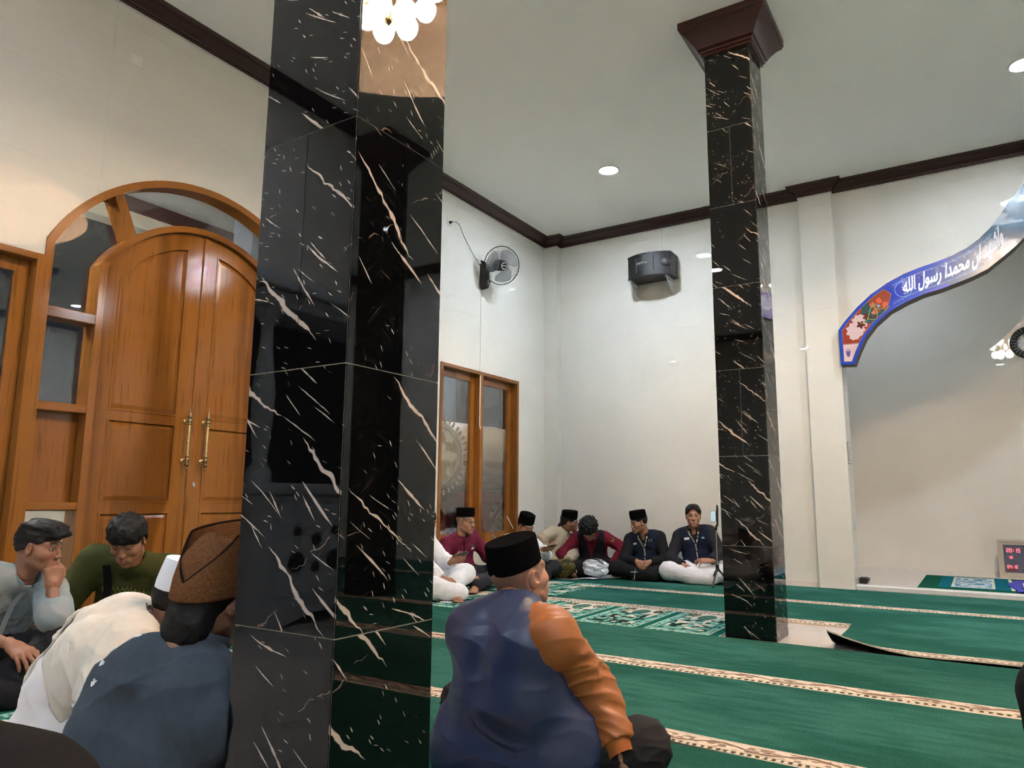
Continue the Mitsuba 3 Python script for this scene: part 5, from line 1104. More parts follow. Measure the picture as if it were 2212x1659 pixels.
class Person: pass
def person(label, pelvis, head, face, yaw_body, yaw_chest=None, pitch=0, roll=0, bulge=0.05, arms=(None, None), legs=None, skin=(0.30, 0.155, 0.095), hs=1.0, res=0.007,
           shoulder=0.168, body_scale=1.0, category='person', neck=None, droop=0.0):
    """joints in world metres; face, yaw_body, yaw_chest: directions in degrees from +x; pitch > 0 looks down"""
    P = Person(); P.key = thing('person', label, category); P.skin = np.array(skin); P.res = res; P.hs = hs
    P.pel = np.array(pelvis, float); P.H = np.array(head, float); s = body_scale
    f = np.array([math.cos(RAD(yaw_body)), math.sin(RAD(yaw_body)), 0]); P.f = f; P.r = np.array([f[1], -f[0], 0]); P.s = s
    yc = yaw_body if yaw_chest is None else yaw_chest; cf = np.array([math.cos(RAD(yc)), math.sin(RAD(yc)), 0]); P.cf0 = cf
    P.RH = rz(RAD(face-90))@rx(RAD(-pitch))@ry(RAD(roll))           # columns: right, face, up
    P.N = P.H+P.RH@np.array([0, -0.040, -0.105])*hs*s+np.array([0, 0, -0.045])*s-cf*0.012
    if neck is not None: P.N = np.array(neck, float)
    back = -f; up = unit(P.N-P.pel)
    mid = (P.pel+P.N)/2+(back-up*(back@up))*bulge
    bez = lambda t: (1-t)**2*P.pel+2*t*(1-t)*(2*mid-(P.pel+P.N)/2)+t*t*P.N
    P.W, P.C = bez(0.36), bez(0.72); P.up = unit(bez(1.0)-bez(0.75)); P.upc = unit(bez(0.85)-bez(0.55))
    P.cr = np.cross(cf, P.upc); P.cr = unit(P.cr); P.cfw = np.cross(P.upc, P.cr)
    P.Sh = {sd: P.N-P.up*(0.055+droop)*s+P.cr*q*shoulder*s-P.cfw*0.005 for sd, q in (('L', -1), ('R', 1))}
    P.pr = P.r
    loc = lambda v: P.pel*[1, 1, 0]+P.r*v[0]*s+P.f*v[1]*s+np.array([0, 0, v[2]*s])
    P.loc = loc
    P.hip = {'L': P.pel+P.r*-0.085*s+[0, 0, -0.01], 'R': P.pel+P.r*0.085*s+[0, 0, -0.01]}
    lg = dict(kL=(-0.33, 0.27, 0.135), kR=(0.33, 0.27, 0.135), aL=(0.07, 0.33, 0.085), aR=(-0.10, 0.36, 0.075)); lg.update(legs or {})
    P.K = {'L': loc(lg['kL']), 'R': loc(lg['kR'])}; P.A = {'L': loc(lg['aL']), 'R': loc(lg['aR'])}
    P.E, P.Wr, P.hand = {}, {}, {}
    for sd, a in zip(('L', 'R'), arms):
        a = dict(a or {}); q = -1 if sd == 'L' else 1
        w = np.array(a['w'], float) if 'w' in a else loc(a.get('at', (q*0.16, 0.30, 0.22)))
        pole = a.get('pole', None); pole = P.r*q*0.8-P.f*0.2+np.array([0, 0, -0.6]) if pole is None else np.array(pole, float)
        P.E[sd], P.Wr[sd] = (np.array(a['e'], float), w) if 'e' in a else ik(P.Sh[sd], w, 0.285*s, 0.245*s, pole)
        fd = unit(P.Wr[sd]-P.E[sd]); hd = unit(np.array(a['dir'], float)) if 'dir' in a else fd
        nz = np.array(a.get('back', (0, 0, 1)), float)
        P.hand[sd] = dict(dir=hd, back=nz, curl=a.get('curl', 28), thumb=a.get('thumb', 0.5), show=a.get('show', True), spread=a.get('spread', 0.08))
    return P
def torso_prims(P, g=0.0, fat=0.0):
    s = P.s; c, u = P.cr, P.cfw
    o = [(P.pel-P.r*0.075*s, P.pel+P.r*0.075*s, 0.112*s+g, 0.112*s+g)]
    for q in (-1, 1):
        o += [(P.pel+P.r*q*0.065*s, P.W+c*q*0.052*s, 0.105*s+g, 0.098*s+g+fat), (P.W+c*q*0.052*s, P.C+c*q*0.078*s, 0.098*s+g+fat, 0.100*s+g), (P.C+c*q*0.078*s, P.Sh['L' if q < 0 else 'R']-c*q*0.055*s-P.upc*0.01*s, 0.098*s+g, 0.066*s+g)]
    o += [(P.W+u*0.02*s, P.W+u*0.03*s, 0.095*s+g+fat, 0.085*s+g+fat)]
    for sd in 'LR': o += [(P.N-P.up*0.012*s, P.Sh[sd]+P.up*0.008*s, 0.048*s+g, 0.052*s+g)]
    return o
def arm_prims(P, sd, g=0.0, upto=1.0):
    s = P.s; S, E, W = P.Sh[sd], P.E[sd], P.Wr[sd]
    if upto <= 0.5: return [(S, S+(E-S)*upto*2, 0.054*s+g, 0.052*s+g)]
    return [(S, E, 0.054*s+g, 0.043*s+g), (E, E+(W-E)*min((upto-0.5)*2, 1), 0.043*s+g, (0.043-0.012*min((upto-0.5)*2, 1))*s+g)]
def leg_prims(P, sd, g=0.0, drape=0.0):
    s = P.s; return [(P.hip[sd], P.K[sd], 0.088*s+g, 0.066*s+g), (P.K[sd], P.A[sd], 0.060*s+g, 0.042*s+g+drape)]
def bounds(pr, pad): a = np.array([np.minimum(np.array(q[0])-max(q[2:]), np.array(q[1])-max(q[2:])) for q in pr]).min(0); b = np.array([np.maximum(np.array(q[0])+max(q[2:]), np.array(q[1])+max(q[2:])) for q in pr]).max(0); return a-pad, b+pad
def folds(P, V, N_, amp, seed=0, freq=(11, 11, 5), diag=0.0):
    """cloth folds: ridged noise along the body, stronger where limbs bend"""
    L = np.stack([(V-P.pel)@P.cr, (V-P.pel)@P.cfw, (V-P.pel)@P.upc], -1); L2 = L.copy(); L2[:, 0] += diag*L[:, 2]
    wp = np.stack([meshkit.noise(L2*5+31*i_+seed, 7) for i_ in range(3)], -1)-0.5; L2 = L2+wp*0.11
    q = L2*np.array(freq); n = meshkit.noise(q+7.1*seed, seed); r_ = 1-np.abs(2*n-1)
    q2 = L2*np.array(freq)*[0.9, 0.9, 3.2]+3.3; r2 = 1-np.abs(2*meshkit.noise(q2, seed+5)-1)
    w = np.zeros(len(V))
    for sd in 'LR':
        for J, rad in ((P.E[sd], 0.13), (P.K[sd], 0.12)): w = np.maximum(w, np.exp(-(np.linalg.norm(V-J, axis=1)/rad)**2))
    w = np.maximum(w, np.exp(-(np.linalg.norm(V-P.W, axis=1)/0.17)**2)*0.7)
    d = amp*((r_**3-0.28)*(0.55+0.9*w)+(r2**3-0.28)*(0.35+0.9*w))
    return V+N_*d[:, None]
def cloth_part(P, name, prims, color, k=0.04, h=None, cut=None, fold=0.006, seed=1, bsdf='cloth', floor=0.012, label=None, freq=(11, 11, 5), diag=0.0, parent=None):
    """one garment: smooth union of prims, cut(p, d) trims it, color: rgb or fn(V, N) -> colours"""
    h = h or P.res; lo, hi = bounds(prims, 0.03)
    lo[2] = max(lo[2], floor-0.02)
    def f(p):
        d = union(p, prims, k); d = smax(d, F32(floor)-p[:, 2], 0.012)
        return cut(p, d) if cut else d
    V, F = surface_nets(f, lo, hi, h); N_ = normals(V, F)
    if fold:
        V = folds(P, V, N_, fold, seed, freq, diag); V[:, 2] = np.maximum(V[:, 2], floor); N_ = normals(V, F)
    col = color(V, N_) if callable(color) else np.tile(np.array(color, float), (len(V), 1))
    if not callable(color): col = col*(0.90+0.2*meshkit.fbm(V*25, 3, seed))[:, None]
    key = obj(name, mesh(V, F), bsdf, parent or P.key, smooth=True, color=np.clip(col, 0, 1), label=label); return key
def body(P, sleeves=(0.95, 0.95), feet=(), foot_dirs=None, om=0.0, wide=1.0, hh=None, legs=False, hand_h=0.0042, **face):
    """one skin mesh: head with face, neck, chest, arms, hands and feet"""
    s = P.s; Vs, Fs, Cs = [], [], []; n0 = 0
    def put(V, F, c):
        nonlocal n0
        Vs.append(V); Fs.append(F+n0); Cs.append(c if np.ndim(c) == 2 else np.tile(np.array(c, float), (len(V), 1))*(0.92+0.16*meshkit.fbm(V*30, 3))[:, None]); n0 += len(V)
    V, F = head_mesh(hh or (0.0026 if P.res < 0.0065 else 0.0042), om, wide)
    put((V*P.hs*s)@P.RH.T+P.H, F, head_colors(V, P.skin, **face))
    nb = P.H+P.RH@np.array([0, -0.036, -0.07])*P.hs*s
    pr = [(nb, P.N-P.up*0.02, 0.050*s, 0.054*s), (P.N-P.up*0.02, P.C, 0.055*s, 0.075*s), (P.C, P.pel, 0.07*s, 0.075*s)]
    for sd in 'LR': pr += [(P.N-P.up*0.04, P.Sh[sd], 0.042*s, 0.042*s)]+arm_prims(P, sd, -0.010)
    for sd in 'LR': pr += [(a_, b_, max(c_-0.022, 0.02), max(d_-0.016, 0.02)) for a_, b_, c_, d_ in leg_prims(P, sd)]
    lo, hi = bounds(pr, 0.02); V, F = surface_nets(lambda p: union(p, pr, 0.02), lo, hi, max(P.res, 0.010)); V[:, 2] = np.maximum(V[:, 2], 0.016); put(V, F, P.skin)
    for sd in 'LR':
        hd = P.hand[sd]
        y = hd['dir']; z = hd['back']-y*(hd['back']@y); z = unit(z); x = np.cross(y, z); R_ = np.stack([x, y, z], 1)
        V, F = hand_mesh(hd['curl'], sd, hand_h, hd['thumb'], hd['spread']); put((V*s*0.98)@R_.T+P.Wr[sd], F, P.skin*np.array([1.0, 0.96, 0.95]))
    for sd in 'LR':
        if sd in feet:
            d_, z_ = foot_dirs[sd]; y = unit(d_); z = unit(np.array(z_, float)-y*(np.array(z_)@y)); x = np.cross(y, z); V, F = foot_mesh(sd); V = (V*s)@np.stack([x, y, z], 1).T+P.A[sd]; V[:, 2] = np.maximum(V[:, 2], 0.013); put(V, F, P.skin*np.array([0.95, 0.88, 0.85]))
    V, F, Cc = np.vstack(Vs), np.vstack(Fs), np.vstack(Cs)
    return obj('body', mesh(V, F), 'skin', P.key, smooth=True, color=np.clip(Cc, 0, 1))
def on_head(P, m): m = m.copy(); m.vertices = (m.vertices*P.hs*P.s)@P.RH.T+P.H; return m
def hair(P, style, bsdf='hair_black', label=None): V, F = hair_mesh(style); return obj('hair', on_head(P, mesh(V, F)), bsdf, P.key, smooth=True, label=label)
def peci(P, tilt=0, h=0.094, zb=0.050, sx=0.082, sy=0.099, yc=-0.012, label='black velvet cap', bsdf='peci_velvet'):
    n = 40; a = np.arange(n)*2*PI/n; rows = []
    for t, zz in ((0.97, 0.0), (1.0, 0.004), (1.0, 0.03), (0.985, 0.06), (0.965, h-0.008), (0.955, h-0.002), (0.925, h), (0.60, h-0.004), (0.25, h-0.006), (0.0, h-0.006)):
        ex = 0.90; cx_, sy_ = np.cos(a), np.sin(a); rows.append(np.stack([np.sign(cx_)*np.abs(cx_)**ex*sx*t, np.sign(sy_)*np.abs(sy_)**ex*sy*t+yc, a*0+zb+zz+0.10*(np.sin(a)*sy*t)*0.9*(1 if zz < 0.02 else 0.5)], 1))
    V = np.vstack(rows); k = len(rows); i, j = np.meshgrid(np.arange(k-1), np.arange(n), indexing='ij'); j2 = (j+1) % n
    q = np.stack([i*n+j, i*n+j2, (i+1)*n+j2, (i+1)*n+j], -1).reshape(-1, 4); F = np.vstack([q[:, [0, 1, 2]], q[:, [0, 2, 3]]])
    V = (V-[0, 0, zb])@rx(RAD(tilt)).T+[0, 0, zb]
    c_ = obj('cap', on_head(P, mesh(V, F)), bsdf, P.key, smooth=35, label=label); return c_
def collar(P, color, h=0.035, r=0.060, gap=0.35, bsdf='cloth', tilt=0.25, flare=0.004, name='collar', z0=0.006, label=None):
    """a band round the neck, open at the front"""
    n = 36; a = np.linspace(PI/2+gap, 2*PI+PI/2-gap, n); b = np.stack([P.cr, P.cfw*1.0, P.up], 1)
    rows = []
    for q, zz in ((0, 0), (0.3*flare, h*0.5), (flare, h), (flare-0.004, h), (-0.004, h*0.5), (-0.004, 0)):
        rr = r+q; rows.append(np.stack([rr*np.cos(a), rr*np.sin(a)*1.05+0.004, zz+z0-tilt*rr*np.sin(a)], 1))
    V = np.vstack(rows)*P.s@b.T+P.N; k = len(rows); i, j = np.meshgrid(np.arange(k-1), np.arange(n-1), indexing='ij')
    q = np.stack([i*n+j, i*n+j+1, (i+1)*n+j+1, (i+1)*n+j], -1).reshape(-1, 4); F = np.vstack([q[:, [0, 1, 2]], q[:, [0, 2, 3]]])
    return obj(name, mesh(V, F), bsdf, P.key, smooth=35, color=np.tile(np.array(color, float), (len(V), 1)), label=label)
def shirt(P, color, sleeve=0.97, g=0.012, fat=0.0, neck=0.058, name='shirt', fold=0.007, seed=1, bsdf='cloth', hem=None, label=None, vee=0.0, h=None, freq=(11, 11, 5), diag=0.0, k=0.038, skirt=0.0, sl_g=None):
    pr = torso_prims(P, g, fat)
    sl = sleeve if isinstance(sleeve, (tuple, list)) else (sleeve, sleeve)
    for sd, u in zip('LR', sl):
        if u > 0: pr += arm_prims(P, sd, (g if sl_g is None else sl_g)+0.004, u)
    if skirt: pr += [(P.pel-P.r*0.10+P.f*0.02, P.pel+P.r*0.10+P.f*0.02, 0.135+skirt, 0.135+skirt)]
    NB = P.H+P.RH@np.array([0, -0.036, -0.03])*P.hs*P.s
    def cut(p, d):
        c = rc(p, P.N-P.up*0.005, P.N+P.up*0.16, neck*P.s, neck*P.s)
        if vee: c = np.minimum(c, rc(p, P.N+P.cfw*0.05-P.up*0.01, P.N+P.cfw*0.11-P.up*vee, 0.030, 0.004))
        d = smax(d, -c, 0.006)
        for sd, u in zip('LR', sl):
            if u > 0.5:
                ax_ = unit(P.Wr[sd]-P.E[sd]); e = P.E[sd]+(P.Wr[sd]-P.E[sd])*min((u-0.5)*2, 1); near = np.linalg.norm(p-_d(e), axis=1) < 0.09
                d = np.where(near, np.maximum(d, (p-_d(e))@_d(ax_)), d)
        return d
    return cloth_part(P, name, pr, color, k=k, h=h, cut=cut, fold=fold, seed=seed, bsdf=bsdf, label=label, freq=freq, diag=diag)
def trousers(P, color, name='trousers', g=0.012, drape=0.01, fold=0.007, seed=3, lap=0.0, k=0.04, label=None, h=None, extra=(), bsdf='cloth'):
    pr = [(P.pel-P.r*0.08, P.pel+P.r*0.08, 0.118+g, 0.118+g)]
    for sd in 'LR': pr += leg_prims(P, sd, g, drape)
    if lap: pr += [(P.pel+P.f*0.16+[0, 0, -0.02], P.pel+P.f*0.26+[0, 0, -0.05], lap, lap*0.8), ((P.K['L']+P.A['L'])/2, (P.K['R']+P.A['R'])/2, lap*0.75, lap*0.75)]
    pr += list(extra)
    return cloth_part(P, name, pr, color, k=k, fold=fold, seed=seed, label=label, h=h, freq=(12, 12, 9), bsdf=bsdf)
def patch(P, part, center, w, h_, col, out=0.0, name='badge', nrm=None, upv=None, bsdf=None, label=None, thick=0.002, shape=None):
    """a flat badge on the chest; center in chest coordinates (right, forward, up) from the chest joint"""
    c = P.C+P.cr*center[0]+P.cfw*center[1]+P.upc*center[2]; n = P.cfw if nrm is None else unit(nrm); u = P.upc-n*(P.upc@n) if upv is None else np.array(upv, float)-n*(np.array(upv, float)@n); u = unit(u); r_ = np.cross(u, n)
    poly = shape if shape is not None else sbox(-w/2, -h_/2, w/2, h_/2)
    m = ext(poly, thick); m.vertices = m.vertices@np.stack([-r_*-1, u, n], 1).T+c
    return obj(name, m, bsdf or 'cloth', P.key, color=np.tile(np.array(col, float), (len(m.vertices), 1)), label=label)
def ray_to(P, key, origin, direction):
    """where a ray from a joint outwards leaves a garment: lets badges and cords lie on the cloth"""
    v, f, *_ = meshkit.WRITTEN[scene[key]['filename']]; o = np.asarray(origin, float); d = unit(direction)
    q = v-o; t = q@d; r_ = np.linalg.norm(q-t[:, None]*d, axis=1); m = (t > 0) & (r_ < 0.02); 
    return o+d*(t[m].max() if m.any() else 0.12)
def cord_on(P, key, pts, r, color, name, out=0.004, flat=True):
    """a strap or lanyard laid on a garment; pts in chest coordinates (right, up) projected outwards along the chest's front"""
    v, f, *_ = meshkit.WRITTEN[scene[key]['filename']]
    res = []
    for a, b in pts:
        o = P.C+P.cr*a+P.upc*b; q = v-o; t = q@P.cfw; m = (np.linalg.norm(q-t[:, None]*P.cfw, axis=1) < 0.022) & (t > -0.02) & (t < 0.175); res.append(o+P.cfw*((t[m].max() if m.any() else 0.12)+out))
    p = spline(res, max(16, 6*len(res)))
    tng = np.gradient(p, axis=0); tng /= np.linalg.norm(tng, axis=1, keepdims=True); sd = np.cross(tng, P.cfw); sd /= np.linalg.norm(sd, axis=1, keepdims=True)
    V = np.vstack([p-sd*r, p+sd*r, p+sd*r+P.cfw*0.002, p-sd*r+P.cfw*0.002]); n = len(p); F = []
    for a in range(4):
        b = (a+1) % 4
        for i in range(n-1): F += [(a*n+i, b*n+i, b*n+i+1), (a*n+i, b*n+i+1, a*n+i+1)]
    t = np.tile(np.arange(n), 4)
    col = color(t/n) if callable(color) else np.tile(np.array(color, float), (len(V), 1))
    return obj(name, trimesh.Trimesh(V, np.array(F), process=False), 'cloth', P.key, color=col)
# ------------------------------------------------------------------ the men in the hall
BLACK, NAVY = (0.009, 0.009, 0.010), (0.010, 0.016, 0.040)
def chest_xyz(P, V): q = V-P.C; return q@P.cr, q@P.cfw, q@P.upc

# man in the navy and brown jacket, nearest, seen from behind
P = person('man in a navy jacket with tan sleeves and black cap, seen from behind', (-1.337, 2.125, 0.130), (-1.345, 2.170, 0.640), 72, 98, 84, pitch=-14, bulge=0.06, neck=(-1.336, 2.124, 0.548),
           arms=(dict(e=(-1.56, 2.32, 0.26), w=(-1.42, 2.46, 0.17)), dict(e=(-1.105, 2.245, 0.285), w=(-1.005, 2.195, 0.155), back=(0.4, -0.3, 0.8), dir=(0.35, 0.15, -0.6))),
           legs=dict(kR=(0.40, 0.10, 0.13), aR=(0.08, 0.36, 0.08), kL=(-0.32, 0.25, 0.14)), skin=(0.42, 0.215, 0.14), res=0.0055, shoulder=0.166, body_scale=1.0, droop=0.03, hs=1.0)
body(P, shave=(-0.008, (0.16, 0.095, 0.07)), stubble=0.2, hh=0.0026, wide=1.04)
TAN = (0.30, 0.105, 0.030)
g_ = 0.020; pr_ = [(P.pel-P.r*0.075, P.pel+P.r*0.075, 0.112+g_, 0.112+g_), (P.pel-P.r*0.10+P.f*0.02, P.pel+P.r*0.10+P.f*0.02, 0.165, 0.165), (P.pel-P.r*0.13-P.f*0.02-[0, 0, 0.03], P.pel+P.r*0.13-P.f*0.02-[0, 0, 0.03], 0.15, 0.15), (P.pel+P.r*0.16+P.f*0.02, P.pel+P.r*0.22+P.f*0.14-[0, 0, 0.04], 0.13, 0.10), (P.W+P.cr*0.10, P.pel+P.r*0.20+P.f*0.08, 0.10, 0.11)]
for q_ in (-1, 1):
    pr_ += [(P.pel+P.r*q_*0.075, P.W+P.cr*q_*0.060, 0.112+g_, 0.104+g_), (P.W+P.cr*q_*0.060, P.C+P.cr*q_*0.075, 0.104+g_, 0.100+g_), (P.C+P.cr*q_*0.075, P.N+P.cr*q_*(0.045 if q_ > 0 else 0.075)-P.up*0.075, 0.100+g_, 0.062+g_)]
pr_ += [(P.N-P.up*0.02+P.cr*0.01, P.Sh['L']+P.up*0.0, 0.052+g_, 0.066+g_), (P.N-P.up*0.02, P.N-P.up*0.05+P.cr*0.03, 0.052+g_, 0.058+g_)]
jk_ = cloth_part(P, 'jacket', pr_, tuple(np.array(NAVY)*1.9), k=0.05, cut=lambda p, d: smax(d, -rc(p, P.N-P.up*0.005, P.N+P.up*0.16, 0.060, 0.060), 0.006), fold=0.010, seed=4, bsdf='cloth_satin', h=0.0055, freq=(7, 7, 3.5), diag=0.7)
for sd in 'RL':
    q_ = 1 if sd == 'R' else -1; pr_ = [(P.Sh[sd]+(P.E[sd]-P.Sh[sd])*0.35, P.E[sd], 0.070, 0.066), (P.E[sd], P.Wr[sd], 0.066, 0.055)] if sd == 'L' else arm_prims(P, sd, 0.024)+[(P.N-P.up*0.035+P.cr*q_*(0.065 if sd == 'R' else 0.13), P.Sh[sd]+P.cr*q_*0.0-P.up*0.02, 0.062 if sd == 'R' else 0.045, 0.076)]
    if sd == 'R': pr_ += [(P.C+P.cr*0.115+P.upc*0.03, P.Sh[sd]-P.up*0.01, 0.052, 0.074)]
    e_ = P.Wr[sd]
    cloth_part(P, 'sleeve', pr_, TAN, k=0.05, cut=lambda p, d, sd=sd: np.maximum(d, np.where(np.linalg.norm(p-_d(P.Wr[sd]), axis=1) < 0.1, (p-_d(P.Wr[sd]))@_d(unit(P.Wr[sd]-P.E[sd])), -1)), fold=0.009, seed=5, bsdf='cloth_satin', h=0.0055, freq=(8, 8, 13), diag=0.25, parent=jk_, label='tan sleeve')
    cf_ = P.Wr[sd]-unit(P.Wr[sd]-P.E[sd])*0.012; m = tube([cf_, cf_+unit(P.Wr[sd]-P.E[sd])*0.05], [0.050, 0.042], 20, caps=False); obj('cuff', m, 'cloth', jk_, smooth=True, color=np.tile(TAN, (len(m.vertices), 1)))
collar(P, (0.33, 0.125, 0.04), h=0.034, r=0.064, gap=0.5, flare=0.003, name='ribbed_collar', z0=0.004)
peci(P, tilt=0, h=0.096, zb=0.036, sx=0.081, sy=0.096, yc=-0.014)
trousers(P, (0.022, 0.021, 0.022), g=0.014, seed=6)

# slate tunic, brown cap
P = person('man in a slate blue tunic and brown knitted cap beside the nearest column', (-1.80, 1.19, 0.135), (-1.735, 1.262, 0.632), 98, 108, 104, pitch=16, roll=4, bulge=0.05, neck=(-1.735, 1.210, 0.512),
           arms=(dict(e=(-1.86, 1.05, 0.30), w=(-1.98, 1.28, 0.185)), dict(e=(-1.65, 1.40, 0.30), w=(-1.78, 1.56, 0.20))), legs=dict(kR=(0.14, 0.40, 0.13), kL=(-0.20, 0.38, 0.13), aL=(0.04, 0.30, 0.085), aR=(-0.04, 0.30, 0.08)), skin=(0.28, 0.145, 0.09), res=0.0055, shoulder=0.150, hs=1.04, droop=0.085)
def tunic_col(V, N_):
    c = np.tile(np.array((0.052, 0.066, 0.085)), (len(V), 1)); s_ = np.abs((V-P.Sh['L'])@P.cr+0.012); zz = (V-P.Sh['L'])@P.upc
    return c*(0.85+0.3*meshkit.fbm(V*np.array([90, 90, 30]), 2))[:, None]
body(P, hh=0.0042)
hair(P, 'nape')
tk_ = shirt(P, tunic_col, name='tunic', sleeve=(0.95, 0.95), g=0.016, fold=0.012, seed=8, h=0.0055, freq=(8, 8, 3.5), diag=-0.9, skirt=0.03)
collar(P, (0.085, 0.105, 0.13), h=0.036, r=0.068, gap=0.4, z0=0.012, tilt=0.1)
V_, F_ = meshkit.WRITTEN[scene[tk_]['filename']][:2]; NV_ = normals(V_, F_)
for i, t in enumerate((0.55, 0.72, 1.0, 1.12, 1.42, 1.75)):
    for j in range(2):
        pth = [P.N, P.Sh['L'], P.E['L']]; tt = t+0.05*j; o = pth[int(tt)]+(pth[int(tt)+1]-pth[int(tt)])*(tt-int(tt)); nd = unit(P.up*0.75-P.cfw*0.55-P.cr*0.25)
        q = V_-o; al = q@nd; m_ = np.linalg.norm(q-al[:, None]*nd, axis=1) < 0.012
        if not m_.any(): continue
        v_ = np.where(m_)[0][al[m_].argmax()]; n_ = NV_[v_]; x_ = unit(np.cross((0.2, 0.4, 0.9), n_)); pl = unary_union([Point(0, 0).buffer(0.0036), Point(0.006, 0.004).buffer(0.003), Point(-0.005, 0.005).buffer(0.003)])
        m = ext(pl, 0.002); m.vertices = m.vertices@np.stack([x_, np.cross(n_, x_), n_], 1).T+V_[v_]+n_*0.0005
        obj('embroidery', m, 'cloth', tk_, color=np.tile((0.72, 0.74, 0.76), (len(m.vertices), 1)))
trousers(P, (0.03, 0.03, 0.034), seed=9)
# knitted cap: turned-up band with a V-shaped dip at the back, fluffy crown inside it
n = 72; a = np.arange(n)*2*PI/n; rows = []
ph = np.angle(np.exp(1j*(a+PI/2-0.10))); dip = 0.112*np.clip(1-np.abs(ph)/0.95, 0, 1)**0.75
kz = 0.012
for rr, t in ((0.93, 0.0), (0.985, 0.03), (1.03, 0.4), (1.03, 0.9), (1.02, 1.0), (0.985, 1.0), (0.97, 0.9), (0.955, 0.3), (0.93, 0.0)):
    hgt = 0.168-dip+0.012*np.sin(a); rows.append(np.stack([0.089*rr*np.cos(a), 0.108*rr*np.sin(a)-0.012, kz+0.040*np.sin(a)+hgt*t], 1))
V = np.vstack(rows); k_ = len(rows); i, j = np.meshgrid(np.arange(k_-1), np.arange(n), indexing='ij'); j2 = (j+1) % n
q = np.stack([i*n+j, i*n+j2, (i+1)*n+j2, (i+1)*n+j], -1).reshape(-1, 4); band = mesh(V, np.vstack([q[:, [0, 1, 2]], q[:, [0, 2, 3]]]))
def cap_sdf(p):
    d = ell(p, (0, -0.012, 0.065), (0.0860, 0.1045, 0.105)); d = smax(d, p[:, 2]-0.146-0.20*(p[:, 1]+0.012), 0.016); d = smin(d, rc(p, (0.01, -0.075, 0.035), (0, -0.060, 0.120), 0.036, 0.030), 0.03)
    d = smax(d, -(p[:, 2]-0.022-0.37*p[:, 1]), 0.006); return d-0.003*(meshkit.noise(p*np.array([230, 230, 230], F32), 2)-0.5)-0.009*(meshkit.noise(p*26, 4)-0.5)
def knit(p, n_, uv): return mix((0.17, 0.080, 0.038), (0.115, 0.052, 0.025), smooth01(0.3, 0.7, noise(p.x*330, p.y*330, p.z*330)))
scene['knit_brown'] = diffuse(mikit.proc(knit)); scene['knit_dark'] = diffuse((0.022, 0.014, 0.011))
V, F = surface_nets(cap_sdf, (-0.11, -0.14, -0.04), (0.11, 0.12, 0.17), 0.0035)
ck_ = obj('cap', on_head(P, mesh(V, F)), 'knit_brown', P.key, smooth=True, label='brown knitted cap')
bk_ = obj('turned_band', on_head(P, band), 'knit_brown', ck_, smooth=50)
edge = np.stack([0.089*1.0*np.cos(a), 0.108*1.0*np.sin(a)-0.012, kz+0.040*np.sin(a)+(0.168-dip+0.012*np.sin(a))], 1); edge = np.vstack([edge, edge[:1]])
obj('band_edge', on_head(P, tube(edge, 0.0032, 6, caps=False)), 'knit_dark', ck_, smooth=True)

# white shirt with a cream shawl, bent forward
P = person('man in a white shirt and cream shawl, bent forward, seen from behind', (-2.492, 1.285, 0.125), (-2.262, 1.530, 0.540), 38, 50, 58, pitch=16, bulge=0.085, neck=(-2.345, 1.440, 0.462),
           arms=(dict(w=(-2.62, 1.75, 0.16)), dict(e=(-2.16, 1.24, 0.33), w=(-2.02, 1.475, 0.20))), legs=dict(kR=(0.16, 0.38, 0.13)), skin=(0.22, 0.11, 0.068), res=0.006, shoulder=0.160)
body(P, hh=0.0042); hair(P, 'crop'); peci(P, h=0.10, zb=0.046, label='white cap', bsdf='paper')
shirt(P, (0.62, 0.59, 0.585), name='shirt', g=0.018, fold=0.010, seed=11, freq=(8, 8, 4), diag=0.8, skirt=0.02)
collar(P, (0.68, 0.64, 0.58), h=0.04, r=0.066, gap=0.5, flare=0.012)
def shawl_cut(p, d):
    inner = union(p, sh_in, 0.05); d = smax(d, -inner, 0.01); q = p-_d(P.N)
    z = q@_d(P.upc); x = q@_d(P.cr); y = q@_d(P.cfw)
    hem = -(z+0.165+0.10*(x/0.18)+0.012*np.sin(x*30)); strip = np.maximum(np.abs(x+0.150+0.05*z)-0.05, -(z+0.62))
    keep = np.minimum(hem, strip); d = smax(d, keep, 0.008); d = smax(d, y-0.015, 0.01)
    return smax(d, -rc(p, P.N-P.up*0.0, P.N+P.up*0.16, 0.064, 0.064), 0.006)
sh_in = torso_prims(P, 0.022)+arm_prims(P, 'L', 0.022, 0.5)+arm_prims(P, 'R', 0.022, 0.5); sh_out = torso_prims(P, 0.031)+arm_prims(P, 'L', 0.033, 0.45)+arm_prims(P, 'R', 0.033, 0.45)
cloth_part(P, 'shawl', sh_out, (0.56, 0.52, 0.455), k=0.05, cut=shawl_cut, fold=0.011, seed=12, h=0.0055, freq=(14, 14, 5), diag=1.2, label='cream shawl over the shoulders')
trousers(P, (0.55, 0.53, 0.52), name='sarong', g=0.02, lap=0.09, seed=13)

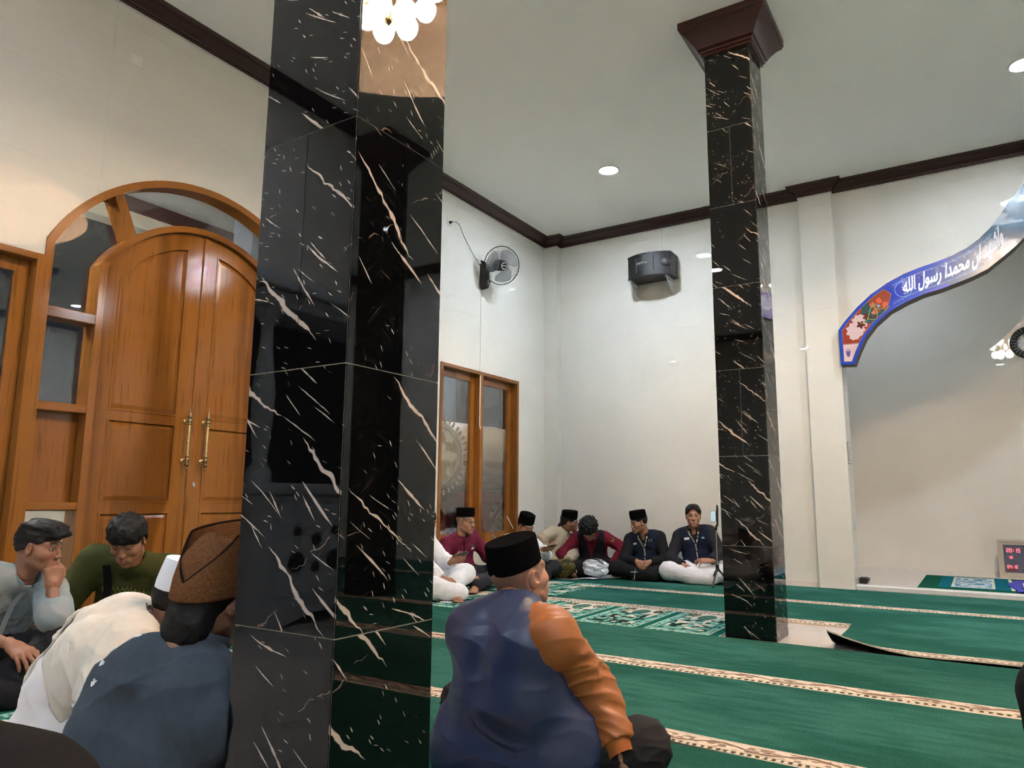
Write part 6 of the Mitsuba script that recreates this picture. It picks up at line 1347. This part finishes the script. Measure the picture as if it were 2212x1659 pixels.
# young man, hand at his chin
P = person('young man in a pale grey batik shirt with a hand raised to his mouth', (-4.02, 1.62, 0.13), (-3.839, 1.802, 0.650), 34, -8, 2, pitch=8, roll=0, bulge=0.10,
           arms=(dict(e=(-3.581, 1.784, 0.344), w=(-3.675, 1.800, 0.480), dir=(-0.12, 0.04, 0.85), back=(0.9, -0.1, 0.1), curl=(82, 86, 88, 90), thumb=0.8), dict(w=(-3.53, 1.59, 0.265), dir=(0.78, 0.10, -0.25), back=(0.1, -0.3, 1), curl=(22, 26, 30, 34), pole=(-0.6, -0.5, -0.4))),
           legs=dict(kL=(-0.26, 0.42, 0.235), kR=(0.33, 0.30, 0.13), aL=(0.04, 0.42, 0.08), aR=(-0.04, 0.52, 0.075)), skin=(0.245, 0.115, 0.068), res=0.006)
def batik(V, N_):
    x, y, z = chest_xyz(P, V); n1 = meshkit.noise(V*np.array([26, 26, 20]), 3); n2 = meshkit.noise(V*np.array([70, 70, 60]), 5)
    c = np.tile((0.22, 0.27, 0.285), (len(V), 1)); w = np.clip((n1-0.45)*6, 0, 1)[:, None]; c = c*(1-w*0.55)+np.array((0.30, 0.30, 0.31))*w*0.55
    band = ((z > -0.11) & (z < 0.035))[:, None]; d = np.clip((n2-0.42)*5, 0, 1)[:, None]; c = np.where(band, c*(1-0.62*d)+np.array((0.10, 0.11, 0.13))*0.62*d, c)
    sp = np.clip((meshkit.noise(V*np.array([16, 16, 34]), 8)-0.58)*7, 0, 1)[:, None]; return c*(1-0.35*sp)+np.array((0.22, 0.24, 0.26))*0.35*sp
body(P, hh=0.0026); hair(P, 'swept', label='short black hair swept forward')
sk_ = shirt(P, batik, sleeve=(0.46, 0.55), g=0.016, fold=0.007, seed=21, h=0.0055, sl_g=0.022)
collar(P, (0.28, 0.38, 0.42), h=0.036, r=0.061, gap=0.35)
cord_on(P, sk_, [(0.0, 0.115), (0.002, 0.06), (0.0, 0.0), (0.0, -0.08), (0.0, -0.16)], 0.012, (0.36, 0.42, 0.44), 'placket', 0.002)
trousers(P, (0.011, 0.011, 0.013), g=0.016, seed=22)

# olive shirt
P = person('young man in an olive shirt with a black shoulder strap, head bowed', (-4.14, 2.42, 0.13), (-3.925, 2.287, 0.662), -50, -48, -46, pitch=32, bulge=0.10,
           arms=(dict(at=(-0.14, 0.30, 0.20)), dict(at=(0.12, 0.32, 0.18))), skin=(0.25, 0.12, 0.072), res=0.0065, shoulder=0.195, body_scale=1.05)
def olive(V, N_):
    x, y, z = chest_xyz(P, V); c = np.tile((0.055, 0.060, 0.019), (len(V), 1)); band = (np.abs(z+0.005) < 0.036) & (y > 0.02) & (np.abs(x) < 0.13)
    zig = np.abs(((x*22) % 1)-0.5)*2; on_ = band & ((np.abs((z+0.005)/0.036-zig*1.6+0.8) < 0.30) | (np.abs((z+0.005)/0.036+zig*1.6-0.8) < 0.22)); c[on_] = (0.17, 0.18, 0.055); c[band & ~on_] *= 0.75
    return c*(0.9+0.2*meshkit.fbm(V*25, 3))[:, None]
body(P, hh=0.0026, lids=0.8); hair(P, 'mop', label='thick black hair with a fringe')
ol_ = shirt(P, olive, sleeve=(0.52, 0.52), g=0.018, fold=0.006, seed=24, h=0.005, sl_g=0.028)
collar(P, (0.045, 0.055, 0.017), h=0.034, r=0.062, gap=0.3)
cord_on(P, ol_, [(0.115, 0.150), (0.105, 0.10), (0.095, 0.02), (0.085, -0.06), (0.06, -0.14)], 0.021, (0.008, 0.008, 0.009), 'shoulder_strap', 0.004)
trousers(P, (0.012, 0.012, 0.014), seed=25)
# man in white, half behind the nearest column
P = person('man in white clothes holding a phone, half hidden behind the nearest column', (-4.50, 5.42, 0.13), (-4.40, 5.43, 0.69), -5, 8, 5, pitch=25, bulge=0.06,
           arms=(dict(at=(-0.04, 0.36, 0.33), dir=(0.7, 0.15, 0.45), back=(0.5, -0.8, -0.2), curl=(48, 50, 52, 55)), dict(at=(0.20, 0.50, 0.10), dir=(0.9, 0.2, -0.12), back=(0, -0.3, 1), curl=40)),
           legs=dict(kL=(-0.30, 0.36, 0.20), kR=(0.30, 0.36, 0.13), aL=(0.05, 0.36, 0.08), aR=(0.12, 0.52, 0.07)), skin=(0.28, 0.14, 0.085), res=0.009)
body(P, feet=('R',), foot_dirs={'R': ((0.6, -0.75, 0), (0, 0.2, 1))}); hair(P, 'short')
shirt(P, (0.70, 0.70, 0.72), seed=31, g=0.016); trousers(P, (0.68, 0.68, 0.70), seed=32, g=0.022, drape=0.02); collar(P, (0.7, 0.7, 0.72))
W_ = P.Wr['L']+P.hand['L']['dir']*0.10; ph_u = unit((0.80, 0.25, 0.32)); ph_n = unit(np.cross(ph_u, (0.5, -0.8, 0.3))); ph_n = unit(np.array((-0.3, 0.25, 0.9))-ph_u*(np.array((-0.3, 0.25, 0.9))@ph_u))
phone('phone', 'phone in the hand of the man in white beside the nearest column', W_+ph_n*0.012, np.stack([np.cross(ph_u, ph_n), ph_u, ph_n], 1), case='plastic_grey')

# maroon shirt, glasses, black cap
P = person('man in a maroon shirt, glasses and black cap, seated under the window', (-4.56, 6.18, 0.13), (-4.42, 6.081, 0.668), -2, -18, -12, pitch=6, bulge=0.05,
           arms=(dict(at=(-0.20, 0.30, 0.25)), dict(at=(0.20, 0.33, 0.24), dir=(0.75, -0.35, -0.5), back=(0.3, -0.6, 0.7), curl=(20, 22, 24, 28))),
           legs=dict(kR=(0.30, 0.33, 0.20), kL=(-0.32, 0.28, 0.15), aR=(0.0, 0.36, 0.085), aL=(0.14, 0.47, 0.085)), skin=(0.33, 0.165, 0.10), res=0.0084)
body(P, feet=('L',), foot_dirs={'L': ((0.35, -0.9, 0), (0, 0, 1))}, mustache=0.55, stubble=0.15, shave=(0.004, (0.12, 0.08, 0.06)))
mr_ = shirt(P, (0.115, 0.012, 0.034), seed=34, fold=0.006, g=0.014); collar(P, (0.13, 0.014, 0.038), h=0.036)
cord_on(P, mr_, [(0.0, 0.12), (0.0, 0.05), (0.0, -0.03), (0.0, -0.1)], 0.012, (0.13, 0.016, 0.042), 'placket', 0.002)
cord_on(P, mr_, [(-0.085, 0.055), (-0.083, 0.03), (-0.086, 0.005)], 0.018, lambda t: np.where((t > 0.66)[:, None], (0.6, 0.6, 0.6), (0.05, 0.07, 0.06)), 'emblem', 0.003)
trousers(P, (0.020, 0.021, 0.026), seed=35); peci(P, tilt=4, h=0.092, zb=0.050)
rims = []
for q in (-1, 1):
    aa = np.linspace(0, 2*PI, 21); rims.append(tube(np.stack([q*0.032+0.021*np.cos(aa), aa*0+0.097-0.006*np.abs(np.cos(aa)), 0.003+0.0155*np.sin(aa)], 1), 0.0014, 5)); rims.append(tube([(q*0.053, 0.094, 0.008), (q*0.077, 0.06, 0.010), (q*0.079, -0.005, 0.008)], 0.0013, 5))
rims.append(tube([(-0.011, 0.099, 0.007), (0.011, 0.099, 0.007)], 0.0014, 5)); obj('glasses', on_head(P, cat(rims)), 'plastic_black', P.key, smooth=True)

# white shirt with green trim, black cap
P = person('man in a white shirt with green collar trim and a black cap, reading his phone', (-4.46, 7.12, 0.13), (-4.30, 7.045, 0.600), -22, -15, -12, pitch=26, bulge=0.09,
           arms=(dict(at=(-0.06, 0.38, 0.36), dir=(0.85, -0.25, 0.1), back=(0, -0.4, -0.9), curl=(40, 44, 48, 52)), dict(at=(0.15, 0.33, 0.24))), skin=(0.30, 0.15, 0.09), res=0.0084)
body(P, goatee=0.6, mustache=0.3, lids=0.6)
wh_ = shirt(P, (0.70, 0.70, 0.71), seed=37, fold=0.007, g=0.016); c_ = collar(P, (0.20, 0.48, 0.24), h=0.030, r=0.064, gap=0.3, flare=0.012); collar(P, (0.72, 0.72, 0.72), h=0.026, r=0.0655, gap=0.32, flare=0.012, name='collar_top')
cord_on(P, wh_, [(0.0, 0.12), (0.003, 0.06), (0.0, 0.0)], 0.006, (0.20, 0.48, 0.24), 'green_trim', 0.003)
peci(P, tilt=2, h=0.10, zb=0.046); hair(P, 'crop'); trousers(P, (0.02, 0.02, 0.022), seed=38)
fc_ = P.Sh['R']+(P.E['R']-P.Sh['R'])*0.42; fn_ = unit(np.array((0.45, -0.80, 0.35)))
for dz, col in ((0.0, (0.50, 0.015, 0.03)), (-0.017, (0.75, 0.75, 0.75))):
    m = bx(-0.024, 0.024, -0.0085, 0.0085, 0, 0.002); ax_ = unit(P.E['R']-P.Sh['R']); n_ = unit(fn_-ax_*(fn_@ax_)); x_ = np.cross(-ax_, n_); m.vertices = m.vertices@np.stack([x_, -ax_, n_], 1).T+fc_+n_*0.068-(-ax_)*(-dz); obj('flag_patch', m, 'cloth', P.key, color=np.tile(col, (8, 1)))
ph_u = unit((0.9, -0.2, 0.25)); ph_n = unit(np.array((-0.3, 0.1, 0.9))-ph_u*(np.array((-0.3, 0.1, 0.9))@ph_u))
phone('phone', 'phone in the hands of the man in the white shirt with green trim', P.Wr['L']+P.hand['L']['dir']*0.095+ph_n*0.025, np.stack([np.cross(ph_u, ph_n), ph_u, ph_n], 1))

# beige shirt, olive sarong, leaning over
P = person('man in a beige shirt, olive patterned sarong and black cap, leaning to whisper', (-4.36, 7.78, 0.13), (-4.212, 7.93, 0.632), 18, -58, -20, pitch=10, roll=8, bulge=0.02,
           arms=(dict(at=(-0.15, 0.30, 0.20)), dict(at=(0.16, 0.28, 0.22), pole=(0.1, -0.9, -0.2))), legs=dict(kL=(-0.15, 0.36, 0.14), kR=(0.30, 0.24, 0.13)), skin=(0.29, 0.145, 0.09), res=0.0084)
def beige(V, N_): c = np.tile((0.40, 0.335, 0.235), (len(V), 1)); d_ = meshkit.noise(V*60, 4) > 0.86; c[d_] *= 0.8; return c*(0.92+0.16*meshkit.fbm(V*25, 3))[:, None]
body(P, om=0.004, stubble=0.1); bs_ = shirt(P, beige, seed=41, fold=0.008, g=0.016, freq=(9, 9, 6), skirt=0.01); collar(P, (0.42, 0.35, 0.25), h=0.032, r=0.062, gap=0.3, flare=0.012)
hair(P, 'long_back', label='black hair gathered at the nape'); peci(P, tilt=2, h=0.090, zb=0.046)
def sarong_olive(V, N_):
    n1, n2 = meshkit.noise(V*20, 5), meshkit.noise(V*70, 7); c = np.tile((0.085, 0.066, 0.018), (len(V), 1)); c[n1 > 0.55] = (0.035, 0.032, 0.014); c[(n2 > 0.70)] = (0.14, 0.11, 0.04); c[(meshkit.noise(V*45+9, 3) > 0.80)] = (0.16, 0.18, 0.12); return c
trousers(P, sarong_olive, name='sarong', g=0.016, lap=0.09, seed=42, label='olive patterned sarong')
def lan(t): c = np.tile((0.03, 0.03, 0.03), (len(t), 1)); c[(np.floor(t*26) % 2) == 0] = (0.35, 0.35, 0.33); return c
cord_on(P, bs_, [(-0.055, 0.13), (-0.05, 0.07), (-0.04, 0.0), (-0.035, -0.10), (-0.03, -0.2)], 0.012, lan, 'lanyard', 0.004)

# maroon jacket and black vest, bent over the papers
P = person('man in a maroon jacket and black vest with curly hair, bent over the papers', (-3.98, 8.10, 0.13), (-3.915, 7.85, 0.555), -78, -62, -66, pitch=48, bulge=0.10,
           arms=(dict(at=(-0.20, 0.24, 0.15), pole=(0.8, 0.2, 0.3)), dict(w=(-4.03, 7.64, 0.150), dir=(0.12, -0.45, -0.75), back=(-0.3, -0.8, 0.5), curl=(42, 44, 46, 48), pole=(-0.8, -0.2, -0.2))), legs=dict(kR=(0.18, 0.36, 0.13)), skin=(0.30, 0.15, 0.095), res=0.0084)
body(P, lids=0.9); hair(P, 'curly', label='thick curly black hair'); mj_ = shirt(P, (0.125, 0.010, 0.022), name='jacket', seed=44, g=0.016, fold=0.007)
def vest_of(P, color, g=0.030, wide=0.158, seed=5, name='vest', vtop=0.10, fat=0.0):
    pr = torso_prims(P, g, fat)
    def cut(p, d):
        q = p-_d(P.C); x, y, z = q@_d(P.cr), q@_d(P.cfw), q@_d(P.upc)
        d = smax(d, np.abs(x)-F32(wide), 0.01); d = smax(d, -rc(p, P.N-P.up*0.0, P.N+P.up*0.16, 0.066, 0.066), 0.006)
        wedge = np.maximum(np.abs(x)-(0.010+np.clip((z-(vtop-0.14))*0.42, 0, 0.2)), -y); return smax(d, -wedge, 0.006)
    return cloth_part(P, name, pr, color, k=0.038, cut=cut, fold=0.005, seed=seed)
vest_of(P, (0.010, 0.010, 0.012), g=0.026)
collar(P, (0.5, 0.5, 0.5), h=0.03, r=0.060, gap=0.5)
ec = P.Sh['L']+(P.E['L']-P.Sh['L'])*0.40; ax_ = unit(P.E['L']-P.Sh['L']); n_ = np.array((0.55, -0.80, 0.25)); n_ = unit(n_-ax_*(n_@ax_)); x_ = np.cross(-ax_, n_)
for i_, (poly, col) in enumerate(((Polygon([(0.026*math.cos(PI/2+q*2*PI/5), 0.026*math.sin(PI/2+q*2*PI/5)) for q in range(5)]), (0.30, 0.36, 0.05)), (Polygon([(0.020*math.cos(PI/2+q*2*PI/5), 0.020*math.sin(PI/2+q*2*PI/5)) for q in range(5)]), (0.05, 0.26, 0.10)), (unary_union([sbox(-0.009, -0.008, 0.009, -0.002), sbox(-0.004, -0.002, 0.004, 0.008)]), (0.6, 0.6, 0.45)))):
    m = ext(poly, 0.002); m.vertices = m.vertices@np.stack([x_, -ax_, n_], 1).T+ec+n_*(0.0655+0.0006*i_); obj('arm_badge', m, 'cloth', P.key, color=np.tile(col, (len(m.vertices), 1)))
trousers(P, (0.010, 0.010, 0.012), seed=45)
bg_ = thing('drawstring_bag', 'white bag with black straps on the lap of the man in maroon and black', 'bag')
m = lumpy((-3.77, 7.72, 0.13), (0.16, 0.12, 0.10), 14, 0.35); obj('sack', m, 'paper', bg_, smooth=True)
for dy in (0.0, 0.05): obj('strap', tube(spline([(-3.93, 7.70+dy, 0.12), (-3.86, 7.64+dy, 0.22), (-3.75, 7.63+dy, 0.235), (-3.64, 7.66+dy, 0.18)], 20), 0.007, 6), 'plastic_black', bg_, smooth=True)

# navy vests by the front wall
P = person('man in a navy vest, lanyard and black cap against the front wall', (-3.30, 8.16, 0.13), (-3.372, 8.05, 0.640), -128, -76, -80, pitch=14, bulge=0.04,
           arms=(dict(at=(-0.05, 0.33, 0.215), dir=(-0.6, -0.5, -0.35), back=(0.2, -0.8, 0.5), curl=50), dict(at=(0.08, 0.34, 0.215), dir=(0.6, -0.4, -0.35), back=(-0.2, -0.8, 0.5), curl=50)), skin=(0.30, 0.15, 0.092), res=0.0084)
body(P, lids=0.6); hair(P, 'short'); s_ = shirt(P, BLACK, seed=51, g=0.014, vee=0.09, fold=0.006); vk = vest_of(P, (0.0075, 0.0115, 0.026), g=0.024, wide=0.172, seed=52); peci(P, tilt=2, h=0.096, zb=0.046)
cord_on(P, vk, [(-0.055, 0.14), (-0.035, 0.06), (-0.004, -0.02)], 0.008, lan, 'lanyard', 0.006); cord_on(P, vk, [(0.052, 0.14), (0.030, 0.06), (-0.002, -0.02), (-0.004, -0.10), (-0.005, -0.19)], 0.009, lan, 'lanyard', 0.006)
cord_on(P, vk, [(0.075, 0.048), (0.095, 0.045), (0.115, 0.040)], 0.011, (0.62, 0.64, 0.68), 'name_tag', 0.004)
cord_on(P, vk, [(-0.065, 0.07), (-0.085, 0.07), (-0.105, 0.07)], 0.017, lambda t: np.where((np.abs(t-0.5) < 0.25)[:, None], (0.02, 0.03, 0.05), (0.16, 0.24, 0.20)), 'emblem', 0.004)
trousers(P, BLACK, seed=53, g=0.02)
P = person('man in a navy vest and white sarong, bareheaded, facing the camera against the front wall', (-2.70, 8.20, 0.13), (-2.745, 8.13, 0.722), -70, -76, -74, pitch=2, bulge=0.03,
           arms=(dict(at=(-0.13, 0.34, 0.26), dir=(-0.75, -0.35, 0.0), back=(0.2, -0.5, 0.8), curl=(18, 20, 24, 28)), dict(at=(0.16, 0.28, 0.20))), skin=(0.31, 0.155, 0.095), res=0.0084)
body(P); hair(P, 'parted', label='black hair parted in the middle'); shirt(P, (0.016, 0.016, 0.019), seed=55, g=0.014, vee=0.07, fold=0.006); vk = vest_of(P, (0.0075, 0.0115, 0.026), g=0.024, wide=0.172, seed=56); collar(P, (0.030, 0.026, 0.024), h=0.034, r=0.062, gap=0.45, flare=0.014)
cord_on(P, vk, [(-0.055, 0.14), (-0.035, 0.06), (0.0, -0.03)], 0.008, lan, 'lanyard', 0.006); cord_on(P, vk, [(0.052, 0.14), (0.034, 0.06), (0.004, -0.03), (0.004, -0.11), (0.003, -0.18)], 0.007, lan, 'lanyard', 0.006)
cord_on(P, vk, [(0.060, 0.055), (0.085, 0.055), (0.115, 0.055)], 0.013, (0.66, 0.67, 0.70), 'name_tag', 0.004); cord_on(P, vk, [(-0.075, 0.045), (-0.09, 0.042), (-0.105, 0.04)], 0.010, (0.20, 0.36, 0.42), 'emblem', 0.004)
trousers(P, (0.62, 0.60, 0.62), name='sarong', g=0.026, lap=0.085, seed=57, drape=0.02, label='white sarong')

# two men in black whose shoulders just enter the frame
P = person('person in black whose dark shoulder fills the lower left corner', (-1.135, 0.40, 0.130), (-1.135, 0.35, 0.740), 112, 112, 112, bulge=0.02, skin=(0.27, 0.14, 0.09), res=0.009, body_scale=1.02, neck=(-1.100, 0.375, 0.597), shoulder=0.180)
body(P); hair(P, 'short'); shirt(P, (0.007, 0.006, 0.006), name='jacket', seed=61, g=0.03, h=0.008, fold=0.004); trousers(P, BLACK, seed=62)
P = person('person in black at the right edge, only a dark sliver showing', (0.262, 1.80, 0.13), (0.278, 1.874, 0.721), 112, 112, 112, bulge=0.05, skin=(0.27, 0.14, 0.09), res=0.009, neck=(0.262, 1.825, 0.592), arms=(dict(e=(0.102, 1.66, 0.33), w=(0.077, 1.90, 0.21)), None))
body(P); hair(P, 'short'); shirt(P, (0.007, 0.007, 0.008), name='jacket', seed=63, g=0.018, h=0.009); trousers(P, BLACK, seed=64)
# ------------------------------------------------------------------ opaque materials work from both sides
for k_, v_ in list(scene.items()):
    if isinstance(v_, dict) and v_.get('type') in ('diffuse', 'plastic', 'roughplastic', 'roughconductor'):
        scene[k_] = {'type': 'twosided', 'bsdf': v_}
    if isinstance(v_, dict) and v_.get('type') == 'ply' and 'bsdf' in v_ and v_['bsdf'].get('id') not in scene:
        raise KeyError(f"{k_}: {v_['bsdf']}")
